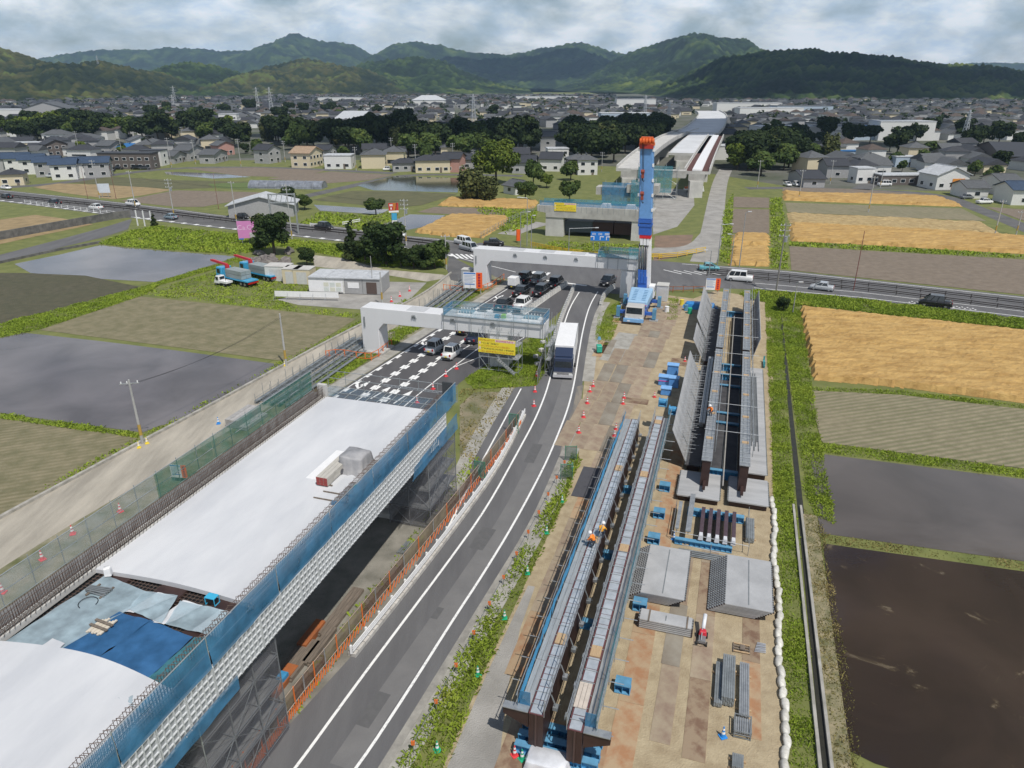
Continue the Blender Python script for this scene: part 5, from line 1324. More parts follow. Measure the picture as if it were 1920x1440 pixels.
m = MB(); m.bx(r - .12, r + .12, s - 1.2, s + 1.2, .3, .4); m.bx(r - .1, r + .1, s - 1.1, s - 1.0, 0, .9); m.bx(r - .1, r + .1, s + 1.0, s + 1.1, 0, .9); part(t, 'frame', m, flat('teal_paint', (.06, .28, .32), .5))
for i, (u, v, w, h, lab) in enumerate(((1254, 722, 1.3, 1.1, 'tall blue crate with a pink band, at the front of the cluster'), (1272, 726, 1.2, 1.2, 'blue crate pushed against the tilted wing'), (1270, 702, 1.4, 1.25, 'light blue crate at the back of the cluster'), (1258, 740, 1.2, .8, 'low blue crate in front of the cluster'))):
 r, s = RS(gp(u, v)); r -= .6
 t = sth('plastic_crate', lab, 'crate', r, s)
 m = MB(); m.bx(r - w / 2, r + w / 2, s - .5, s + .5, .03, h, 0, .05, .05); bevel(part(t, 'body', m, flat('crate_blue', (.10, .30, .68), .5, 0, .85)), .05)
 m = MB(); m.bx(r - w / 2 - .03, r + w / 2 + .03, s - .53, s + .53, h, h + .08); part(t, 'lid', m, flat('crate_blue_light', (.22, .45, .80), .5))
 if i == 0:
  m = MB(); m.bx(r - w / 2 - .012, r + w / 2 + .012, s - .512, s + .512, h * .55, h * .62); part(t, 'band', m, flat('pink_tape', (.75, .08, .40), .5))
# ---- stacks in the front of the yard
PANEL_ME = {}
def deck_panel(r, s, z, w, L, label, group, key, wash=0):
 k = (round(w, 2), round(L, 2))
 if k not in PANEL_ME:
  m = MB(); m.bx(-w / 2, w / 2, -L / 2, L / 2, -.09, 0); q = MB(); y = -L / 2 + .1
  while y < L / 2 - .1:
   for x in (-w / 2 - .09, w / 2): q.bx(x, x + .09, y, y + .13, -.085, -.015)
   y += .26
  c = MB(); c.bx(-.035, .035, -L / 2 + .3, L / 2 - .3, 0, .02)
  e = MB(); e.bx(-w / 2 - .11, w / 2 + .11, -L / 2, L / 2, -.10, -.088)
  PANEL_ME[k] = (m.mesh('deck_plate', pm('grey_deck_panel', (.50, .505, .51), .6, .15, (.38, .385, .39), scale=.45, detail=7, rand=.1)), q.mesh('edge_lugs', M_galv_d), c.mesh('centre_rib', M_galv_d), e.mesh('edge_strip', M_brown))
 a = PANEL_ME[k]
 t = thing('deck_panel', label, 'deck panel', W(r, s, z), -TH, group)
 link('deck_plate', a[0], t); link('edge_lugs', a[1], t)['kind'] = 'stuff'; link('centre_rib', a[2], t); link('edge_strip', a[3], t)
for i in range(7): deck_panel(-2.75 + i * .16, 44.7 - i * .03, .22 + i * .125, 3.0, 5.9, 'flat grey deck panel in the stack next to the girder walkway' if i < 6 else 'topmost grey deck panel of the stack next to the girder walkway', 'panels stacked next to the girder walkway' if i < 6 else None, 0)
for i in range(8): deck_panel(2.95 + i * .145, 45.0 - i * .03, .22 + i * .125, 3.1, 5.8, 'flat grey deck panel in the stack next to the white sandbags' if i < 7 else 'topmost grey deck panel of the stack next to the white sandbags', 'panels stacked next to the sandbags' if i < 7 else None, 1)
for i in range(5): deck_panel(-1.3, 39.6, .18 + i * .15, 3.4, 1.1, 'narrow grey deck panel in the low stack in front of the big panels', 'panels in the narrow stack', 2)
t = sth('strap_bands', 'wooden wedges and straps on the narrow panel stack', 'straps', -1.3, 39.6, .79)
for x in (-2.4, .1):
 m = MB(); m.bx(x - .05, x + .05, 39.0, 40.2, .78, .83); part(t, 'strap', m, M_oldwood)
def beam_stack(label, u, v, n, rows, L, w, h, mat, z0=.12, cat='steel beam', rot=0):
 r, s = RS(gp(u, v)); t = sth('beam_stack', label, cat, r, s)
 for j in range(rows):
  for i in range(n):
   m = MB(); x = r - n * w / 2 + i * w; z = z0 + j * h
   m.bx(x + .008, x + w - .008, s - L / 2 + .03 * ((i + j) % 2), s + L / 2, z, z + h - .008); part(t, 'beam', m, mat)
 for q in (-L * .32, L * .32):
  m = MB(); m.bx(r - n * w / 2 - .15, r + n * w / 2 + .15, s + q - .06, s + q + .06, .02, z0); part(t, 'bearer', m, M_wood)
 return t
beam_stack('stack of grey galvanised channels, the wider upper bundle on the rusty plate', 1364, 1284, 6, 4, 3.6, .125, .16, M_galv_d)
beam_stack('narrow stack of grey galvanised channels beside the wider bundle', 1347, 1288, 4, 2, 3.4, .12, .15, M_galv_d)
beam_stack('long bundle of shiny grey steel rails behind the pipe rack', 1394, 1300, 5, 3, 4.2, .115, .12, M_galv)
beam_stack('flat stack of grey steel channels beside the dark beams', 1405, 1000, 4, 3, 3.0, .17, .14, M_galv_d)
beam_stack('small round bundle of grey pipes at the front of the yard', 1382, 1436, 6, 3, .9, .1, .1, M_galv_d, cat='pipes')
r, s = RS(gp(1391, 1370)); t = sth('pipe_basket', 'wire basket full of shiny pipes and clamps', 'basket', r, s)
m = MB()
for z in (.08, .3, .55):
 for x in (-.45, .45): m.bar((r + x, s - .6, z), (r + x, s + .6, z), .04)
 for y in (-.6, .6): m.bar((r - .45, s + y, z), (r + .45, s + y, z), .04)
for x in (-.45, .45):
 for y in (-.6, .6): m.bar((r + x, s + y, .02), (r + x, s + y, .6), .05)
part(t, 'basket', m, M_galv_d)
for i in range(7):
 m = MB(); m.tube((r - .36 + i * .12, s - .5, .3 + .03 * (i % 2)), (r - .36 + i * .12, s + .5, .42), .055, 6); part(t, 'pipe', m, M_galv)
r, s = RS(gp(1390, 1218)); t = sth('pallet_frame', 'wooden pallet frame with brackets on the rusty plate', 'pallet', r, s)
for k in range(4):
 m = MB(); m.bar((r - .5, s - .35 + k * .24, .12), (r + .5, s - .35 + k * .24, .12), .09, .05); part(t, 'slat', m, M_wood if k in (0, 3) else M_oldwood)
m = MB(); m.bar((r - .5, s - .4, .06), (r - .5, s + .45, .06), .08, .08); m.bar((r + .5, s - .4, .06), (r + .5, s + .45, .06), .08, .08); m.bx(r - .1, r + .2, s - .2, s + .25, .14, .22); part(t, 'runner', m, M_oldwood)
r, s = RS(gp(1425, 1217)); t = sth('bracket_pile', 'pile of shiny aluminium brackets next to the wooden pallet', 'brackets', r, s)
for k in range(9):
 m = MB(); m.bar((r - .35 + .02 * k, s - .4 + k * .1, .08 + .03 * (k % 3)), (r + .35, s - .35 + k * .1, .1 + .03 * (k % 2)), .05, .05); part(t, 'bracket', m, flat('bright_aluminium', (.68, .70, .74), .35, .6))
r0, s0 = RS(gp(1312, 998)); _, s1 = RS(gp(1335, 938))
blue_block(1.35, 54.1, 4.6, .5, .62, 'light blue trestle at the far end of the row of dark beams'); blue_block(.6, 49.6, 4.4, .4, .5, 'blue trestle at the near end of the row of dark beams')
for i in range(5):
 x = .35 + i * .62; o = sth('dark_beam', 'dark brown steel beam with a white bolted end, one of five on blue trestles', 'steel beam', x, 51.8, .6, 'five dark beams')
 m = MB(); m.bx(x - .15, x + .15, 50.0, 54.0, .98, 1.02); m.bx(x - .15, x + .15, 50.0, 54.0, .62, .66); part(o, 'flange', m, pm('plum_steel', (.105, .07, .085), .5, .2, (.08, .052, .064), scale=2))
 m = MB(); m.bx(x - .03, x + .03, 50.0, 54.0, .66, .98); part(o, 'web', m, M_brown)
 m = MB(); m.bx(x - .19, x + .19, 49.6, 50.2, .66, 1.04, 0, .06, .05); part(o, 'splice_plate', m, flat('splice_white', (.62, .63, .66), .5))
for i, x in enumerate((-1.55, -.65)):
 o = sth('galvanised_beam', 'galvanised grey beam resting beside the dark beams, the thinner one' if i == 0 else 'wide galvanised beam leaning on the formwork slab beside the dark beams', 'steel beam', x, 52.5, .6)
 m = MB(); w = .14 if i == 0 else .21; m.bx(x - w, x + w, 50.2 - .2 * i, 54.3 + 1.5 * i, .95, 1.06); part(o, 'flange', m, M_galv)
 m = MB(); m.bx(x - .03, x + .03, 50.2, 54.3, .6, .95); part(o, 'web', m, M_galv_d)
t = sth('scaffold_rail', 'light pipe railing round the dark beams', 'railing', .8, 49.2)
m = MB()
for a, b in (((-1.9, 49.9, .9), (4.0, 49.5, .9)), ((-1.9, 49.9, .9), (-1.9, 54.4, .9)), ((4.0, 49.5, .9), (4.0, 55.0, .9)), ((-1.0, 48.8, .5), (4.2, 48.4, .5))): m.tube(a, b, .025, 4)
part(t, 'rails', m, M_galv)
for p in ((-1.9, 49.9), (-1.9, 54.4), (1.1, 49.7), (4.0, 49.5), (4.0, 55.0), (1.2, 48.6)):
 m = MB(); m.tube((p[0], p[1], 0), (p[0], p[1], 1.1), .025, 4); part(t, 'post', m, M_galv)
beam_stack('low row of grey pipes lying crosswise behind the big panel stacks', 1285, 1022, 1, 1, .2, .2, .05, M_galv_d)
t = sth('pipe_row', 'long grey pipes laid crosswise behind the panel stacks', 'pipes', .8, 48.4)
for i in range(7):
 m = MB(); m.tube((-1.2, 48.05 + i * .12, .12 + .06 * (i % 2)), (3.6, 48.0 + i * .12, .12 + .06 * (i % 2)), .05, 6); part(t, 'pipe', m, M_galv_d)
r, s = RS(gp(1316, 1200)); t = sth('floor_sweeper', 'red and white walk-behind engine machine standing on a rusty plate', 'machine', r, s)
m = MB(); m.bx(r - .26, r + .26, s - .1, s + .35, .35, .72, 0, .06, .05); bevel(part(t, 'engine_cover', m, flat('machine_red', (.60, .03, .05), .4)), .05)
m = MB(); m.bx(r - .22, r + .22, s - .55, s + .1, .2, .45); part(t, 'chassis', m, flat('machine_grey', (.20, .20, .21), .5))
m = MB(); m.tube((r, s + .3, .7), (r + .05, s + 1.2, 1.15), .13, 10); part(t, 'bag', m, flat('bag_white', (.72, .74, .78), .5), True)
for a in (-.3, .3):
 for b, q in ((-.5, .16), (.3, .2)):
  m = MB(); m.tube((r + a - .05, s + b, q), (r + a + .05, s + b, q), q, 12); part(t, 'wheel', m, M_black)
m = MB(); m.bar((r - .06, s - .6, .5), (r - .04, s + .3, .74), .06, .05); m.bar((r - .25, s - .6, .2), (r - .25, s - .95, .75), .03); m.bar((r + .25, s - .6, .2), (r + .25, s - .95, .75), .03); m.bar((r - .25, s - .95, .75), (r + .25, s - .95, .75), .03); part(t, 'handlebar', m, M_galv)
SB = []
for v in range(4):
 m = MB(); gg = random.Random(v); n = 10
 for j in range(7):
  th = math.pi * j / 6
  for i in range(n):
   a = 2 * math.pi * i / n; k = 1 + .13 * math.sin(a * 3 + v * 2 + j) + gg.uniform(-.06, .06)
   m.v.append((math.sin(th) * math.cos(a) * .24 * k, -math.cos(th) * .55, .19 + math.sin(th) * math.sin(a) * .21 * k))
 for j in range(6):
  for i in range(n): m.f.append((j * n + i, j * n + (i + 1) % n, (j + 1) * n + (i + 1) % n, (j + 1) * n + i)); m.m.append(0)
 SB.append(m.mesh('sandbag', pm('sandbag_white', (.66, .65, .60), .85, 0, (.50, .48, .42), scale=5, rand=.12), True))
q = 27.0; k = 0
while q < 58.4:
 tag(link('sandbag', SB[k % 4], None, W(6.0 + .10 * math.sin(q * .6) + (.08 if k % 3 == 0 else 0), q, -.02), -TH + .12 * math.sin(k * 2.3)), 'white sandbag in the long row between the yard and the grass bank', 'sandbag', 'row of white sandbags'); q += .88 if q < 50 else .95; k += 1
# ---- crane
t = sth('mobile_crane', 'big light blue mobile crane with its boom raised upright and outriggers out', 'crane', -12.7, 108)
CR, CS = -12.75, 104.4
M_cb = flat('crane_light_blue', (.20, .42, .72), .4, 0, .88); M_cd = flat('crane_deep_blue', (.035, .13, .48), .4, 0, .85); M_cl = flat('crane_pale_blue', (.30, .48, .66), .45)
M_glass = pm('dark_glass', (.02, .028, .034), .08, 0, (.012, .016, .02), spec=.8)
BOOM = []
def cp(name, f, mat, par=None, sm=False):
 m = MB(); f(m)
 if par in BOOM or name in ('boom_base', 'boom_collar', 'boom_section', 'boom_head', 'hook_block'): m.v = [(v[0] - max(0, v[2] - 3) * .05, v[1], v[2]) for v in m.v]
 o = part(par or t, name, m, mat, sm, root=t)
 if name in ('boom_base', 'boom_collar', 'boom_section', 'boom_head', 'hook_block'): BOOM.append(o)
 return o
bevel(cp('carrier', lambda m: m.bx(CR - 1.4, CR + 1.4, CS + 1.9, CS + 14.6, .75, 1.75), M_cd), .06)
cab = bevel(cp('carrier_cab', lambda m: m.hexa([(CR - 1.4, CS, .7), (CR + 1.4, CS, .7), (CR + 1.4, CS + 2.3, .7), (CR - 1.4, CS + 2.3, .7), (CR - 1.3, CS + .35, 2.7), (CR + 1.3, CS + .35, 2.7), (CR + 1.3, CS + 2.3, 2.75), (CR - 1.3, CS + 2.3, 2.75)]), flat('cab_grey', (.50, .49, .47), .5)), .08)
cp('windscreen', lambda m: m.face([(CR - 1.2, CS + .155, 1.62), (CR + 1.2, CS + .155, 1.62), (CR + 1.16, CS + .318, 2.55), (CR - 1.16, CS + .318, 2.55)]), M_glass, cab)
cp('bumper', lambda m: m.bx(CR - 1.5, CR + 1.5, CS - .3, CS + .1, .45, .95), M_cb, cab)
cp('licence_plate', lambda m: m.bx(CR - .9, CR - .5, CS - .32, CS - .3, .55, .72), M_pale, cab)
for a in (-1.1, 1.1): cp('headlight', lambda m: m.bx(CR + a - .2, CR + a + .2, CS - .03, CS + .02, 1.0, 1.2), flat('lamp_lens', (.8, .8, .75), .2), cab)
for i in range(5):
 for a in (-1.15, 1.15):
  w = cp('wheel', lambda m: m.tube((CR + a - .2, CS + 1.5 + i * 2.6, .65), (CR + a + .2, CS + 1.5 + i * 2.6, .65), .65, 16), M_black)
  cp('rim', lambda m: m.tube((CR + a * 1.18 - .02, CS + 1.5 + i * 2.6, .65), (CR + a * 1.18 + .02, CS + 1.5 + i * 2.6, .65), .3, 10), M_galv, w)
up = bevel(cp('superstructure', lambda m: m.hexa([(CR - 1.55, CS + 3.0, 1.9), (CR + 1.55, CS + 3.0, 1.9), (CR + 1.75, CS + 8.6, 1.9), (CR - 1.75, CS + 8.6, 1.9), (CR - 1.5, CS + 3.2, 2.75), (CR + 1.5, CS + 3.2, 2.75), (CR + 1.75, CS + 8.6, 3.55), (CR - 1.75, CS + 8.6, 3.55)]), M_cl), .1)
for a in (-1.0, .55):
 for k in range(7):
  y = CS + 3.7 + k * .6; zb = 2.78 + (y - CS - 3.2) * .148
  cp('grille_slat', lambda m: m.bx(a + CR, a + CR + .6, y, y + .16, zb, zb + .04), flat('slat_blue', (.14, .30, .48), .5), up)
cp('pink_stripe', lambda m: m.bx(CR - 1.5, CR + 1.5, CS + 2.96, CS + 2.995, 2.2, 2.32), flat('pink_paint', (.66, .10, .34), .5), up)
cp('makers_letters', lambda m: [m.bx(CR - .75 + i * .4, CR - .5 + i * .4, CS + 2.94, CS + 2.985, 1.95, 2.14) for i in range(4)], M_pale, up)
cp('operator_cab', lambda m: m.bx(CR + 1.0, CR + 1.9, CS + 8.7, CS + 10.6, 1.9, 3.8), M_pale, up); cp('cab_glass', lambda m: m.bx(CR + .99, CR + 1.92, CS + 8.9, CS + 10.3, 2.8, 3.6), M_glass, up)
for a in (-1, 1):
 for y in (CS + 2.6, CS + 9.6):
  o = cp('outrigger', lambda m: m.bx(min(CR, CR + a * 2.75), max(CR, CR + a * 2.75), y, y + .5, .85, 1.3), M_cd)
  cp('outrigger_jack', lambda m: m.bx(CR + a * 2.75 - .28, CR + a * 2.75 + .28, y - .1, y + .6, .3, 1.9), M_sky, o)
  cp('foot_plate', lambda m: m.bx(CR + a * 2.75 - .65, CR + a * 2.75 + .65, y - .4, y + .9, .04, .16), M_plank, o)
BR, BS = CR + .15, CS + 9.2
bm = cp('boom_base', lambda m: (m.bx(BR - .85, BR + .55, BS - .6, BS + .8, 2.4, 5.2), [m.bx(BR - .82 + i * .46, BR - .42 + i * .46, BS - .75, BS - .55, 4.3, 6.4) for i in range(3)]), M_cd)
cp('boom_core', lambda m: m.bx(BR - .15, BR + 1.0, BS, BS + 1.1, 3.0, 11.4), M_pale, bm)
for i in range(4): cp('luffing_rod', lambda m: m.tube((BR - .72 + i * .34, BS - .35, 6.0), (BR - .70 + i * .36, BS - .3, 10.5), .14, 8), flat('rod_grey', (.17, .17, .175), .4, .3), bm, True)
for i in range(3): cp('boom_head_block', lambda m: m.bx(BR - .62 + i * .5, BR - .2 + i * .5, BS - .55, BS + .6, 10.3, 11.35), M_pale, bm)
cp('red_band', lambda m: m.bx(BR - .75, BR + 1.0, BS - .6, BS + .9, 11.35, 11.9), flat('signal_red', (.62, .02, .03), .4), bm)
b2 = cp('boom_collar', lambda m: (m.bx(BR - .88, BR + 1.05, BS - .65, BS + .9, 11.9, 13.2), m.bx(BR - 1.0, BR + 1.15, BS - .75, BS + 1.0, 13.2, 13.6), m.bx(BR - .95, BR + 1.1, BS - .7, BS + .95, 13.75, 14.3)), M_cd)
b3 = bevel(cp('boom_section', lambda m: m.bx(BR - .92, BR + 1.08, BS - .55, BS + .95, 14.3, 25.1), flat('boom_sky_blue', (.15, .33, .64), .4, 0, .85)), .1)
for k in range(5):
 for a in (-1.02, 1.08): cp('sheave_bracket', lambda m: m.bx(BR + a - .1, BR + a + .16, BS - .6, BS - .2, 15.5 + k * 2.2, 15.95 + k * 2.2), M_pale, b3)
hd = cp('boom_head', lambda m: (m.bx(BR - 1.0, BR + 1.15, BS - .9, BS + 1.0, 25.1, 25.5), [m.tube((BR - .85 + i * .45, BS - 1.0 + .1 * i, 25.75), (BR - .6 + i * .45, BS - 1.0 + .1 * i, 25.75), .42, 12) for i in range(5)], m.bx(BR - .8, BR + .9, BS - .3, BS + .8, 25.4, 26.3)), flat('head_orange', (.70, .13, .02), .5))
cp('red_plate', lambda m: m.bx(BR - .95, BR + 1.1, BS - .95, BS - .6, 24.7, 25.3), flat('head_red', (.40, .03, .02), .5), hd)
for (x, z, L) in ((BR - .35, 20.5, 4.6), (BR - .38, 17.3, 7.8)):
 hk = cp('hook_block', lambda m: (m.bx(x - .2, x + .2, BS - 1.25, BS - .95, z, z + 1.1), m.tube((x - .26, BS - 1.1, z + .95), (x + .26, BS - 1.1, z + .95), .3, 10)), flat('hook_rust_red', (.28, .06, .035), .5))
 cp('hook', lambda m: m.path([(x, BS - 1.1, z), (x, BS - 1.1, z - .35), (x + .14, BS - 1.1, z - .5), (x + .22, BS - 1.1, z - .32)], .06, 5), M_black, hk)
 cp('hoist_rope', lambda m: (m.tube((x - .08, BS - 1.1, z + 1.1), (x - .08, BS - 1.05, 25.6), .03, 4), m.tube((x + .1, BS - 1.1, z + 1.1), (x + .1, BS - 1.05, 25.6), .03, 4)), M_black, hk)
# ---- VEHICLES
M_tyre = flat('tyre', (.02, .02, .021), .85)
M_rim = flat('alloy_rim', (.45, .46, .47), .35, .7)
M_lamp = flat('headlamp', (.75, .76, .74), .15)
M_tail = flat('tail_lamp', (.42, .015, .015), .3)
M_chrome = flat('chrome', (.6, .6, .6), .2, .8)
def paint(name, col):
 m = pm('car_paint_' + name, col, .28, .0, tuple(c * .94 for c in col), scale=.7)
 m.node_tree.nodes['Principled BSDF'].inputs['Coat Weight'].default_value = .6
 return m
PAINTS = {'white': (.78, .78, .77), 'black': (.012, .012, .014), 'navy': (.018, .024, .05), 'silver': (.44, .46, .48), 'grey': (.16, .175, .19), 'teal': (.11, .36, .42), 'darkgrey': (.05, .052, .056), 'bluegrey': (.20, .27, .32)}
SPEC = {'hatch': (3.95, 1.69, 1.50, .92, (.62, .18, -.42, -.49), .88), 'sedan': (4.5, 1.74, 1.45, .90, (.55, .16, -.34, -.46), .92), 'suv': (4.6, 1.82, 1.68, 1.02, (.58, .22, -.40, -.49), 1.02),
  'minivan': (4.8, 1.80, 1.88, 1.05, (.70, .38, -.46, -.50), 1.0), 'kei': (3.4, 1.48, 1.78, 1.0, (.74, .48, -.47, -.50), .98), 'van': (4.7, 1.70, 1.98, 1.12, (.90, .68, -.48, -.50), 1.05)}
CAR_P = {}
def car_proto(kind, col):
 k = (kind, col)
 if k in CAR_P: return CAR_P[k]
 L, Wd, H, belt, st, hood = SPEC[kind]; h = L / 2; w = Wd / 2; mp = paint(col, PAINTS[col]); N = {}
 yb, yt, yr, yq = [s * h for s in st]
 b = MB(); n = 0
 stn = [(-h, .38, belt * .82, .86), (-h + .05, .24, belt * .97, .95), (-h + .35, .22, belt, 1.0), (yq, .22, belt, 1.0), (0, .22, belt, 1.0), (yb, .22, belt * .99, 1.0), (h - .45, .22, hood * .93, .98), (h - .1, .25, hood * .82, .92), (h, .36, hood * .62, .80)]
 stn = sorted(stn, key=lambda q: q[0])
 for (y, z0, z1, f) in stn:
  for (x, z) in ((-w * .90 * f, z0), (-w * f, z0 + .14), (-w * f, z1 - .16), (-w * .93 * f, z1), (w * .93 * f, z1), (w * f, z1 - .16), (w * f, z0 + .14), (w * .90 * f, z0)): b.v.append((x, y, z))
 m8 = 8
 for j in range(len(stn) - 1):
  for i in range(m8):
   q = (i + 1) % m8; b.f.append((j * m8 + i, (j + 1) * m8 + i, (j + 1) * m8 + q, j * m8 + q)); b.m.append(0)
 b.f.append(tuple(range(m8))); b.m.append(0); b.f.append(tuple((len(stn) - 1) * m8 + m8 - 1 - i for i in range(m8))); b.m.append(0)
 ri = w * .80; rb = w * .93; zt = H
 top = [(-ri, yr), (ri, yr), (ri, yt), (-ri, yt)]
 roof = MB()
 roof.hexa([(p[0], p[1], zt - .07) for p in top] + [(p[0] * .93, p[1] * .97, zt) for p in top])
 base = [(-rb, yq), (rb, yq), (rb, yb), (-rb, yb)]
 for p, q in zip(base, top): roof.bar((p[0], p[1], belt - .02), (q[0], q[1], zt - .05), .09, .09)
 for sx in (-1, 1):
  for f in ((.36, .68) if kind != 'hatch' else (.5,)):
   yA = yq + (yb - yq) * f; yB = yr + (yt - yr) * f; roof.bar((sx * rb, yA, belt - .02), (sx * ri, yB, zt - .05), .08, .08)
 gl = MB(); ins = .985
 gl.hexa([(p[0] * ins, p[1] * ins, belt - .03) for p in base] + [(p[0] * ins, p[1] * ins, zt - .06) for p in top])
 N['body'] = b.mesh('body', mp, True); N['roof'] = roof.mesh('roof', mp); N['glass'] = gl.mesh('windows', M_glass)
 R_ = .31 if L < 4.2 else .335
 wh = MB(); wh.tube((-.1, 0, 0), (.1, 0, 0), R_, 16); N['tyre'] = wh.mesh('wheel', M_tyre)
 rm = MB(); rm.tube((-.107, 0, 0), (.107, 0, 0), R_ * .62, 10); N['rim'] = rm.mesh('rim', M_rim)
 hl = MB(); hl.bx(-.18, .18, -.06, .05, -.07, .07); N['hl'] = hl.mesh('headlight', M_lamp)
 tl = MB(); tl.bx(-.10, .10, -.04, .03, -.15, .15); N['tl'] = tl.mesh('tail_light', M_tail)
 pl = MB(); pl.bx(-.17, .17, -.012, .012, -.085, .085); N['pl'] = pl.mesh('licence_plate', flat('plate_yellow', (.75, .60, .06), .5) if kind == 'kei' else M_pale)
 mi = MB(); mi.bx(-.09, .09, -.07, .05, -.07, .07); N['mi'] = mi.mesh('mirror', mp)
 bp = MB(); bp.bx(-w * .86, w * .86, -.04, .06, -.09, .09); N['bp'] = bp.mesh('bumper', M_black)
 hd_ = MB(); hd_.bx(-.012, .012, -.08, .08, -.02, .02); N['dh'] = hd_.mesh('door_handle', M_chrome)
 CAR_P[k] = (N, L, w, H, belt, hood, R_, yb)
 return CAR_P[k]
def car(kind, col, loc, rz, label, group=None, detail=True, cat=None):
 N, L, w, H, belt, hood, R_, yb = car_proto(kind, col)
 t = thing('car' if kind not in ('van', 'minivan') else 'van', label, cat or ('van' if kind in ('van', 'minivan') else 'car'), loc, rz, group)
 b = link('body', N['body'], t); g = link('windows', N['glass'], t); r = link('roof', N['roof'], t)
 for sx in (-1, 1):
  for sy in (-1, 1):
   a = link('wheel', N['tyre'], t, (sx * (w - .11), sy * L * .315, R_)); link('rim', N['rim'], a)
 if detail:
  for sx in (-1, 1):
   link('headlight', N['hl'], b, (sx * w * .62, L / 2 - .10, hood * .68)); link('tail_light', N['tl'], b, (sx * w * .80, -L / 2 + .02, belt * .84))
   link('mirror', N['mi'], b, (sx * (w + .06), yb - .25, belt + .05)); link('door_handle', N['dh'], b, (sx * (w + .005), -.1, belt - .2))
  link('licence_plate', N['pl'], b, (0, -L / 2 - .01, belt * .62)); link('licence_plate', N['pl'], b, (0, L / 2 + .02, .42))
  link('bumper', N['bp'], b, (0, -L / 2 - .02, .42))
 return t
def at_px(kind, col, u, v, dirn, label, z=.03, **k):
 p = gp(u, v); p.z = z
 return car(kind, col, p, heading(Vector((0, 0, 0)), dirn), label, **k)
dirL = lambda line, p: min(((q - p).length, i) for i, q in enumerate(line))[1]
def road_dir(line, p, sign=1):
 i = max(0, min(len(line) - 2, dirL(line, p))); return (line[i + 1] - line[i]).normalized() * sign
def on_hwy(kind, col, u, v, sign, label, **k):
 p = gp(u, v); d = road_dir(HN if u < 900 else HN2, p, sign); return at_px(kind, col, u, v, d, label, .04, **k)
on_hwy('hatch', 'white', 12, 355, 1, 'white hatchback on the highway behind the black car at the edge of the plain')
on_hwy('sedan', 'black', 13, 372, -1, 'black car on the highway beside the dry straw field')
on_hwy('suv', 'black', 103, 384, -1, 'black sport utility car on the highway above the grass bank')
on_hwy('suv', 'white', 181, 393, -1, 'white sport utility car on the near lanes of the highway')
on_hwy('minivan', 'white', 250, 386, 1, 'white minivan on the far lanes of the highway')
on_hwy('hatch', 'bluegrey', 321, 411, -1, 'pale blue hatchback on the highway by the white posts')
on_hwy('hatch', 'black', 455, 410, 1, 'black hatchback on the highway beside the pink sign')
on_hwy('minivan', 'black', 608, 430, 1, 'black minivan on the highway in front of the weedy plot')
on_hwy('hatch', 'white', 745, 444, 1, 'white car half hidden behind the roadside trees')
on_hwy('van', 'white', 868, 459, 1, 'white van on the highway just before the junction')
on_hwy('van', 'silver', 878, 470, 1, 'silver van waiting beside the white one at the junction')
on_hwy('suv', 'black', 926, 461, 1, 'black car entering the junction behind the portal frame')
on_hwy('hatch', 'teal', 1329, 507, 1, 'teal hatchback on the highway across from the crane')
on_hwy('van', 'white', 1386, 527, -1, 'white van driving on the highway past the end of the girders')
on_hwy('hatch', 'silver', 1540, 544, -1, 'silver hatchback on the highway by the tall wooden pole')
on_hwy('minivan', 'black', 1752, 574, -1, 'black minivan on the highway above the wheat field')
q_dir = (gp(1000, 526) - gp(856, 621)).normalized()
for kind, col, u, v, lab in (('minivan', 'black', 984, 528, 'black minivan first in the left lane, beside the grass verge'), ('minivan', 'grey', 1010, 530, 'grey minivan first in the middle lane of the queue'), ('minivan', 'black', 1042, 537, 'black minivan first in the lane beside the white blocks'),
 ('minivan', 'black', 1015, 552, 'tall black minivan second in the lane beside the white blocks'), ('suv', 'black', 978, 553, 'black sport utility car second in the middle lane'), ('suv', 'black', 945, 577, 'black sport utility car next to the big white minivan'), ('minivan', 'white', 980, 577, 'big white minivan with dark rear glass in the queue'),
 ('kei', 'black', 872, 624, 'small black box car coming out from under the portal'), ('sedan', 'navy', 893, 638, 'dark blue sedan under the portal, beside the yellow banner'), ('kei', 'silver', 815, 660, 'small silver box car behind the portal, left of the white one'), ('kei', 'white', 847, 670, 'small white box car last in the queue')):
 at_px(kind, col, u, v, q_dir, lab)
jd = (gp(1121, 547) - gp(1160, 520)).normalized()
at_px('suv', 'black', 1140, 533, jd, 'black off-road car turning under the junction portal towards the road', z=.04)
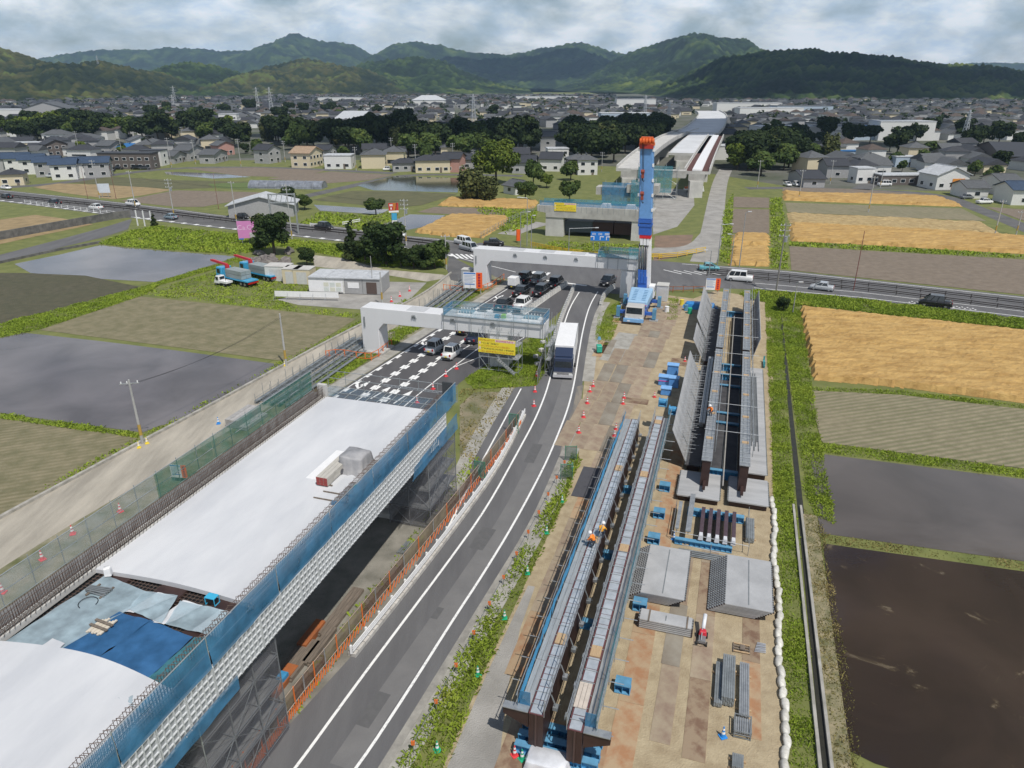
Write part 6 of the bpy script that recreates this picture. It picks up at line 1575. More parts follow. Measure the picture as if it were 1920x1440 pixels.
for i, (kind, col, u, v, du, lab) in enumerate((('minivan', 'black', 205, 322, 1, 'black minivan parked beside the white terrace houses'), ('hatch', 'black', 222, 318, 1, 'black car parked beside the black minivan at the terrace houses'), ('hatch', 'white', 80, 331, 1, 'white car parked in front of the terrace houses'), ('hatch', 'darkgrey', 90, 331, 1, 'dark grey car parked between two cars at the terrace houses'), ('minivan', 'silver', 100, 333, 1, 'silver minivan parked at the terrace houses'), ('minivan', 'black', 258, 318, 1, 'black minivan parked in front of the dark apartment house'), ('suv', 'darkgrey', 272, 318, 1, 'dark grey car parked in front of the dark apartment house'),
 ('hatch', 'darkgrey', 556, 311, 0, 'dark car parked under the beige house'), ('hatch', 'black', 570, 311, 0, 'black car parked under the beige house'), ('hatch', 'white', 584, 312, 0, 'white car parked beside the beige house'), ('kei', 'white', 726, 320, 1, 'white kei truck on the lane by the paddies'),
 ('hatch', 'white', 1476, 349, 0, 'white car parked at the dark roofed farmhouse'), ('kei', 'white', 1492, 349, 0, 'white box car parked at the dark roofed farmhouse'), ('kei', 'white', 1632, 341, 0, 'white box car parked by the lane to the warehouse'), ('van', 'white', 1658, 349, 1, 'white van parked in front of the open shed'), ('hatch', 'white', 1762, 352, 1, 'white car parked in front of the orange door warehouse'), ('hatch', 'grey', 1812, 373, 1, 'grey car parked beside the grey roofed house by the lane'), ('suv', 'white', 1845, 382, 1, 'white car parked by the lane in front of the house with solar panels'))):
 at_px(kind, col, u, v, Vector((1, .1, 0)) if du else Vector((.1, -1, 0)), lab, .05, detail=False)
# ---- box lorry on the main road
a, b = gp(1050, 716), gp(1074, 600)
p = gp(1055, 712); tr = thing('box_lorry', 'white box lorry with a dark blue cab driving on the main road', 'lorry', (p.x, p.y, .03), heading(b, a) * 1.0)
d = (gp(1052, 740) - gp(1076, 610)).normalized(); tr.rotation_euler.z = heading(Vector((0, 0, 0)), d)
M_navy = paint('cabnavy', (.022, .035, .075))
def lp(name, f, mat, par=None, bv=0):
 m = MB(); f(m); o = m.obj(name, mat, par or tr); return bevel(o, bv) if bv else o
cb = lp('cab', lambda m: m.hexa([(-1.22, -1.9, .75), (1.22, -1.9, .75), (1.22, 0, .75), (-1.22, 0, .75), (-1.18, -1.9, 2.75), (1.18, -1.9, 2.75), (1.14, -.22, 2.7), (-1.14, -.22, 2.7)]), M_navy, None, .08)
lp('windscreen', lambda m: m.face([(-1.05, -.075, 1.55), (1.05, -.075, 1.55), (1.0, -.195, 2.45), (-1.0, -.195, 2.45)][::-1]), M_glass, cb)
for sx in (-1, 1): lp('side_window', lambda m: m.bx(sx * 1.2 - .02, sx * 1.2 + .02, -1.35, -.4, 1.65, 2.4), M_glass, cb)
lp('grille', lambda m: m.bx(-1.15, 1.15, .0, .08, .5, 1.0), M_chrome, cb); lp('bumper', lambda m: m.bx(-1.22, 1.22, -.3, .12, .3, .62), flat('lorry_bumper', (.5, .5, .52), .4), cb)
for sx in (-1, 1):
 lp('headlight', lambda m: m.bx(sx * .95 - .2, sx * .95 + .2, .06, .13, .62, .85), M_lamp, cb); lp('mirror', lambda m: m.bx(sx * 1.42 - .1, sx * 1.42 + .1, -.2, -.05, 1.7, 2.2), M_black, cb)
lp('wind_deflector', lambda m: m.hexa([(-1.1, -1.9, 2.75), (1.1, -1.9, 2.75), (1.1, -.7, 2.75), (-1.1, -.7, 2.75), (-1.1, -1.9, 3.55), (1.1, -1.9, 3.55), (1.1, -1.7, 3.5), (-1.1, -1.7, 3.5)]), M_navy, cb, .04)
cg = lp('cargo_box', lambda m: m.bx(-1.24, 1.24, -11.2, -2.05, 1.15, 3.75), M_pale, None, .04)
lp('roof_rail', lambda m: (m.bx(-1.26, -1.2, -11.2, -2.05, 3.72, 3.78), m.bx(1.2, 1.26, -11.2, -2.05, 3.72, 3.78)), M_galv, cg)
lp('chassis', lambda m: m.bx(-.5, .5, -11, -.5, .7, 1.1), M_black)
for y in (-.85, -3.3, -8.2, -9.6):
 for sx in (-1, 1):
  w = lp('wheel', lambda m: m.tube((sx * 1.05 - .14, y, .5), (sx * 1.05 + .14, y, .5), .5, 16), M_tyre); lp('rim', lambda m: m.tube((sx * 1.05 - .15, y, .5), (sx * 1.05 + .15, y, .5), .26, 10), M_rim, w)
# ---- small white box truck in the queue
p = gp(963, 541); tr = thing('box_truck', 'small white box truck in the left lane of the queue', 'truck', (p.x, p.y, .03), heading(Vector((0, 0, 0)), q_dir))
lp('cargo_box', lambda m: m.bx(-.75, .75, -1.0, 1.1, .75, 2.15), M_pale, None, .03); cb = lp('cab', lambda m: m.hexa([(-.72, 1.15, .35), (.72, 1.15, .35), (.72, 2.3, .35), (-.72, 2.3, .35), (-.66, 1.15, 1.75), (.66, 1.15, 1.75), (.66, 1.9, 1.75), (-.66, 1.9, 1.75)]), paint('white', PAINTS['white']), None, .05)
lp('side_window', lambda m: m.bx(-.74, .74, 1.35, 1.85, 1.1, 1.6), M_glass, cb); lp('chassis', lambda m: m.bx(-.5, .5, -1.0, 2.0, .3, .7), M_black); lp('licence_plate', lambda m: m.bx(-.15, .15, -1.03, -1.0, .5, .66), MATS['plate_yellow'])
for y in (-.5, 1.7):
 for sx in (-1, 1): lp('wheel', lambda m: m.tube((sx * .62 - .08, y, .28), (sx * .62 + .08, y, .28), .28, 14), M_tyre)
# ---- two light blue crane trucks loaded with grey panels, kei truck, forklift in the office yard
M_cy = paint('cyan', (.05, .36, .62)); M_cr = flat('crane_boom_red', (.55, .03, .05), .4)
for i, (u, v, lab) in enumerate(((445, 531, 'light blue crane truck with a red boom and grey panels, nearer the kei truck'), (488, 521, 'light blue crane truck with a red boom and grey panels, behind the other one'))):
 p = gp(u, v); tr = thing('crane_truck', lab, 'truck', (p.x, p.y, .03), heading(gp(488, 524), gp(400, 505)))
 cb = lp('cab', lambda m: m.hexa([(-1.15, 2.6, .6), (1.15, 2.6, .6), (1.15, 4.4, .6), (-1.15, 4.4, .6), (-1.08, 2.6, 2.7), (1.08, 2.6, 2.7), (1.08, 4.15, 2.7), (-1.08, 4.15, 2.7)]), M_cy, None, .08)
 lp('windscreen', lambda m: m.face([(-1.0, 4.31, 1.5), (1.0, 4.31, 1.5), (.97, 4.19, 2.45), (-.97, 4.19, 2.45)][::-1]), M_glass, cb)
 for sx in (-1, 1): lp('side_window', lambda m: m.bx(sx * 1.12 - .03, sx * 1.12 + .03, 3.1, 3.9, 1.6, 2.4), M_glass, cb)
 lp('flat_bed', lambda m: m.bx(-1.2, 1.2, -4.6, 1.9, .95, 1.15), M_cy); lp('chassis', lambda m: m.bx(-.5, .5, -4.4, 4, .55, .95), M_black); lp('tail_bumper', lambda m: m.bx(-1.1, 1.1, -4.75, -4.6, .6, .85), MATS['tail_lamp'])
 bmm = lp('crane_boom', lambda m: (m.bx(-.3, .3, 2.0, 2.5, 1.1, 3.1), m.bar((0, 2.2, 3.1), (0, 6.4, 3.4), .35, .4)), M_cr); lp('boom_tip', lambda m: m.bar((0, 6.2, 3.35), (0, 6.9, 3.4), .25, .3), M_cr, bmm)
 for a in range(2):
  for b in range(2): lp('panel_stack', lambda m: m.bx(-1.05 + b * 1.07, -.02 + b * 1.07, -2.9, 1.6, 1.2 + a * .75, 1.88 + a * .75), pm('grey_steel_panel', (.34, .38, .38), .6, .2, (.26, .30, .30), scale=2, stretch=(0, (.3, .3, 6)), rand=.1))
 for y in (3.5, -2.6, -3.7):
  for sx in (-1, 1):
   w = lp('wheel', lambda m: m.tube((sx * 1.0 - .14, y, .46), (sx * 1.0 + .14, y, .46), .46, 14), M_tyre); lp('rim', lambda m: m.tube((sx * 1.0 - .15, y, .46), (sx * 1.0 + .15, y, .46), .24, 8), M_rim, w)
p = gp(419, 535); tr = thing('kei_truck', 'small white kei pickup truck parked on the grass', 'pickup', (p.x, p.y, .03), heading(gp(440, 538), gp(400, 530)))
cb = lp('cab', lambda m: m.hexa([(-.7, .1, .4), (.7, .1, .4), (.72, 1.6, .4), (-.72, 1.6, .4), (-.64, .15, 1.75), (.64, .15, 1.75), (.62, 1.05, 1.75), (-.62, 1.05, 1.75)]), paint('white', PAINTS['white']), None, .06)
lp('side_window', lambda m: m.bx(-.735, .735, .35, .95, 1.05, 1.6), M_glass, cb); lp('windscreen', lambda m: m.face([(-.62, 1.42, 1.0), (.62, 1.42, 1.0), (.58, 1.12, 1.65), (-.58, 1.12, 1.65)][::-1]), M_glass, cb); lp('rear_window', lambda m: m.bx(-.5, .5, .09, .13, 1.1, 1.6), M_glass, cb)
lp('cargo_bed', lambda m: (m.bx(-.72, .72, -1.75, .05, .62, .68), m.bx(-.72, -.68, -1.75, .05, .68, .95), m.bx(.68, .72, -1.75, .05, .68, .95), m.bx(-.72, .72, -1.78, -1.74, .62, .95)), paint('white', PAINTS['white'])); lp('chassis', lambda m: m.bx(-.4, .4, -1.7, 1.3, .3, .6), M_black)
for y in (1.05, -1.0):
 for sx in (-1, 1):
  w = lp('wheel', lambda m: m.tube((sx * .62 - .08, y, .27), (sx * .62 + .08, y, .27), .27, 12), M_tyre); lp('rim', lambda m: m.tube((sx * .62 - .085, y, .27), (sx * .62 + .085, y, .27), .15, 8), M_rim, w)
p = gp(706, 546); tr = thing('forklift', 'light blue forklift beside the site office', 'forklift', (p.x, p.y, .02), heading(gp(700, 548), gp(716, 540)))
lp('body', lambda m: m.bx(-.6, .6, -1.2, .8, .35, 1.05), M_cy, None, .08); lp('counterweight', lambda m: m.bx(-.6, .6, -1.45, -.8, .3, 1.25), M_cy, None, .08)
cb = lp('overhead_guard', lambda m: (m.bx(-.55, .55, -.9, .6, 2.1, 2.18), [m.bar((x, y, 1.0), (x * .95, y * .9, 2.12), .07) for x in (-.52, .52) for y in (-.85, .6)]), M_cy); lp('seat', lambda m: m.bx(-.25, .25, -.5, 0, 1.05, 1.5), M_black); lp('mast', lambda m: (m.bx(-.4, -.3, .95, 1.1, .1, 2.3), m.bx(.3, .4, .95, 1.1, .1, 2.3), m.bx(-.4, .4, .95, 1.08, 2.15, 2.25)), M_black)
for sx in (-.25, .25): lp('fork', lambda m: m.bx(sx - .06, sx + .06, 1.1, 2.1, .08, .13), M_black)
for y in (-.9, .6):
 for sx in (-1, 1): lp('wheel', lambda m: m.tube((sx * .5 - .1, y, .3), (sx * .5 + .1, y, .3), .3, 12), M_pale if y > 0 else M_tyre)
# ---- white work truck with orange barriers near the far ramp
p = gp(1300, 361); tr = thing('work_truck', 'white flatbed truck loaded with orange barriers below the far ramp', 'truck', (p.x, p.y, .03), heading(gp(1280, 360), gp(1318, 361)))
cb = lp('cab', lambda m: m.hexa([(-1, 1.6, .5), (1, 1.6, .5), (1, 3.4, .5), (-1, 3.4, .5), (-.95, 1.6, 2.2), (.95, 1.6, 2.2), (.95, 3.0, 2.2), (-.95, 3.0, 2.2)]), paint('white', PAINTS['white']), None, .06); lp('side_window', lambda m: m.bx(-1.01, 1.01, 2.0, 2.9, 1.35, 2.0), M_glass, cb)
lp('flat_bed', lambda m: m.bx(-1.05, 1.05, -3.2, 1.5, .8, 1.25), M_pale)
for k in range(5): lp('barrier_load', lambda m: m.bx(-.8, .8, -2.9 + k * .8, -2.3 + k * .8, 1.25, 1.8 + .2 * (k % 2)), M_orange)
for y in (2.5, -1.8):
 for sx in (-1, 1): lp('wheel', lambda m: m.tube((sx * .9 - .12, y, .4), (sx * .9 + .12, y, .4), .4, 12), M_tyre)
# ---- ROADSIDE: fences, barriers, cones, poles, signs
# ---- cones
def cone_proto(col, band, h=.72):
 b = MB(); b.bx(-.19, .19, -.19, .19, 0, .045); c = MB(); bands = MB(); n = 12
 lv = [(0.045, .135), (.30, .098), (.42, .08), (.55, .062), (.64, .05), (.72, .035)]
 c.tube((0, 0, .045), (0, 0, h), .135, n, 0, .032)
 for a, e in ((.26, .40), (.50, .62)):
  ra = .135 + (.032 - .135) * (a - .045) / (h - .045) + .004; rb = .135 + (.032 - .135) * (e - .045) / (h - .045) + .004
  bands.tube((0, 0, a), (0, 0, e), ra, n, 0, rb, cap=False)
 return b.mesh('base', col), c.mesh('cone_body', col), bands.mesh('reflective_band', band)
M_cred = flat('cone_red', (.72, .06, .07), .5); M_cgr = flat('cone_green', (.02, .42, .22), .5); M_cbl = flat('cone_blue', (.03, .26, .68), .5); M_cye = flat('cone_yellow', (.80, .62, .06), .5)
CONES = {k: cone_proto(m, M_pale) for k, m in (('red', M_cred), ('green', M_cgr), ('blue', M_cbl), ('yellow', M_cye))}
def cone(kind, p, label, group=None, s=1.0):
 t = thing('traffic_cone', label, 'cone', (p.x, p.y, .03), random.uniform(0, 1), group); t.scale = (s, s, s)
 a = CONES[kind]; link('base', a[0], t); c = link('cone_body', a[1], t); link('reflective_band', a[2], c)
 return t
for u, v in ((1006, 706), (1003, 735), (1001, 762)): cone('red', gp(u, v), 'red and white cone in the line closing the old lane', 'cones across the old lane', 1.15)
for u, v in ((1112, 725), (1106, 735), (1101, 757), (1094, 783), (1085, 812)): cone('red', gp(u, v), 'red and white cone in the line along the yard entrance', 'cones along the yard entrance', 1.15)
for u, v in ((1170, 747), (1168, 758)): cone('red', gp(u, v), 'red cone on the brown plate in the haul way', 'cones on the haul way plate', 1.1)
for u, v in ((1155, 806), (1152, 818)): cone('red', gp(u, v), 'red cone beside the far end of the blue netted girder', 'cones at the girder end', 1.1)
for u, v in ((1227, 745), (1257, 690), (1284, 678)): cone('red', gp(u, v), 'red cone standing beside the blue crates', 'cones by the blue crates', 1.0)
for u, v in ((856, 692), (836, 706), (812, 730), (782, 756)): cone('red', gp(u, v), 'red and white cone on the shoulder of the approach road', 'cones on the approach road shoulder', 1.2)
for u, v in ((137, 1002), (80, 1050), (6, 1112), (226, 960)): cone('red', gp(u, v, 0), 'pink and white cone on the gravel road beside the viaduct walkway', 'cones on the gravel road', 1.2)
for u, v in ((734, 566), (750, 556), (768, 546)): cone('red', gp(u, v), 'red cone with chain beside the site office yard', 'cones by the office yard', 1.3)
cone('blue', gp(1355, 1382), 'blue and white cone standing alone on the sand at the front of the yard', s=1.05); cone('blue', gp(1263, 1012), 'blue and white cone beside the dark beams'); cone('blue', gp(410, 795), 'blue and white cone beside the plank stack on the gravel road', s=1.1)
cone('red', gp(965, 1417), 'pink and white cone beside a green one at the girder end'); cone('green', gp(979, 1424), 'green and white cone beside the pink one at the girder end')
for u, v in ((820, 1408), (896, 1266), (946, 1160), (989, 1076), (1025, 1000), (1054, 942), (1073, 880)): cone('green', gp(u, v), 'green and white cone in the rough grass beside the main road', 'green cones along the road')
for u, v in ((261, 840), (276, 832)): cone('yellow', gp(u, v), 'yellow and white cone at the foot of the pole by the flooded paddy', 'yellow cones at the pole by the paddy')
cone('yellow', gp(534, 686), 'yellow and white cone at the foot of the pole by the planted field')
# ---- rope posts with orange markers through the rough grass
rope = smooth_line(pxs((760, 1440), (845, 1285), (940, 1105), (1010, 975), (1060, 875)))
t = thing('rope_fence', 'thin rope on low posts with orange markers through the rough grass', 'rope fence', (*rope[0].xy, 0))
pp = along(resample(rope, 1), 3.0, 1)
for p, d in pp:
 q = p - rope[0]; m = MB(); m.tube((q.x, q.y, 0), (q.x, q.y, .95), .025, 5); m.bx(q.x - .1, q.x + .1, q.y - .04, q.y + .04, .6, .9, 1); m.obj('post', [M_galv_d, M_orange], t)
m = MB()
for (a, _), (b, _) in zip(pp[:-1], pp[1:]):
 a = a - rope[0]; b = b - rope[0]; m.tube((a.x, a.y, .8), (b.x, b.y, .8), .016, 3)
m.obj('rope', M_galv_d, t)
# ---- brown mesh fence with orange posts between viaduct and road
fl = resample(smooth_line(pxs((440, 1490), (500, 1408), (560, 1325), (640, 1225), (740, 1100), (850, 965), (930, 862), (975, 798))), 1.8)
t = thing('site_fence', 'brown mesh site fence with orange posts between the viaduct and the road', 'fence', (*fl[0].xy, 0))
N_fence = net_mat('brown_fence_mesh', (.15, .085, .055), .30); N_fence2 = net_mat('khaki_fence_mesh', (.24, .19, .12), .25)
for i, (a, b) in enumerate(zip(fl[:-1], fl[1:])):
 a = a - fl[0]; b = b - fl[0]; d = (b - a).normalized(); nx = Vector((d.y, -d.x, 0)) * .06
 z0, z1 = Vector((0, 0, .75)), Vector((0, 0, 1.85))
 part_m = MB(); part_m.face([a + z0, b + z0, b + z1, a + z1]); part_m.obj('mesh_panel', N_fence if (i // 3) % 2 else N_fence2, t)
 m = MB(); m.bar(a + nx, a + nx + Vector((0, 0, 1.9)), .06, .06, i % 2); m.obj('post', [M_galv, M_orange], t)
 m = MB()
 for z in (.72, 1.86): m.tube(a + nx + Vector((0, 0, z)), b + nx + Vector((0, 0, z)), .025, 4)
 m.obj('rail', flat('fence_rail', (.42, .33, .26), .6), t)
 m = MB(); k = 4
 for j in range(k):
  p = a.lerp(b, j / k); q = a.lerp(b, (j + 1) / k); m.bar(p + nx * 2 + Vector((0, 0, .08)), q + nx * 2 + Vector((0, 0, .7)), .05, .05)
 m.obj('lattice', M_orange, t)
# ---- white guard rail on concrete blocks in front of that fence
bl = resample(smooth_line(pxs((660, 1232), (752, 1118), (855, 985), (935, 875), (982, 780))), .62)
t = thing('barrier', 'white guard rail on a line of pale concrete blocks beside the brown fence', 'barrier', (*bl[0].xy, 0))
for i, (a, b) in enumerate(zip(bl[:-1], bl[1:])):
 a = a - bl[0]; b = b - bl[0]; d = (b - a)
 m = MB(); m.bar(a + d * .04 + Vector((0, 0, .16)), b - d * .04 + Vector((0, 0, .16)), .55, .30); m.obj('concrete_block', pm('barrier_concrete', (.56, .54, .50), .85, 0, (.42, .40, .37), scale=2, rand=.12), t)
 if i % 3 == 0:
  m = MB(); m.bar(a + Vector((0, 0, .3)), a + Vector((0, 0, .95)), .14, .14); m.obj('rail_post', M_pale, t)
nn = [p - bl[0] for p in bl]
m = MB()
for a, b in zip(nn[:-1], nn[1:]):
 d = (b - a).normalized(); nx = Vector((d.y, -d.x, 0)) * .14
 for z in (.55, .72, .88): m.bar(a + nx + Vector((0, 0, z)), b + nx + Vector((0, 0, z)), .07, .10)
m.obj('guard_rail', M_pale, t)
for (u, v) in ((963, 812), (900, 905)):
 p = gp(u, v); t = thing('screen_frame', 'green netted screen standing on the fence line' + (' at its far end' if u > 950 else ' half way along'), 'screen', (p.x, p.y, 0), -TH)
 m = MB(); m.face([(-.5, 0, .6), (.5, 0, .6), (.5, 0, 2.2), (-.5, 0, 2.2)]); m.obj('net_panel', N_green, t)
 m = MB(); [m.tube((x, 0, 0), (x, 0, 2.25), .03, 5) for x in (-.5, .5)]; m.tube((-.5, 0, 2.2), (.5, 0, 2.2), .03, 5); m.tube((-.5, 0, .6), (.5, 0, .6), .03, 5); m.tube((-.5, 0, .6), (.5, 0, 2.2), .02, 4); m.obj('frame', flat('green_pipe', (.05, .24, .14), .5), t)
for (u, v, lab) in ((1070, 865, 'green netted screen beside the yard entrance, first of two'), (1062, 900, 'green netted screen leaning in the grass beside the road')):
 p = gp(u, v); t = thing('screen_frame', lab, 'screen', (p.x, p.y, 0), -TH + .3)
 m = MB(); m.face([(-.55, 0, .3), (.55, 0, .3), (.55, .1, 1.6), (-.55, .1, 1.6)]); m.obj('net_panel', net_mat('dark_green_net', (.05, .10, .075), .35), t)
 m = MB(); [m.tube((x, .03, 0), (x, .1, 1.7), .03, 5) for x in (-.55, .55)]; m.tube((-.55, .1, 1.6), (.55, .1, 1.6), .03, 5); m.obj('frame', MATS['green_pipe'], t)
# ---- rows of white plastic blocks between lanes
wb = MB(); wb.hexa([(-.28, -.45, 0), (.28, -.45, 0), (.28, .45, 0), (-.28, .45, 0), (-.16, -.4, .8), (.16, -.4, .8), (.16, .4, .8), (-.16, .4, .8)])
wbm = wb.mesh('barrier_block', pm('barrier_white', (.70, .69, .66), .6, 0, (.50, .48, .44), scale=2.5, rand=.12))
lbm = MB(); lbm.bx(-.17, .17, -.2, .2, .8, .83); lbm.bx(-.2, .2, -.461, -.44, .15, .35); lbmm = lbm.mesh('block_cap', M_galv_d)
def block_row(pts, step, label, group):
 for p, d in along(resample(smooth_line(pxs(*pts)), .5), step):
  t = thing('barrier_block', label, 'barrier block', (p.x, p.y, .035), math.atan2(-d.x, d.y), group); link('block_body', wbm, t); link('block_cap', lbmm, t)
block_row([(980, 590), (1010, 570), (1064, 534)], 1.05, 'white plastic barrier block beside the queue of cars', 'barrier blocks beside the queue')
block_row([(1030, 668), (1042, 628), (1055, 590), (1068, 560), (1076, 540)], 1.0, 'white plastic barrier block along the edge of the main road', 'barrier blocks along the main road')
block_row([(1126, 573), (1130, 560), (1140, 548), (1152, 540)], 1.0, 'white plastic barrier block on the bend beside the crane', 'barrier blocks on the bend')
for i, (u, v) in enumerate(((1005, 672), (1015, 660), (1018, 645), (1022, 634), (1008, 686), (1014, 676))):
 p = gp(u, v); t = thing('concrete_block', 'loose pale concrete block piled at the edge of the grass island', 'block', (p.x, p.y, .02 + .0), random.uniform(0, 1), 'loose blocks by the island')
 m = MB(); m.bx(-.35, .35, -.3, .3, 0, .5, 0, .03, .03); bevel(m.obj('block_body', M_conc_l, t), .04)
# ---- grey panel fence beside the lorry
fl2 = resample(pxs((1008, 720), (1016, 690), (1024, 664)), 1.6)
t = thing('panel_fence', 'short grey mesh fence between the lorry and the grass island', 'fence', (*fl2[0].xy, 0))
for a, b in zip(fl2[:-1], fl2[1:]):
 a = a - fl2[0]; b = b - fl2[0]; m = MB(); m.face([a + Vector((0, 0, .1)), b + Vector((0, 0, .1)), b + Vector((0, 0, 1.8)), a + Vector((0, 0, 1.8))]); m.obj('mesh_panel', N_grey, t)
 m = MB(); m.bar(a, a + Vector((0, 0, 1.9)), .06); m.obj('post', M_galv, t); m = MB(); m.bar(a + Vector((0, 0, 1.85)), b + Vector((0, 0, 1.85)), .05); m.obj('rail', M_galv, t)
# ---- guard rails in the highway median and along its edges
def rail_line(label, line, h, mat, step=4.0, rails=(.55,), w=.05, hh=.28, cat='guardrail'):
 P = resample(line, step); t = thing('guardrail', label, cat, (*P[0].xy, 0))
 Q = [p - P[0] for p in P]
 for q in Q:
  m = MB(); m.bar((q.x, q.y, 0), (q.x, q.y, h), .10); m.obj('post', mat, t)
 for z in rails:
  m = MB()
  for a, b in zip(Q[:-1], Q[1:]): m.bar((a.x, a.y, z), (b.x, b.y, z), w, hh)
  m.obj('rail', mat, t)
 return t
M_drail = flat('dark_brown_rail', (.045, .038, .035), .5)
mid = [a.lerp(b, .5) for a, b in zip(resample(pxs((-100, 366), (0, 378), (237, 402), (450, 428), (640, 447), (815, 468)), 400), resample(pxs((-100, 348), (0, 360), (237, 384), (450, 410), (640, 430), (815, 452)), 400))]
rail_line('dark brown guardrail in the middle of the highway towards the new houses, near lane side', [p + Vector((-.3, -1.0, 0)) for p in mid], .75, M_drail)
rail_line('dark brown guardrail in the middle of the highway towards the new houses, far lane side', [p + Vector((.3, 1.2, 0)) for p in mid], .75, M_drail)
m2 = pxs((1325, 517), (1480, 531), (1680, 553), (1920, 584), (2150, 614)); rail_line('dark guardrail in the highway median above the wheat, on the near lanes', m2, .8, M_drail, rails=(.35, .65), hh=.14)
m3 = pxs((1325, 510), (1480, 522), (1680, 543), (1920, 572), (2150, 601)); rail_line('dark guardrail in the highway median above the wheat, on the far lanes', m3, .8, M_drail, rails=(.35, .65), hh=.14)
rail_line('white pipe railing on the highway edge above the straw field', pxs((47, 381), (140, 393), (240, 406)), 1.0, M_pale, 3, (.5, .9), .05, .07, 'railing')
rail_line('yellow curved railing in front of the far pier', smooth_line(pxs((995, 462), (1030, 470), (1080, 478), (1160, 483), (1240, 485))), 1.1, flat('safety_yellow', (.72, .48, .04), .5), 3.0, (.4, .7, 1.0), .08, .16, 'railing')
rail_line('yellow pipe railing beside the farm lane', pxs((1236, 486), (1270, 483), (1322, 473)), 1.2, MATS['safety_yellow'], 3.0, (.4, .75, 1.1), .08, .12, 'railing')
rail_line('grey pipe fence along the wheat block to the far pier', pxs((902, 447), (950, 420), (1000, 396)), 1.5, M_galv, 2.2, (.5, 1.0, 1.4), .04, .05, 'fence')
rail_line('orange pipe barrier round the foot of the first portal', smooth_line(pxs((612, 672), (636, 668), (680, 676), (702, 676), (735, 650)), 1), 1.1, M_orange, 1.8, (.3, 1.05), .06, .07, 'barrier')
rail_line('orange pipe barrier round the foot of the second portal', smooth_line(pxs((832, 545), (880, 550), (915, 545), (945, 525)), 1), 1.2, M_orange, 1.8, (.3, 1.1), .06, .08, 'barrier')
rail_line('white wooden rail stacked on the highway shoulder', pxs((643, 423), (675, 417)), 1.0, M_pale, 2.5, (.4, .85), .06, .2, 'railing')
rail_line('white guard board beside the weedy plot', pxs((582, 424), (620, 427)), .9, M_pale, 3.0, (.6,), .06, .35, 'railing')
rail_line('grey rail barrier at the yard gate by the highway', pxs((1242, 548), (1300, 548), (1345, 547)), 1.1, M_rust, 1.8, (.4, 1.0), .06, .08, 'barrier')
# ---- utility poles, lamp posts
M_pole = pm('pole_concrete', (.44, .44, .43), .8, 0, (.34, .34, .33), scale=1.2, rand=.1)
def height_of(u, v, v2):
 p = gp(u, v); c, s = math.cos(CAM_PITCH), math.sin(CAM_PITCH); y = (720 - v2) / 1346.0
 return CAM_H + p.y * (-s + y * c) / (c + y * s)
POLES = []
def pole(u, v, v2, label, arms=2, mat=None, r=.15, group=None, tr=False):
 p = gp(u, v); h = max(4, height_of(u, v, v2)); t = thing('utility_pole', label, 'utility pole', (p.x, p.y, 0), random.uniform(-.3, .3), group)
 m = MB(); m.tube((0, 0, 0), (0, 0, h), r, 9, 0, r * .62); m.obj('pole_shaft', mat or M_pole, t, smooth=False)
 for k in range(arms):
  z = h - .4 - k * .9; a = MB(); a.bar((-.9, 0, z), (.9, 0, z), .09, .09)
  ao = a.obj('crossarm', M_galv, t)
  for x in (-.75, -.2, .75):
   i = MB(); i.tube((x, 0, z + .04), (x, 0, z + .24), .06, 6); i.obj('insulator', M_pale, ao)
 if tr:
  m = MB(); m.tube((.35, 0, h - 3.2), (.35, 0, h - 2.3), .28, 10); m.obj('transformer', M_galv, t)
 if mat is None:
  m = MB(); m.tube((0, 0, 1.0), (0, 0, 2.2), r + .012, 9, 0, r, cap=False); m.obj('yellow_band', flat('pole_yellow_band', (.42, .28, .06), .6), t)
 POLES.append((p, h)); return t
pole(268, 832, 712, 'leaning concrete pole between the flooded paddy and the gravel road', 1)
pole(537, 686, 588, 'plain concrete pole beside the gravel road at the planted field', 0)
pole(1455, 548, 418, 'tall wooden pole with crossarms beside the highway, at the end of the ditch', 3, pm('pole_wood', (.25, .235, .215), .85, 0, (.17, .16, .145), scale=2, stretch=(0, (6, 6, .4))), tr=True)
pole(327, 408, 335, 'concrete pole with many crossarms beside the pale blue car', 3, tr=True); pole(255, 392, 320, 'concrete pole on the highway edge above the grass bank', 1); pole(187, 372, 300, 'concrete pole behind the highway by the roadside board', 2)
pole(548, 450, 345, 'concrete pole beside the steel gantry and the grey shed', 2); pole(444, 418, 340, 'lamp pole between the shed and the brown plot', 1); pole(762, 460, 373, 'tall concrete pole with a long arm beside the shop sign', 3, tr=True)
pole(717, 572, 510, 'thin pole in front of the site office', 0); pole(700, 552, 480, 'thin pole behind the forklift', 0, r=.08); pole(837, 505, 440, 'concrete pole at the side road corner', 1)
for i, (u, v, v2) in enumerate(((90, 290, 250), (150, 292, 246), (230, 294, 250), (322, 314, 258), (367, 308, 262), (452, 312, 260), (535, 304, 264), (345, 275, 238), (668, 320, 275), (780, 320, 270), (850, 320, 268), (888, 333, 280), (990, 300, 275), (1128, 322, 285), (1035, 312, 278), (735, 300, 258))):
 pole(u, v, v2, 'concrete utility pole standing among the houses', 2, group='poles among the houses')
for i, (u, v, v2) in enumerate(((1498, 372, 318), (1628, 398, 330), (1865, 440, 375), (1650, 352, 316), (1420, 352, 300), (1905, 440, 395), (1556, 345, 300))):
 pole(u, v, v2, 'concrete utility pole along the lanes behind the wheat strips', 1, group='poles behind the wheat strips')
pole(1600, 545, 433, 'thin reddish pole at the far edge of the ploughed field', 0, flat('red_brown_pole', (.20, .07, .06), .6), .08)
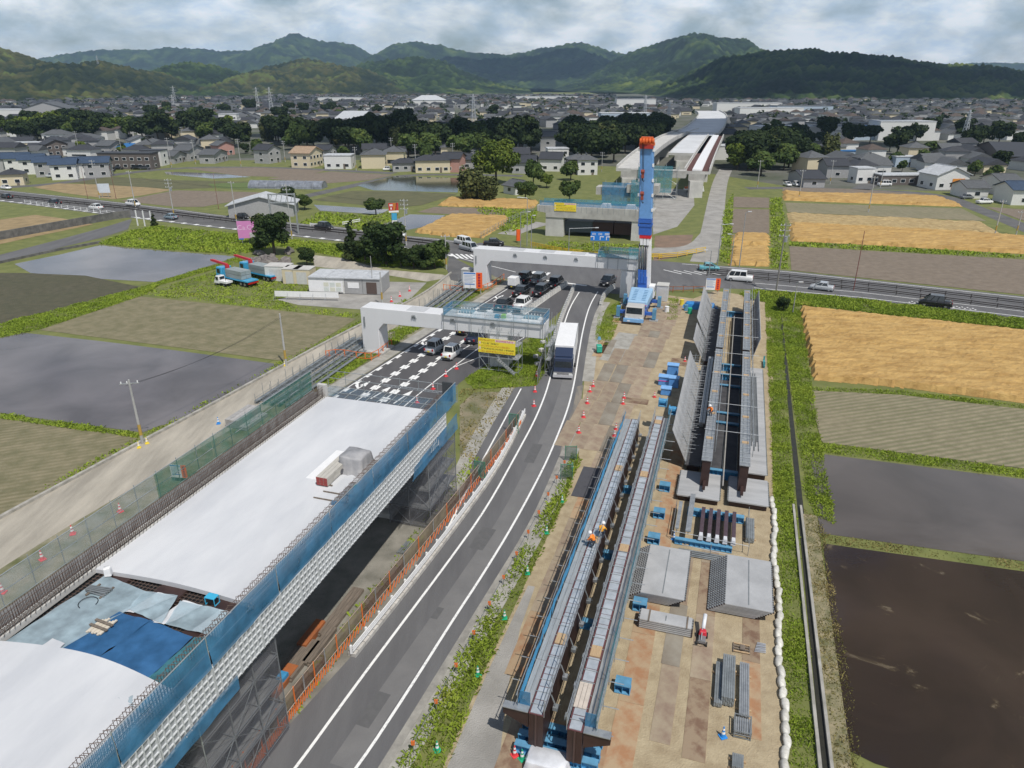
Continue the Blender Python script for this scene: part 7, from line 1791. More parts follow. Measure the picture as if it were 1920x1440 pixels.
for u, v, v2, lab in ((218, 373, 310, 'thin red pole beside the roadside board'), (165, 373, 312, 'thin red pole between the tan field and the highway'), (410, 392, 325, 'thin red pole on the brown plot'), (610, 0, 0, '')):
 if lab: pole(u, v, v2, lab, 0, MATS['red_brown_pole'], .07)
def lamp(u, v, v2, label, side=1, group=None, ln=1.6):
 p = gp(u, v); h = max(4, height_of(u, v, v2)); t = thing('street_lamp', label, 'street lamp', (p.x, p.y, 0), 0, group)
 m = MB(); m.tube((0, 0, 0), (0, 0, h), .10, 8, 0, .06); m.obj('lamp_post', M_galv, t)
 m = MB(); m.tube((0, 0, h - .05), (side * ln, -.2, h + .15), .045, 6); m.obj('lamp_arm', M_galv, t)
 m = MB(); m.bx(side * ln - .1 if side > 0 else side * ln - .6, side * ln + .6 if side > 0 else side * ln + .1, -.35, -.05, h + .1, h + .24); m.obj('lamp_head', flat('lamp_grey', (.55, .56, .57), .4), t)
 return t
lamp(976, 465, 398, 'grey street lamp nearer the wheat block at the junction', 1); lamp(988, 462, 371, 'taller grey street lamp beside the yellow railing', -1); lamp(1345, 497, 421, 'grey street lamp beside the teal hatchback', 1); lamp(1386, 500, 398, 'slim grey lamp mast in front of the small wheat plots', 1, ln=.4)
lamp(1066, 478, 428, 'signal mast with a long arm in front of the far pier', 1, ln=5.5); lamp(1326, 545, 470, 'traffic signal post beside the yard gate', -1, ln=.8); lamp(1370, 500, 440, 'traffic signal post beside the small wheat plots', -1, ln=.8); lamp(996, 470, 405, 'slim post with a sign beside the yellow railing', 1, ln=.3)
lamp(1486, 588, 530, 'slim white post at the edge of the ditch', 1, ln=.2)
def wire(a, za, b, zb, label, sag=.8):
 t = thing('power_line', label, 'wire', (*a.xy, 0)); d = b - a
 for k in (-.4, .4):
  m = MB(); pts = [(d.x * i / 12 + k * .5, d.y * i / 12 + k, za + (zb - za) * i / 12 - sag * 4 * (i / 12) * (1 - i / 12)) for i in range(13)]
  m.path(pts, .018, 3); m.obj('wire', M_black, t)
wire(POLES[0][0], POLES[0][1] - .5, POLES[1][0], POLES[1][1] - .5, 'pair of thin wires above the flooded paddy between two poles')
wire(POLES[3][0], POLES[3][1] - .6, POLES[6][0], POLES[6][1] - .6, 'pair of wires along the highway towards the shed')
wire(POLES[4][0], POLES[4][1] - .6, POLES[3][0], POLES[3][1] - .6, 'pair of wires along the highway above the grass bank')
wire(POLES[6][0], POLES[6][1] - .6, POLES[8][0], POLES[8][1] - .6, 'pair of wires from the shed to the shop sign pole')
# ---- signs
M_pink = flat('billboard_pink', (.62, .24, .50), .5, 0, .93); M_sblue = flat('road_sign_blue', (.02, .20, .62), .45); M_sred = flat('sign_red', (.52, .05, .04), .5)
def board(name, label, u, v, w, z0, z1, rz, face, cat='sign', legs=2, th=.12):
 p = gp(u, v); t = thing(name, label, cat, (p.x, p.y, 0), rz)
 m = MB(); m.bx(-w / 2, w / 2, -.02, th, z0, z1); m.obj('sign_face', face, t)
 for k in range(legs):
  x = -w / 2 + w * (k + .5) / legs; m = MB(); m.bar((x, th + .05, 0), (x, th + .05, z1 - .1), .12); m.obj('leg', M_galv, t)
 return t
def text_on(t, s, x, z, size, mat, y=-.04, name='lettering', align='CENTER'):
 cu = bpy.data.curves.new(name, 'FONT'); cu.body = s; cu.size = size; cu.align_x = align; cu.extrude = .004; cu.materials.append(mat); cu.resolution_u = 3
 o = bpy.data.objects.new(name, cu); COL.objects.link(o); bpy.context.view_layer.update(); me = bpy.data.meshes.new_from_object(o); bpy.data.objects.remove(o); o = link(name, me); o.parent = t; o.location = (x, y, z); o.rotation_euler = (math.pi / 2, 0, 0); return o
t = board('billboard', 'pink roadside billboard with white lettering and a photo', 468, 458, 4.3, 1.4, 5.2, .22, M_pink, 'billboard', 3)
text_on(t, 'Ca.Ca', -.3, 3.3, 1.5, flat('pink_white', (.80, .55, .74), .5)); m = MB(); m.bx(.3, 2.1, -.04, -.022, 1.5, 2.6); m.obj('photo_panel', pm('photo_print', (.62, .60, .60), .5, 0, (.28, .26, .24), scale=2.2), t); m = MB(); m.bx(2.0, 3.0, -.03, .06, 2.7, 3.6); m.obj('side_tag', M_pale, t); m = MB(); m.bx(-2.1, -1.0, -.03, .05, 1.15, 1.38); m.obj('blue_strip', M_sblue, t)
t = board('shop_sign', 'tall roadside shop sign with red upper and blue lower panels on white posts', 741, 440, 4.2, 11.2, 14.6, .25, M_sred, 'sign', 2)
m = MB(); m.bx(-.2, 1.0, -.05, -.022, 11.2, 14.6); m.obj('orange_panel', flat('sign_orange', (.55, .18, .03), .5), t); m = MB(); m.hexa([(.7, -.06, 11.3), (1.0, -.06, 11.3), (1.0, -.03, 11.3), (.7, -.03, 11.3), (1.2, -.06, 14.5), (1.5, -.06, 14.5), (1.5, -.03, 14.5), (1.2, -.03, 14.5)]); m.obj('dark_stroke', flat('sign_dark', (.08, .02, .02), .5), t)
glm = MB()
for i, (a, b) in enumerate(((-1.6, 13.2), (-.9, 13.2), (-1.3, 11.7))): glm.bx(a, a + .5, -.05, -.022, b, b + .9); glm.bx(a - .06, a + .56, -.06, -.024, b + .3, b + .45)
glm.obj('white_marks', M_pale, t)
m = MB(); m.bx(-2.1, 2.1, -.03, .1, 10.3, 11.1); m.obj('white_strip', M_pale, t); m = MB(); m.bx(-1.0, 1.2, -.03, .1, 6.8, 10.0); m.obj('blue_panel', flat('sign_cyan', (.06, .36, .58), .5), t); m = MB(); m.bx(-1.0, 1.2, -.03, .1, 4.8, 6.6); m.obj('lower_panel', M_pale, t)
t.scale = (.55, .55, .51)
t = board('road_sign', 'blue road direction sign with three white turn arrows', 1123, 484, 6.0, 3.2, 6.0, -.12, M_sblue, 'sign', 3)
for k, (x, sg) in enumerate(((-1.9, -1), (.1, 1), (2.1, 1))):
 m = MB(); m.bx(x - .12, x + .12, -.05, -.022, 3.45, 4.6); m.bx(min(x, x + sg * .9), max(x, x + sg * .9), -.05, -.022, 4.38, 4.6); m.face([(x + sg * .8, -.045, 4.18), (x + sg * .8, -.045, 4.8), (x + sg * 1.2, -.045, 4.49)]); m.obj('arrow', M_pale, t)
 m = MB(); gg = random.Random(k)
 for q in range(3 if k < 2 else 5):
  xx = x - .6 + q * (.42 if k < 2 else .3)
  for z in (5.0, 5.25, 5.5): m.bx(xx, xx + .3, -.05, -.022, z, z + .09)
  m.bx(xx + .11, xx + .19, -.052, -.024, 4.98, 5.6)
 m.obj('place_name', M_pale, t)
t.scale = (.64, 1, .66); t.location.z = 1.5
t = board('roadside_board', 'white roadside notice board on dark posts by the tan field', 198, 370, 3.4, 1.4, 4.2, .15, flat('notice_white', (.60, .65, .72), .5), 'sign', 2)
def site_board(u, v, label, s=1.0, z=.0, rz=-.15):
 p = gp(u, v); t = thing('notice_board', label, 'sign', (p.x, p.y, z), rz); t.scale = (s, s, s)
 m = MB(); m.bx(-.75, .25, 0, .04, .5, 1.75); m.obj('white_panel', M_pale, t); m = MB(); m.bx(.27, .75, 0, .04, .5, 1.75); m.obj('orange_panel', flat('fluorescent_orange', (.90, .13, .02), .5), t)
 m = MB(); m.bx(-.72, .22, -.01, -.002, 1.62, 1.73); m.bx(-.65, .15, -.01, -.002, .78, .86); m.obj('blue_bar', flat('print_blue', (.08, .22, .55), .5), t)
 m = MB(); [m.bx(-.68, .0 + .2 * (i % 2), -.01, -.002, .95 + i * .11, .99 + i * .11) for i in range(6)]; m.obj('text_lines', flat('print_grey', (.35, .42, .55), .5), t)
 m = MB(); [m.bx(.42, .60, -.01, -.002, .62 + i * .22, .78 + i * .22) for i in range(5)]; m.obj('dark_marks', flat('print_maroon', (.35, .02, .05), .5), t)
 m = MB(); [m.bar((x, .06, 0), (x, .06, 1.7), .05) for x in (-.6, .6)]; m.obj('stand', M_galv, t)
 return t
site_board(339, 905, 'white and orange notice board on the gravel road beside the walkway', 1.05); site_board(887, 552, 'white and orange notice board at the foot of the second portal', 2.2); site_board(1335, 552, 'orange notice board at the yard gate by the highway', 1.6)
p = gp(957, 440); t = thing('banner_post', 'fluorescent orange banner at the lane entrance by the wheat', 'banner', (gp(972, 455).x, gp(972, 455).y, 0)); m = MB(); m.bx(-.5, .5, 0, .05, .4, 3.0); m.obj('banner_sheet', MATS['fluorescent_orange'], t); m = MB(); m.bar((0, .08, 0), (0, .08, 3.1), .06); m.obj('banner_pole', M_galv, t)
for u, v in ((1118, 487), (1132, 488)):
 p = gp(u, v); t = thing('warning_box', 'small yellow warning box hung on the curved yellow railing', 'sign', (p.x, p.y, .4), 0, 'yellow warning boxes'); m = MB(); m.bx(-.45, .45, 0, .1, .3, 1.1); m.obj('sign_face', MATS['safety_yellow'], t); m = MB(); m.bx(-.3, .3, -.01, -.002, .6, .72); m.obj('text_bar', M_ink, t); m = MB(); m.bar((0, .05, -.4), (0, .05, .3), .06); m.obj('bracket', M_galv, t)
p = gp(556, 438); t = thing('gantry_frame', 'pale steel gantry frame standing over the shed side of the highway', 'gantry', (p.x, p.y, 0), .1)
for x in (-5.5, .5): m = MB(); m.bar((x, 0, 0), (x, 0, 9.5), .35); m.obj('gantry_post', M_galv, t)
for z in (7.4, 9.3): m = MB(); m.bar((-5.5, 0, z), (.5, 0, z), .3); m.obj('gantry_beam', M_galv, t)
for k in range(5): m = MB(); m.bar((-5.3 + k * 1.2, 0, 7.4), (-4.7 + k * 1.2, 0, 9.3), .12); m.obj('gantry_strut', M_galv, t)
p = gp(272, 424); t = thing('height_gauge', 'three white height limit posts at the underpass road', 'gate', (p.x, p.y, 0), -.3)
for x in (-2.2, 0, 2.2): m = MB(); m.bar((x, 0, 0), (x + .1, 0, 3.9), .22); m.obj('gate_post', M_pale, t)
m = MB(); m.bar((-2.2, 0, 1.8), (2.2, 0, 2.1), .1); m.obj('gate_rail', M_pale, t)
# ---- stored scaffolding on the far side of the gravel road
def scaff_store(label, u, v, nr, ns, dr, ds, z=1.1):
 r0, s0 = RS(gp(u, v)); t = sth('scaffold_store', label, 'scaffold', r0, s0)
 for i in range(nr):
  for j in range(ns):
   r = r0 + i * dr; s = s0 + j * ds
   m = MB(); m.tube((r, s, 0), (r, s, z + .35 * ((i * 3 + j * 5) % 3)), .035, 4); part(t, 'post', m, M_galv_d)
  m = MB(); m.bx(r0 + i * dr - .22, r0 + i * dr + .22, s0, s0 + ns * ds, .35 + .1 * (i % 2), .42 + .1 * (i % 2)); part(t, 'walkway_plank', m, M_galv_d)
  m = MB(); m.tube((r0 + i * dr, s0, .8), (r0 + i * dr, s0 + ns * ds, .8), .028, 4); m.tube((r0 + i * dr, s0, .2), (r0 + i * dr, s0 + ns * ds, .2), .028, 4); part(t, 'rail', m, M_galv_d)
 m = MB()
 for j in range(ns): m.tube((r0, s0 + j * ds, .6), (r0 + (nr - 1) * dr, s0 + j * ds, .6), .028, 4)
 part(t, 'cross_rails', m, M_galv_d)
scaff_store('rows of stored grey scaffold frames on the gravel beside the new viaduct', 480, 758, 5, 15, 1.0, 1.55, 1.3); scaff_store('rows of stored grey scaffold frames behind the first portal', 778, 592, 5, 12, 1.1, 1.9, 1.5)
r, s = RS(gp(468, 790)); t = sth('plank_stack', 'stack of grey steel scaffold planks on the gravel road', 'planks', r, s)
for a in range(3):
 for j in range(7):
  m = MB(); x = r - 1.5 + a * .55; z = .08 + j * .13
  if a == 2 and j > 2: x += 0
  m.bx(x, x + .5, s - 2.0, s + 2.0, z, z + .09); part(t, 'scaffold_plank', m, pm('plank_grey', (.46, .45, .43), .7, .1, (.35, .34, .33), scale=2, rand=.12))
for j in range(3):
 m = MB(); m.bx(r + .3, r + 1.2, s - 2.2, s + 1.6, .08 + j * .13, .17 + j * .13); part(t, 'scaffold_plank', m, MATS['plank_grey'])
def cabin(u, v, w, d, h, mat, label, name='storage_box', cat='cabinet', rz=-TH):
 p = gp(u, v); t = thing(name, label, cat, (p.x, p.y, .02), rz)
 m = MB(); m.bx(-w / 2, w / 2, -d / 2, d / 2, 0, h); bevel(m.obj('shell', mat, t), .03); m = MB(); m.bx(-w / 2 - .05, w / 2 + .05, -d / 2 - .05, d / 2 + .05, h, h + .1); m.obj('roof_panel', M_conc_l, t); m = MB(); m.bx(-w * .3, w * .3, -d / 2 - .02, -d / 2, .1, h * .85); m.obj('door', flat('cabin_door', (.58, .58, .57), .5), t); return t
cabin(1241, 562, 1.9, 2.2, 2.6, flat('toilet_grey', (.56, .57, .58), .5), 'grey portable toilet cabin beside the crane'); cabin(877, 530, 1.8, 1.6, 2.5, flat('locker_grey', (.42, .45, .47), .5), 'grey metal locker beside the column of the second portal')
p = gp(1123, 662); t = thing('light_tower', 'small green generator with a blue lamp head beside the road', 'light tower', (p.x, p.y, .05), 0); m = MB(); m.bx(-.35, .35, -.5, .5, .2, 1.1); bevel(m.obj('generator_body', flat('machine_green', (.03, .40, .28), .45), t), .05); m = MB(); m.tube((0, .3, 1.1), (0, .5, 1.9), .05, 6); m.obj('mast', M_galv, t); m = MB(); m.tube((0, .5, 1.75), (0, .5, 2.1), .28, 12, 0, .15); m.obj('lamp_head', M_sky, t)
for sx in (-.3, .3): m = MB(); m.tube((sx - .06, 0, .18), (sx + .06, 0, .18), .18, 10); m.obj('wheel', M_tyre, t)
p = gp(1312, 578); t = thing('tarp_heap', 'supplies under a bright blue tarpaulin at the end of the yard', 'tarpaulin', (p.x, p.y, 0), -TH); tarp(None, 0, 0, 0, 4.5, 1.6, .9, None, 3, .2).obj('tarpaulin', flat('tarp_blue', (.03, .26, .66), .5, 0, .8), t, smooth=True); m = MB(); m.bx(-1.8, 1.8, -.5, .5, 0, .7); m.obj('crates', M_oldwood, t)
for i, (u, v, mt, lab) in enumerate(((1286, 582, M_sky, 'blue drum on the small rubbish pallet at the yard end'), (1293, 588, M_cgr, 'green tub next to the blue drum at the yard end'), (1250, 585, M_pale, 'white bag of waste beside the crane cabin'), (1278, 572, M_cye, 'yellow tub behind the blue drum at the yard end'))):
 p = gp(u, v); o = MB(); o.tube((0, 0, 0), (0, 0, .85), .38, 12, 0, .33); o.tube((0, 0, .85), (0, 0, .9), .36, 12); tag(o.obj('drum', mt, loc=(p.x, p.y, .03), smooth=False), lab, 'drum')
# ---- FAR WORKS, TREES, BUILDINGS, PEOPLE
def deckline(t, name, pts, w, z0, z1, mat, off=0.0):
 P = offset(smooth_line(pts, 1), off) if off else smooth_line(pts, 1); m = MB(); o0 = t.location
 for a, b in zip(P[:-1], P[1:]):
  da = (b - a).normalized(); nx = Vector((da.y, -da.x, 0)) * w / 2; q = [a - nx, a + nx, b + nx, b - nx]; q = [k - o0 for k in q]
  m.hexa([(k.x, k.y, k.z + z0) for k in q] + [(k.x, k.y, k.z + z1) for k in q])
 return m.obj(name, mat, t)
def far_deck(label, pix, z, w, topm, sidem, barrier=True):
 pts = [gp(u, v, z) for u, v in pix]; t = thing('viaduct', label, 'viaduct', (*pts[0].xy, 0))
 deckline(t, 'deck_slab', pts, w, -.9, 0, sidem); deckline(t, 'road_surface', pts, w - 1.2, .002, .05, topm); deckline(t, 'box_girder', pts, w * .62, -2.9, -.9, M_conc)
 if barrier:
  for sd in (-1, 1): deckline(t, 'parapet', pts, .4, 0, .95, sidem, sd * (w / 2 - .22))
 for p in resample(pts, 34)[0::1]:
  q = p - t.location; m = MB(); m.bx(q.x - w * .26, q.x + w * .26, q.y - 1.1, q.y + 1.1, 0, z - 2.9); m.obj('pier', M_conc_l, t)
 return t
M_fw = pm('far_deck_white', (.62, .63, .64), .8, 0, (.52, .53, .54), scale=.1)
far_deck('curved concrete ramp rising from the works to the far viaduct', [(1180, 316), (1202, 292), (1228, 272), (1262, 253), (1296, 243)], 8.0, 8.5, M_conc_l, M_conc_l)
far_deck('white topped deck in the middle of the far works', [(1285, 287), (1302, 265), (1322, 247)], 8.0, 13, M_fw, M_conc_l, False)
far_deck('long wide white viaduct running to the hills', [(1310, 248), (1325, 236), (1335, 222), (1336, 214), (1326, 208)], 8.5, 22, M_fw, M_conc_l)
t = far_deck('narrow ramp with rusty red beams and a white strip', [(1307, 321), (1318, 298), (1330, 276), (1342, 255)], 8.0, 8, flat('rust_red_beam', (.10, .035, .025), .7), M_conc_l)
deckline(t, 'white_strip', [gp(u, v, 8) for u, v in ((1307, 321), (1318, 298), (1330, 276), (1342, 255))], 3, .06, .5, M_pale)
t = sth('crosshead_pier', 'wide concrete pier with a broad crosshead, blue guard nets and a yellow banner', 'pier', -31, 167)
def fp(name, f, mat): m = MB(); f(m); return part(t, name, m, mat)
bevel(fp('crosshead', lambda m: m.yprism([(-42.5, 4.4), (-19.5, 4.4), (-19.5, 5.4), (-17.3, 5.7), (-17.3, 7.1), (-44.6, 7.1), (-44.6, 5.7), (-42.5, 5.4)], 166, 170.5), M_conc), .05)
fp('leg', lambda m: m.bx(-42.5, -38.2, 166.2, 170.3, 0, 4.4), M_conc_l); fp('leg', lambda m: m.bx(-22.2, -19.5, 166.2, 170.3, 0, 4.4), M_conc_l)
for i in range(22): fp('form_joint', lambda m: m.bx(-44 + i * 1.25, -43.94 + i * 1.25, 165.97, 166, 5.7, 7.1), M_galv_d)
for a, b, c in ((-38.1, -31.5, flat('girder_blue_grey', (.06, .075, .095), .5)), (-31.4, -26.6, flat('girder_maroon', (.045, .018, .018), .6)), (-26.4, -22.3, MATS['girder_maroon'])):
 fp('stored_box_girder', lambda m: m.bx(a, b, 167.5, 182, 1.0, 3.6), c)
for i in range(9): fp('guard_post', lambda m: m.tube((-44 + i * 3.2, 166.2, 7.1), (-44 + i * 3.2, 166.2, 8.4), .04, 4), M_pipe)
fp('guard_net', lambda m: m.face([(-44, 166.15, 7.15), (-18, 166.15, 7.15), (-18, 166.15, 8.2), (-44, 166.15, 8.2)]), N_blue); fp('guard_net', lambda m: m.face([(-44, 170.3, 7.15), (-18, 170.3, 7.15), (-18, 170.3, 8.2), (-44, 170.3, 8.2)]), N_teal)
for x in (-28.5, -22.8): fp('bearing', lambda m: m.bx(x - 1.2, x + 1.2, 166.6, 168.6, 7.1, 7.9, 0, .3, .2), M_pale)
banner('banner', 'yellow notice banner with Japanese text hung on the far pier', -40.4, -35.2, 165.9, 6.0, 7.9, 90)
for k, (r0, s0, w, d, h, lab) in enumerate(((-31, 201, 9, 5, 8.5, 'teal netted scaffold round a pier behind the crosshead pier'), (-24.5, 200, 6, 6, 9.5, 'tall teal scaffold stair tower behind the boom'), (-24, 232, 12, 5, 10, 'teal netted scaffold below the end of the white deck'))):
 t = sth('scaffold_tower', lab, 'scaffold', r0, s0); scaffold(t, r0 - w / 2, r0 + w / 2, s0, s0 + d, 0, h, 3, 1, 2.2, brace=True, rad=.06)
 fp('net_panel', lambda m: m.face([(r0 - w / 2, s0 - .1, 2), (r0 + w / 2 - (1.5 if k else 0), s0 - .1, 2), (r0 + w / 2 - (1.5 if k else 0), s0 - .1, h), (r0 - w / 2, s0 - .1, h)]), N_teal if k else N_blue); fp('concrete_cap', lambda m: m.bx(r0 - w * .7, r0 + w * .7, s0 + .3, s0 + d - .3, h - 3.5, h - 1.4), M_conc)
# ---- trees
def leaf_mesh(name, lobes, n, size, seed, stops, mname, tone0=.45):
 g = np.random.default_rng(seed); C = []; T = []; Nn = []
 tot = sum(l[3] * l[4] * l[5] for l in lobes)
 for (x, y, z, rx, ry, rz) in lobes:
  k = max(8, int(n * rx * ry * rz / tot)); d = g.normal(size=(k, 3)); d /= np.linalg.norm(d, axis=1)[:, None]
  rad = g.uniform(.45, 1.04, k) ** .6; C.append(np.array([x, y, z]) + d * rad[:, None] * np.array([rx, ry, rz])); Nn.append(d)
  T.append(np.clip(tone0 + g.normal() * .13 + g.normal(size=k) * .10, 0, 1))
 c = np.concatenate(C); nn = np.concatenate(Nn) + g.normal(size=c.shape) * .55; nn[:, 2] += .35; nn /= np.linalg.norm(nn, axis=1)[:, None]; tn = np.concatenate(T)
 u = np.cross(nn, g.normal(size=c.shape)); u /= np.linalg.norm(u, axis=1)[:, None]; v = np.cross(nn, u); sz = (size * g.uniform(.6, 1.4, len(c)))[:, None]
 V = np.stack([c - u * sz - v * sz * .6, c + u * sz - v * sz * .6, c + u * sz * .7 + v * sz * .7, c - u * sz * .7 + v * sz * .7], 1).reshape(-1, 3)
 me = bpy.data.meshes.new(name); f = np.arange(len(V)).astype(np.int32)
 me.vertices.add(len(V)); me.vertices.foreach_set('co', V.astype(np.float32).ravel()); me.loops.add(len(V)); me.loops.foreach_set('vertex_index', f)
 me.polygons.add(len(V) // 4); me.polygons.foreach_set('loop_start', f[::4].copy())
 me.attributes.new('tone', 'FLOAT', 'POINT').data.foreach_set('value', np.repeat(tn, 4).astype(np.float32))
 if mname not in MATS: MATS[mname] = tone_mat(mname, stops, fine=.3, trans=.18)
 me.materials.append(MATS[mname]); me.update(); return me
DK = [(0, (.012, .022, .009)), (1, (.075, .095, .026)), (.5, (.027, .045, .014))]; MD = [(0, (.03, .052, .014)), (1, (.16, .19, .04)), (.5, (.068, .105, .026))]; YG = [(0, (.05, .08, .012)), (1, (.21, .235, .03)), (.5, (.105, .145, .022))]; BB = [(0, (.05, .065, .02)), (1, (.18, .17, .05)), (.5, (.09, .105, .035))]
def broad(seed, h, w, n=11):
 g = random.Random(seed); L = [(0, 0, h * .6, w * .34, w * .34, h * .28)]
 for i in range(n):
  a = g.uniform(0, 6.28); r = w * g.uniform(.15, .36); z = h * g.uniform(.36, .84); q = w * g.uniform(.13, .23); L.append((r * math.cos(a), r * math.sin(a), z, q, q, q * .8))
 return L
def conif(h, w): return [(.12 * w * math.sin(i * 2), .12 * w * math.cos(i * 2), h * (.12 + i * .1), w * .5 * (1 - i * .105), w * .5 * (1 - i * .105), h * .075) for i in range(9)]
TK = {}
def tree_kind(key, lobes, n, size, stops, mname, h, tw, tone=.45):
 m = MB(); m.tube((0, 0, 0), (0, 0, h * .62), tw, 7, 0, tw * .5)
 for i in range(5): a = i * 1.26; m.tube((0, 0, h * (.3 + .06 * i)), (math.cos(a) * h * .2, math.sin(a) * h * .2, h * (.52 + .05 * i)), tw * .4, 5, 0, tw * .15)
 TK[key] = (leaf_mesh('crown', lobes, n, size, len(key) + n, stops, mname, tone), m.mesh('trunk', pm('bark', (.11, .085, .06), .9, 0, (.06, .047, .035), scale=3)))
for i in range(4): tree_kind('dark%d' % i, broad(i, 12, 12), 1500, .62, DK, 'leaf_dark', 12, .35)
for i in range(3): tree_kind('mid%d' % i, broad(i + 9, 10, 10), 1300, .55, MD, 'leaf_mid', 10, .3)
for i in range(2): tree_kind('lime%d' % i, broad(i + 19, 10, 11), 1400, .55, YG, 'leaf_lime', 10, .3)
tree_kind('bamboo', [(x * 1.9, y * 1.7, 4.5 + (x * y) % 2, 1.7, 1.6, 4.6) for x in (-1, 0, 1) for y in (-1, 0, 1)], 1600, .45, BB, 'leaf_bamboo', 8, .12)
tree_kind('conifer', conif(9, 4.2), 1500, .30, DK, 'leaf_conifer', 9, .2, .6); tree_kind('shrub', broad(41, 3, 4, 7), 900, .24, MD, 'leaf_mid', 3, .1)
tree_kind('near_round', broad(51, 8, 8, 16), 5600, .22, [(0, (.015, .03, .010)), (1, (.10, .125, .03)), (.5, (.036, .062, .018))], 'leaf_near', 8, .3, .45); tree_kind('near_green', broad(52, 6, 7, 14), 4200, .22, MD, 'leaf_mid', 6, .22, .4); tree_kind('big_lime', broad(57, 17, 18, 20), 5200, .45, YG, 'leaf_lime', 17, .5, .5)
def tree(kind, p, s, label, group=None, name='tree'):
 t = thing(name, label, 'tree' if name == 'tree' else 'shrub', (p.x, p.y, 0), random.uniform(0, 6.28), group); t.scale = (s * random.uniform(.9, 1.1), s, s * random.uniform(.88, 1.12))
 link('crown', TK[kind][0], t); link('trunk', TK[kind][1], t); return t
for k, u, v, s, lab in (('near_round', 725, 497, 1.25, 'broad dark evergreen tree on the rough ground below the highway'), ('near_round', 515, 477, 1.05, 'round dark tree beside the boulder heap'), ('near_green', 488, 472, .6, 'small bushy tree left of the round tree by the boulders'), ('conifer', 661, 487, .85, 'layered pine standing apart below the highway'), ('near_round', 685, 492, .6, 'low dark tree between the pine and the broad tree'), ('near_green', 815, 503, .95, 'round clipped tree at the side road corner'), ('near_round', 776, 503, .65, 'small round tree next to the clipped one'), ('near_green', 752, 500, .6, 'low shrubby tree under the broad evergreen'), ('near_round', 576, 498, .45, 'small round tree behind the white storage boxes'), ('near_green', 705, 402, .85, 'lone small tree on the dike between the plots'), ('near_green', 572, 393, .7, 'bush in front of the pale field by the shed'), ('near_round', 540, 386, .7, 'dark bush behind the shed'), ('conifer', 290, 425, .42, 'small dark conifer at the underpass road'), ('big_lime', 930, 345, 1.0, 'big bright green tree in front of the old farmhouses'), ('bamboo', 885, 375, 1.15, 'bamboo clump beside the green paddy'), ('bamboo', 915, 378, .8, 'smaller bamboo clump beside the big one'), ('near_green', 985, 376, 1.0, 'round tree in front of the small barn'), ('mid0', 1070, 338, .8, 'round tree beside the white house with two roofs'), ('mid1', 1000, 350, .9, 'bushy tree behind the small barn'), ('lime0', 1025, 352, .5, 'pale green tree beside the barn'), ('mid2', 1068, 378, .7, 'dark bushes on the bank beside the works'), ('near_round', 1468, 583, .32, 'dark burnt looking shrub at the head of the ditch')):
 tree(k, gp(u, v), s, lab)
def belt(label, poly, n, kinds, smin, smax, seed):
 g = random.Random(seed); P = pxs(*poly); xs = [p.x for p in P]; ys = [p.y for p in P]; k = 0; tries = 0
 while k < n and tries < n * 60:
  tries += 1; x, y = g.uniform(min(xs), max(xs)), g.uniform(min(ys), max(ys))
  if not inpoly(x, y, P): continue
  kd = g.choice(kinds); nm = {'d': 'dark evergreen', 'm': 'mid green', 'l': 'bright green', 'b': 'feathery bamboo', 's': 'low shrubby'}[kd[0]]
  tree(kd, Vector((x, y, 0)), g.uniform(smin, smax), nm + ' tree ' + label, nm + ' trees ' + label); k += 1
D4 = ['dark0', 'dark1', 'dark2', 'dark3']
belt('in the belt behind the terrace houses', [(-60, 268), (120, 268), (430, 268), (430, 256), (-60, 252)], 44, D4 + ['mid0', 'mid2', 'lime0', 'lime1'], 1.01, 1.55, 1)
belt('in the wood behind the beige house', [(430, 284), (560, 282), (700, 292), (760, 290), (740, 268), (450, 262)], 36, D4 + ['mid1', 'mid0', 'bamboo'], 1.01, 1.49, 2)
belt('in the wood behind the old farmhouses', [(700, 296), (860, 300), (1000, 292), (980, 272), (720, 268)], 34, D4 + ['mid0', 'mid2'], 1.01, 1.61, 3)
belt('in the dark wood beside the curved ramp', [(1060, 302), (1140, 316), (1185, 306), (1240, 262), (1260, 248), (1060, 262)], 44, D4 + D4 + ['bamboo'], 1.01, 1.49, 4)
belt('in the grove right of the narrow ramp', [(1375, 328), (1450, 332), (1530, 322), (1560, 300), (1400, 288)], 26, D4 + ['mid0', 'lime1', 'bamboo'], 0.90, 1.38, 5)
belt('among the house gardens', [(20, 318), (300, 292), (660, 300), (960, 318), (1000, 300), (300, 280), (20, 295)], 26, ['mid0', 'mid1', 'lime1', 'dark2', 'shrub'], .4, .7, 6)
belt('scattered through the far town', [(0, 250), (1000, 250), (1000, 215), (400, 205), (0, 225)], 30, D4 + ['mid0'], .8, 1.3, 7)
belt('between the factories and the dark hill', [(1370, 285), (1900, 300), (1990, 270), (1500, 240), (1380, 255)], 30, D4 + ['mid1'], .7, 1.2, 8)
belt('around the farmhouses by the wheat strips', [(1520, 330), (1640, 318), (1900, 345), (1900, 320), (1600, 295)], 14, ['mid0', 'mid1', 'dark1', 'shrub'], .4, .8, 9)
belt('along the yard fence by the office', [(600, 480), (820, 512), (840, 508), (640, 470)], 10, ['shrub'], .5, .9, 10)
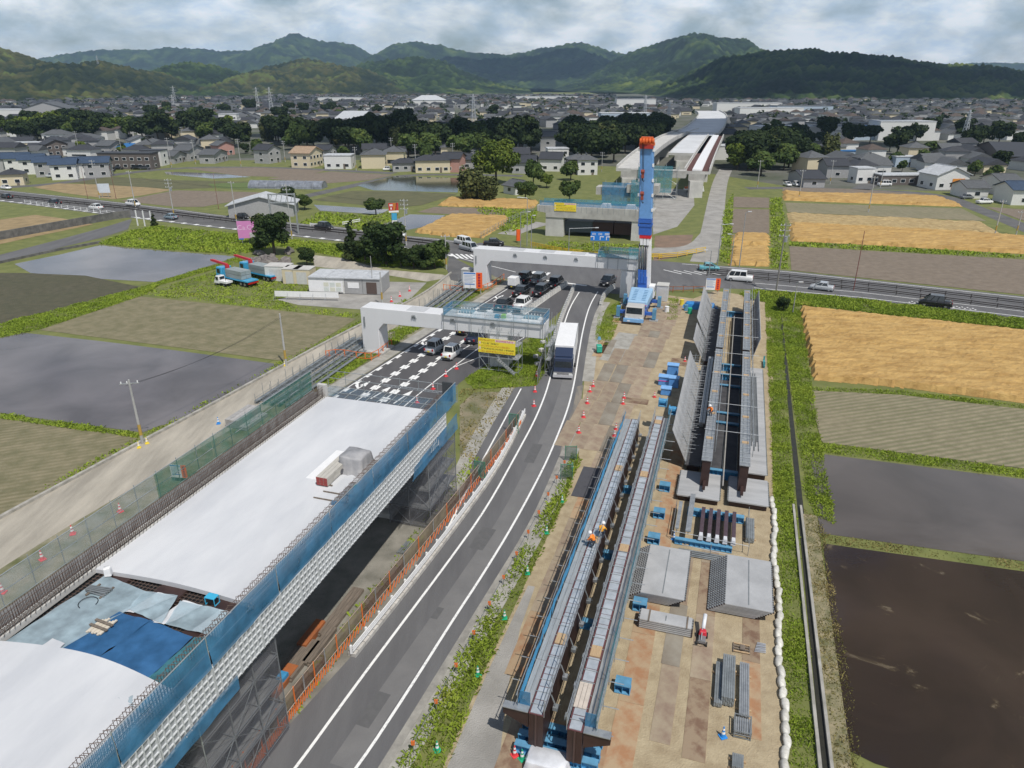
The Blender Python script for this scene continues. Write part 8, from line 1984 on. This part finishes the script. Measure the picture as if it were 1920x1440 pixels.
for i in range(26):
 g = random.Random(i); p = gp(g.uniform(462, 545), g.uniform(474, 502)); m = MB(); k = g.uniform(.5, 1.3)
 for j in range(5):
  for q in range(7):
   a = q * .9; th = math.pi * (j + .2) / 4.4; rr = k * (1 + g.uniform(-.25, .25)); m.v.append((math.sin(th) * math.cos(a) * rr, math.sin(th) * math.sin(a) * rr, .35 * k + math.cos(th) * rr * .8))
 for j in range(4):
  for q in range(7): m.f.append((j * 7 + q, (j + 1) * 7 + q, (j + 1) * 7 + (q + 1) % 7, j * 7 + (q + 1) % 7)); m.m.append(0)
 m.f.append(tuple(range(7))); m.m.append(0)
 tag(m.obj('boulder', pm('boulder_stone', (.24, .22, .20), .9, 0, (.13, .115, .11), scale=1.2, rand=.2), loc=(p.x, p.y, 0)), 'grey boulder in the heap beside the round dark tree', 'boulder', 'boulder heap')
# ---- buildings
WALLS = [flat('wall_white', (.66, .66, .64), .8, 0, .9), flat('wall_cream', (.62, .54, .38), .8, 0, .9), flat('wall_brown', (.13, .11, .10), .8), flat('wall_grey', (.36, .36, .36), .8, 0, .85), flat('wall_pale_blue', (.40, .48, .56), .7), flat('wall_pink', (.45, .25, .21), .8)]
def tile(n, c): return pm(n, c, .6, 0, tuple(k * .7 for k in c), scale=1.2, wave=(0, 1.4, tuple(k * .55 for k in c), .35))
ROOFS = [tile('tile_grey', (.115, .12, .125)), tile('tile_dark', (.05, .052, .06)), tile('tile_solar', (.045, .075, .13)), tile('tile_tan', (.42, .30, .20)), tile('roof_white', (.58, .60, .62)), tile('tile_blue', (.03, .16, .40)), tile('tile_brown', (.10, .074, .06))]
WN = {}
def house(u, v, w, d, h, rk, wi, ri, rz, label, group=None, win=True, cat='house', rise=None, p=None):
 p = p or gp(u, v); t = thing('house' if cat == 'house' else cat.replace(' ', '_'), label, cat, (p.x, p.y, 0), rz, group); rise = rise or min(w, d) * .24
 m = MB(); m.bx(-w / 2, w / 2, -d / 2, d / 2, 0, h)
 if rk == 'g': m.yprism([(-w / 2, h), (w / 2, h), (0, h + rise)], -d / 2 + .02, d / 2 - .02)
 m.obj('wall', WALLS[wi], t); r = MB(); e = .6
 if rk == 'g':
  for s in (-1, 1): r.hexa([(s * (w / 2 + e), -d / 2 - e, h - e * rise / (w / 2)), (s * (w / 2 + e), d / 2 + e, h - e * rise / (w / 2)), (0, d / 2 + e, h + rise), (0, -d / 2 - e, h + rise)] + [(s * (w / 2 + e), -d / 2 - e, h + .2 - e * rise / (w / 2)), (s * (w / 2 + e), d / 2 + e, h + .2 - e * rise / (w / 2)), (0, d / 2 + e, h + rise + .2), (0, -d / 2 - e, h + rise + .2)])
 elif rk == 'h':
  a, b = w / 2 + e, d / 2 + e; k = max(0, a - b); q = max(0, b - a); r.hexa([(-a, -b, h - .05), (a, -b, h - .05), (a, b, h - .05), (-a, b, h - .05), (-k - .1, -q - .1, h + rise), (k + .1, -q - .1, h + rise), (k + .1, q + .1, h + rise), (-k - .1, q + .1, h + rise)])
 else: r.bx(-w / 2 - .2, w / 2 + .2, -d / 2 - .2, d / 2 + .2, h, h + .35)
 ro = r.obj('roof', ROOFS[ri], t)
 if rk != 'f' and win: c = MB(); c.bar((0, -d / 2 * (1 if rk == 'g' else .3), h + rise + .2), (0, d / 2 * (1 if rk == 'g' else .3), h + rise + .2), .35, .25); c.obj('ridge', ROOFS[ri], ro)
 if win:
  if not WN: a = MB(); a.bx(-.75, .75, -.05, .05, -.55, .55); WN['p'] = a.mesh('window', M_glass); b = MB(); b.bx(-.85, .85, -.03, .03, -.65, .65); WN['f'] = b.mesh('window_frame', M_pale)
  for fl in range(max(1, int(h / 2.7))):
   for k in range(max(1, int(w / 3))):
    o = link('window', WN['p'], t, (-w / 2 + w * (k + .5) / max(1, int(w / 3)), -d / 2 - .03, 1.5 + fl * 2.7)); link('window_frame', WN['f'], o)
   for s in (-1, 1):
    for k in range(max(1, int(d / 4))): o = link('window', WN['p'], t, (s * (w / 2 + .03), -d / 2 + d * (k + .5) / max(1, int(d / 4)), 1.5 + fl * 2.7), math.pi / 2); link('window_frame', WN['f'], o)
  a = MB(); a.bx(w * .2, w * .2 + .9, -d / 2 - .06, -d / 2, 0, 2.1); a.obj('door', M_oldwood, t)
 return t
for i, (u, v) in enumerate(((12, 322), (40, 322), (68, 325), (97, 330), (127, 335), (156, 332), (188, 331))): house(u, v, 7, 8.5, 5.6, 'g', 0 if i % 3 else 3, 2, math.pi / 2 + .3, 'white terrace house with blue solar panels on its roof', 'terrace houses with solar roofs')
HS = [(28, 346, 9, 7, 4, 'h', 1, 1, .3, 'low cream building with a dark hip roof beside the terrace houses'), (58, 290, 14, 8, 6, 'f', 1, 4, .3, 'cream flat roofed building behind the terrace houses'), (104, 292, 11, 9, 6, 'g', 2, 1, .9, 'black gabled house behind the terrace houses'), (112, 270, 16, 11, 6, 'h', 0, 0, .2, 'large white house with a grey hip roof at the wood edge'), (155, 275, 24, 11, 5, 'h', 0, 0, .1, 'long hall with a grey hip roof near the wood edge'), (245, 316, 26, 8, 6.5, 'f', 2, 1, -.05, 'dark brown flat roofed apartment house'), (293, 310, 10, 8, 6.5, 'f', 0, 1, 0, 'white house with a black carport next to the dark apartment house'), (248, 290, 13, 8, 4, 'h', 3, 5, .1, 'house with a bright blue sheeted roof'), (210, 288, 14, 9, 4.5, 'g', 3, 0, 1.4, 'grey roofed farmhouse behind the dark apartment house'), (265, 282, 13, 10, 5.5, 'g', 0, 0, .7, 'house with two grey gables under the tall trees'), (325, 305, 13, 8, 3.5, 'g', 3, 0, 1.5, 'low grey roofed farmhouse by the hedges'), (357, 300, 14, 9, 5, 'g', 3, 0, 1.4, 'grey roofed farmhouse with a hedge in front'), (402, 304, 16, 8, 4, 'g', 3, 0, 1.5, 'long grey roofed farmhouse by the hedges'), (419, 290, 10, 8, 5, 'g', 5, 0, .9, 'pinkish house with a grey roof among garden trees'), (503, 305, 10, 9, 6.2, 'g', 3, 1, 1.2, 'grey two storey house with a dark gable roof'), (577, 312, 14, 10, 6.3, 'g', 1, 3, 1.35, 'beige two storey house with a tan roof'), (612, 304, 10, 8, 6, 'g', 3, 1, 1.4, 'dark roofed house right behind the beige one'), (638, 315, 13, 9, 5.5, 'f', 0, 4, .0, 'white modern house with an open carport'), (448, 252, 14, 10, 7, 'g', 1, 1, .8, 'cream house with dark gables in the wood'), (432, 238, 16, 10, 10, 'f', 0, 4, .1, 'white four storey block above the tree belt'), (760, 320, 12, 8, 3.5, 'h', 3, 1, .2, 'low dark roofed barn beside the lane'), (812, 322, 16, 9, 5, 'h', 1, 1, .1, 'old farmhouse with tiered dark roofs by the paddy'), (850, 320, 14, 9, 5.5, 'g', 5, 1, 1.4, 'reddish farmhouse with a dark roof next to the old one'), (880, 314, 16, 8, 4, 'g', 3, 1, 1.5, 'long dark roofed outbuilding behind the farmhouses'), (828, 278, 11, 8, 5.5, 'g', 3, 1, 1.4, 'dark roofed house half hidden in the wood'), (985, 322, 16, 10, 4.5, 'g', 3, 1, 1.4, 'dark roofed house behind the big bright tree'), (1035, 318, 15, 10, 5, 'g', 0, 1, 1.4, 'white gabled house with a dark roof'), (1044, 303, 11, 9, 6, 'f', 0, 4, .1, 'white flat roofed house behind the gabled one'), (1098, 326, 9, 9, 6, 'h', 0, 0, .1, 'white house with a pyramid roof beside its dark twin'), (1082, 325, 9, 9, 6, 'h', 2, 0, .1, 'dark house with a pyramid roof beside its white twin'), (972, 362, 9, 7, 2.8, 'g', 0, 0, .7, 'small white barn with a grey gable behind the bamboo'), (1028, 280, 28, 9, 7.5, 'g', 0, 1, 1.5, 'long white apartment row with a dark roof in the wood'), (1050, 262, 30, 9, 7, 'g', 0, 1, 1.5, 'second white apartment row behind the first'), (930, 248, 34, 10, 7, 'g', 0, 1, 1.5, 'white apartment row among the far houses'), (1510, 345, 26, 10, 3.6, 'g', 3, 1, 1.5, 'long low dark roofed farmhouse by the wheat strips'), (1560, 330, 18, 11, 5.5, 'g', 3, 1, 1.45, 'dark tiled two tier farmhouse behind the low one'), (1612, 342, 9, 8, 6.2, 'f', 0, 4, .1, 'white cube house at the corner of the lane'), (1625, 318, 14, 10, 6, 'h', 3, 0, .1, 'grey house with solar tiles behind the cube house'), (1690, 312, 12, 8, 5, 'f', 4, 4, .0, 'pale blue prefab building behind the farm'), (1765, 352, 16, 14, 6, 'g', 0, 4, .1, 'warehouse with a white gable roof and orange doors'), (1690, 345, 26, 9, 4, 'f', 2, 4, .05, 'open black shed next to the warehouse'), (1815, 368, 14, 9, 4, 'g', 0, 0, 1.5, 'grey roofed bungalow by the lane'), (1872, 362, 16, 9, 5.5, 'g', 0, 0, 1.5, 'white house with a long grey roof behind the bungalow'), (1900, 380, 14, 10, 5.5, 'g', 0, 2, 1.5, 'white house with solar panels at the lane end'), (1990, 380, 14, 10, 5.5, 'g', 0, 0, 1.5, 'grey roofed house past the solar panel house')]
for a in HS: k = .72 if a[0] > 1480 else .86; house(a[0], a[1], a[2] * k, a[3] * k, a[4] * (k + .1), *a[5:9], a[9])
o = [c for c in COL.objects if c.get('label', '') == HS[39][9]][0]; m = MB(); m.bx(-.2, 4.2, -5.14, -5.06, 0, 3.6); m.obj('door', flat('warehouse_orange', (.66, .25, .03), .6), o)
FB = [(497, 402, 17, 9, 3.2, 'g', 3, 4, .12, 'low grey shed with a white roof beside the highway', 'shed'), (1685, 262, 34, 16, 11, 'f', 0, 4, 0, 'white two storey factory in the far town'), (1500, 262, 60, 18, 8, 'f', 0, 4, .05, 'long white factory below the dark hill'), (1570, 258, 40, 14, 9, 'f', 3, 0, .05, 'grey factory next to the long white one'), (1440, 220, 66, 14, 9, 'f', 0, 4, .1, 'long pale school building below the dark hill'), (1400, 208, 80, 16, 9, 'f', 0, 4, .05, 'second school building behind the first'), (1500, 215, 60, 24, 9, 'f', 4, 0, 0, 'blue grey gymnasium by the school'), (30, 224, 80, 26, 9, 'f', 0, 4, .05, 'wide white hall at the foot of the wooded hill'), (100, 224, 40, 24, 10, 'g', 3, 0, .1, 'grey barrel like hall beside the white hall'), (670, 234, 60, 20, 6, 'g', 4, 4, 1.5, 'pale blue roofed factory behind the wood'), (640, 194, 70, 20, 9, 'f', 0, 4, .0, 'long white building at the edge of the hills'), (805, 200, 46, 26, 9, 'h', 0, 4, .0, 'white domed hall in the far town'), (1170, 230, 44, 18, 8, 'f', 4, 4, .05, 'blue and white hall behind the dark wood'), (1025, 190, 110, 30, 8, 'f', 0, 4, .0, 'long low white factory in the valley'), (1190, 205, 50, 20, 12, 'f', 0, 4, 0, 'white public building with a small tower in the town'), (1620, 262, 70, 8, 8, 'f', 4, 5, .02, 'blue walled storehouse beside the white factory'), (1340, 298, 24, 10, 6, 'f', 0, 4, .1, 'white shuttered storehouse at the foot of the narrow ramp'), (1885, 300, 60, 16, 4, 'g', 2, 1, 1.2, 'row of dark greenhouses behind the farms'), (1560, 300, 46, 5, 4, 'f', 4, 5, .05, 'blue sided footbridge like gallery in the town')]
for a in FB: house(*a[:9], a[9], cat=(a[10] if len(a) > 10 else 'building'), win=False)
g = random.Random(77); FM = []
for i in range(10):
 m = MB(); w, d, h = g.uniform(8, 13), g.uniform(7, 10), g.choice((3.6, 5.6, 5.8)); r = d * .25; m.bx(-w / 2, w / 2, -d / 2, d / 2, 0, h)
 if i % 2: a, b = w / 2 + .6, d / 2 + .6; m.hexa([(-a, -b, h), (a, -b, h), (a, b, h), (-a, b, h), (-a + b, -.1, h + r), (a - b, -.1, h + r), (a - b, .1, h + r), (-a + b, .1, h + r)], 1)
 else: m.xprism([(-d / 2 - .6, h), (d / 2 + .6, h), (0, h + r)], -w / 2 - .5, w / 2 + .5, 1)
 m.bx(-w * .3, w * .3, -d / 2 - .06, -d / 2 - .02, .8, h * .42, 2); wi, ri = (0, 1, 3, 0, 0)[i % 5], (1, 0, 1, 6, 0, 1, 1, 1, 0, 1)[i]
 FM.append((m.mesh('house', [WALLS[wi], ROOFS[ri], M_glass]), ('white', 'cream', 'grey', 'white', 'white')[wi if 0 else i % 5], ('black', 'grey', 'black', 'brown', 'grey', 'black', 'black', 'black', 'grey', 'black')[i], 'hip' if i % 2 else 'gable'))
RAMP = [gp(u, v) for u, v in ((1180, 316), (1262, 253), (1330, 215), (1345, 200))]
def free(x, y):
 u = 960 + 1346 * x / (y * math.cos(CAM_PITCH) + 34 * math.sin(CAM_PITCH))
 if any(abs((p - Vector((x, y, 0))).length) < 26 for p in resample(RAMP, 20)): return None
 if 440 < u < 1000 and 900 < y < 1010 and u > 650: return None
 if 1060 < u < 1330 and y < 640: return None
 if y < 560 and 420 < u < 1340: return None
 if u > 1340 and y < 470: return None
 lim = 1560 if u < 500 else 1750 if u < 1150 else 1330
 return u if -120 < u < 2040 and y < lim else None
spots = []
y = 470
while y < 1750:
 x = -.80 * y - 30
 while x < .80 * y + 30:
  xx, yy = x + g.uniform(-5, 5), y + g.uniform(-6, 6)
  if g.random() < .80 and free(xx, yy): spots.append((xx, yy))
  x += 17
 y += 20 + y * .004
near = []
for (u0, u1, v0, v1, n) in ((-20, 420, 276, 300, 26), (660, 1000, 296, 316, 8), (1500, 1960, 285, 325, 22)):
 for i in range(n): q = gp(g.uniform(u0, u1), g.uniform(v0, v1)); near.append((q.x, q.y))
for x, y in near + spots[:236]:
 me, wl, rf, kd = FM[g.randrange(10)]; o = link('house', me, None, (x, y, 0), g.choice((0, 1.57)) + g.uniform(-.25, .25) + .1)
 tag(o, '%s house with a %s %s roof in the town beyond the trees' % (wl, rf, kd), 'house', '%s houses with %s %s roofs in the town' % (wl, rf, kd))
V = []; F = []; MI = []; base = [(np.array([v.co for v in me.vertices]), [tuple(p.vertices) for p in me.polygons], [p.material_index for p in me.polygons], [m.name for m in me.materials]) for me, *_ in FM]
mats = WALLS[:4] + ROOFS[:2] + [ROOFS[5], ROOFS[6], M_glass]; nm = [m.name for m in mats]; k = 0
for x, y in spots[236:]:
 b = base[g.randrange(10)]; a = g.choice((0, 1.57)) + g.uniform(-.3, .3); c, s = math.cos(a), math.sin(a); q = b[0] * g.uniform(.9, 1.15)
 V.append(np.stack([q[:, 0] * c - q[:, 1] * s + x, q[:, 0] * s + q[:, 1] * c + y, q[:, 2]], 1)); F += [tuple(i + k for i in f) for f in b[1]]; MI += [nm.index(b[3][i]) for i in b[2]]; k += len(q)
me = bpy.data.meshes.new('far_town'); me.from_pydata(np.concatenate(V).tolist(), [], F); [me.materials.append(m) for m in mats]; me.polygons.foreach_set('material_index', MI); me.update(); stuff(link('far_town', me), 'mass of small roofs in the far town', 'town')
lo = [(x + g.uniform(-9, 9), y + g.uniform(-8, 8), 3.5, g.uniform(3, 7), g.uniform(3, 6), g.uniform(3, 6)) for x, y in spots[150::3]]; stuff(link('far_town_trees', leaf_mesh('far_town_trees', lo, 48000, 1.1, 5, DK, 'leaf_dark')), 'garden trees scattered among the far roofs', 'trees')
# ---- site office, storage boxes
p = gp(655, 545); t = thing('site_office', 'white prefab site office of four joined units with a notice wall', 'site office', (p.x, p.y, 0), -.12)
for k in range(4): x = -6.4 + k * 3.2; m = MB(); m.bx(x + .03, x + 3.17, -2.2, 3.4, .1, 2.75); m.obj('office_unit', WALLS[3] if k > 1 else WALLS[0], t); m = MB(); m.bx(x, x + 3.15, -2.4, 3.6, 2.76, 2.9); m.obj('roof_panel', ROOFS[4], t)
m = MB(); m.bx(3.9, 5.7, -2.26, -2.21, .2, 2.2); m.obj('door', flat('door_dark', (.10, .07, .06), .5), t); m = MB(); m.bx(.6, 2.6, -2.26, -2.21, 1.1, 2.1); m.obj('window', M_pale, t); m = MB(); m.bx(-6.3, -.2, -2.5, -2.4, .4, 2.3); wl = m.obj('notice_wall', M_pale, t)
for k in range(6): m = MB(); m.bx(-3.6 + (k % 3) * 1.1, -2.7 + (k % 3) * 1.1, -2.52, -2.505, .5 + (k // 3) * .85, 1.2 + (k // 3) * .85); m.obj('notice', flat('notice_print%d' % (k % 2), ((.62, .66, .62), (.66, .66, .55))[k % 2], .6), wl)
for u, v, w in ((526, 524, 4.4), (552, 529, 3.0), (573, 530, 3.2)): cabin(u, v, w, 3, 2.7, WALLS[1] if u > 530 else WALLS[0], {526: 'white storage box with a shutter beside the crane trucks', 552: 'cream storage box between the shuttered one and its twin', 573: 'cream storage box nearest the site office'}[u], rz=-.12)
p = gp(576, 563); t = thing('hoarding', 'long white hoarding on thin props beside the planted field', 'hoarding', (p.x, p.y, 0), -.09)
for k in range(5): m = MB(); m.bx(-5.5 + k * 2.2, -3.32 + k * 2.2, 0, .04, .55, 1.5); m.obj('panel', M_pale, t); m = MB(); m.bar((-5.5 + k * 2.2, .05, 0), (-5.5 + k * 2.2, .05, 1.5), .05); m.bar((-5.5 + k * 2.2, -.9, 0), (-5.5 + k * 2.2, .05, 1.2), .04); m.obj('prop', M_galv, t)
t = thing('greenhouse', 'long low plastic greenhouse tunnel behind the shed', 'greenhouse', gp(540, 352), 1.47); m = MB(); m.yprism([(3 * math.cos(a * math.pi / 10), 2.4 * math.sin(a * math.pi / 10)) for a in range(11)], -13, 13); m.obj('tunnel', pm('greenhouse_film', (.24, .26, .30), .35, 0, (.13, .14, .16), scale=.8), t)
for k in range(9): m = MB(); m.path([(3.03 * math.cos(a * math.pi / 10), -13 + k * 3.25, 2.43 * math.sin(a * math.pi / 10)) for a in range(11)], .05, 4); m.obj('hoop', M_galv, t)
# ---- power line towers
def pylon(u, v, v2, label, z=0.0):
 p = gp(u, v); h = max(18, height_of(u, v, v2))
 if z: x, zb = ray_at(u, v, z); h = ray_at(u, v2, z)[1] - zb + 6; p = Vector((x, z, zb - 6))
 t = thing('power_pylon', label, 'pylon', p, .4); b = h * .085; M = flat('pylon_steel', (.50, .52, .54), .5, .3)
 for sx in (-1, 1):
  for sy in (-1, 1): m = MB(); m.bar((sx * b, sy * b, 0), (sx * b * .16, sy * b * .16, h), .28); m.obj('leg', M, t)
 m = MB(); n = 9
 for k in range(n):
  za, zb = h * k / n, h * (k + 1) / n; wa, wb = b * (1 - .84 * k / n), b * (1 - .84 * (k + 1) / n)
  for (a0, a1) in (((-1, -1), (1, -1)), ((1, -1), (1, 1)), ((1, 1), (-1, 1)), ((-1, 1), (-1, -1))): m.bar((a0[0] * wa, a0[1] * wa, za), (a1[0] * wb, a1[1] * wb, zb), .13); m.bar((a1[0] * wa, a1[1] * wa, za), (a0[0] * wb, a0[1] * wb, zb), .13)
 m.obj('lattice', M, t)
 for k in range(3): m = MB(); z = h * (.68 + k * .12); m.bar((-h * .13, 0, z), (h * .13, 0, z), .25); m.obj('crossarm', M, t)
for a in ((330, 201, 161, 'steel pylon in front of the low wooded hill, the taller of a pair'), (326, 206, 181, 'short steel pylon beside the taller one'), (339, 163, 133, 'steel pylon rising from the hill flank', 2050), (485, 210, 163, 'slim steel pylon above the wood'), (510, 215, 163, 'steel pylon next to the slim one above the wood'), (888, 236, 176, 'steel pylon standing over the town roofs'), (1208, 224, 178, 'steel pylon behind the dark wood'), (1252, 244, 190, 'steel pylon beside the curved ramp'), (1805, 270, 206, 'steel pylon among the houses below the dark hill'), (184, 121, 104, 'steel pylon on the crest of the wooded hill', 1720)): pylon(*a)
# ---- people
def person(p, rz, label, pose='stand', vest=(.85, .22, .02), z=0.0):
 t = thing('person', label, 'person', (p.x, p.y, z), rz); c = pose != 'stand'
 J = [(0, 0, .95), (0, 0, 1.2), (0, .02, 1.42), (0, .02, 1.52), (0, .05, 1.66), (-.2, 0, 1.40), (-.27, .05, 1.13), (-.24, .2, .92), (.2, 0, 1.40), (.27, .05, 1.13), (.24, .2, .92), (-.1, 0, .9), (-.11, .03, .5), (-.11, 0, .08), (-.11, .16, .05), (.1, 0, .9), (.12, .02, .5), (.12, 0, .08), (.12, .16, .05)]
 if c: J = [(0, 0, .5), (0, .12, .72), (0, .26, .92), (0, .32, 1.0), (0, .4, 1.12), (-.2, .26, .88), (-.26, .42, .66), (-.15, .6, .5), (.2, .26, .88), (.26, .42, .66), (.15, .6, .5), (-.1, 0, .46), (-.15, .38, .5), (-.13, .1, .08), (-.13, .28, .05), (.1, 0, .46), (.15, .38, .5), (.13, .1, .08), (.13, .28, .05)]
 E = [(0, 1), (1, 2), (2, 3), (3, 4), (2, 5), (5, 6), (6, 7), (2, 8), (8, 9), (9, 10), (0, 11), (11, 12), (12, 13), (13, 14), (0, 15), (15, 16), (16, 17), (17, 18)]
 me = bpy.data.meshes.new('body'); me.from_pydata(J, E, []); o = link('body', me, t); sk = o.modifiers.new('skin', 'SKIN'); RD = [.15, .15, .14, .06, .10, .07, .05, .04, .07, .05, .04, .09, .07, .05, .045, .09, .07, .05, .045]
 for i, r in enumerate(RD): me.skin_vertices[0].data[i].radius = (r, r)
 me.skin_vertices[0].data[0].use_root = True; o.modifiers.new('sub', 'SUBSURF').levels = 1
 m = bpy.data.materials.new('work_clothes'); m.use_nodes = True; N = m.node_tree.nodes; L = m.node_tree.links; tc_ = N.new('ShaderNodeTexCoord'); sp = N.new('ShaderNodeSeparateXYZ'); rp = N.new('ShaderNodeValToRGB'); rp.color_ramp.interpolation = 'CONSTANT'
 mr = N.new('ShaderNodeMapRange'); mr.inputs[2].default_value = 1.8; L.new(tc_.outputs['Object'], sp.inputs[0]); L.new(sp.outputs['Z'], mr.inputs[0]); L.new(mr.outputs[0], rp.inputs[0]); L.new(rp.outputs[0], N['Principled BSDF'].inputs['Base Color'])
 st = [(0, (.03, .04, .06)), (.54 if not c else .36, vest), (.83 if not c else .56, (.45, .28, .2))]
 for i, (q, cc) in enumerate(st): e = rp.color_ramp.elements[i] if i < 2 else rp.color_ramp.elements.new(q); e.position = q; e.color = (*cc, 1)
 me.materials.append(m); h = MB(); hp = J[4]
 for j in range(4):
  for i in range(10): a = i * .6283; th = j * .5; h.v.append((hp[0] + .15 * math.sin(1.57 - th) * math.cos(a), hp[1] + .15 * math.sin(1.57 - th) * math.sin(a), hp[2] + .02 + .15 * math.sin(th)))
 for j in range(3):
  for i in range(10): h.f.append((j * 10 + i, j * 10 + (i + 1) % 10, (j + 1) * 10 + (i + 1) % 10, (j + 1) * 10 + i)); h.m.append(0)
 h.f.append(tuple(30 + i for i in range(10))); h.m.append(0); h.obj('helmet', M_pale, t)
 return t
person(gp(638, 551), .3, 'person in an orange vest standing in front of the site office'); person(W(-6.9, 42.8), 1.0, 'person in orange work clothes crouching on the blue netted girder', 'crouch', z=3.1); person(W(.1, 67.5), 2.2, 'person in orange and a white helmet kneeling on the long yard girder', 'crouch', z=3.38); person(W(-6.7, 44.0), -.6, 'person in an orange vest bending over the girder cover', 'crouch', (.75, .35, .03), z=3.1)
# ---- AIR: clouds outside the frame that shade the hills, haze
M_cloud = pm('cloud_white', (.85, .86, .88), 1.0, 0, (.78, .79, .82), scale=.002)
def cloud(label, cx, cy, z, sx, sy, sz, seed):
 nx, ny = 40, 24; mb = MB(); g = random.Random(seed)
 pts = []
 for j in range(ny + 1):
  th = math.pi * j / ny
  for i in range(nx):
   ph = 2 * math.pi * i / nx
   d = Vector((math.sin(th) * math.cos(ph), math.sin(th) * math.sin(ph), math.cos(th)))
   k = .72 + .55 * mnoise.fractal(d * 1.7 + Vector((seed, 0, 0)), 1, 2, 4) + .12 * mnoise.noise(d * 7 + Vector((0, seed, 0)))
   zz = d.z * k * sz
   if zz < 0: zz *= .25
   mb.v.append((cx + d.x * k * sx, cy + d.y * k * sy, z + zz))
 for j in range(ny):
  for i in range(nx):
   a = j * nx + i; b = j * nx + (i + 1) % nx
   mb.f.append((a, a + nx, b + nx, b)); mb.m.append(0)
 o = mb.obj('cloud', M_cloud, smooth=True); struct(o, label)
 return o
def cloud_over(label, tx, ty, tz, z, sx, sy, sz, seed):
 k = (z - tz) / SUN_TO.z
 return cloud(label, tx + SUN_TO.x * k, ty + SUN_TO.y * k, z, sx, sy, sz, seed)
cloud_over('cumulus cloud shading the dark wooded hill', 1000, 1700, 60, 1100, 800, 560, 160, 5)
cloud_over('cumulus cloud shading part of the town and its trees', 60, 500, 0, 1000, 250, 115, 80, 9)
cloud_over('cumulus cloud shading the valley ridge', 200, 4300, 150, 1400, 700, 700, 200, 13)
hz = MB(); hz.bx(-7000, 7000, -300, 9000, -1.5, 520)
m = bpy.data.materials.new('haze_air'); m.use_nodes = True
m.node_tree.nodes.clear()
pv = m.node_tree.nodes.new('ShaderNodeVolumePrincipled'); om = m.node_tree.nodes.new('ShaderNodeOutputMaterial')
pv.inputs['Color'].default_value = (.50, .74, 1.0, 1); pv.inputs['Density'].default_value = .000075; pv.inputs['Anisotropy'].default_value = .0
m.node_tree.links.new(pv.outputs[0], om.inputs['Volume'])
o = hz.obj('haze', m); o['kind'] = 'stuff'; o['label'] = 'thin bluish summer haze'
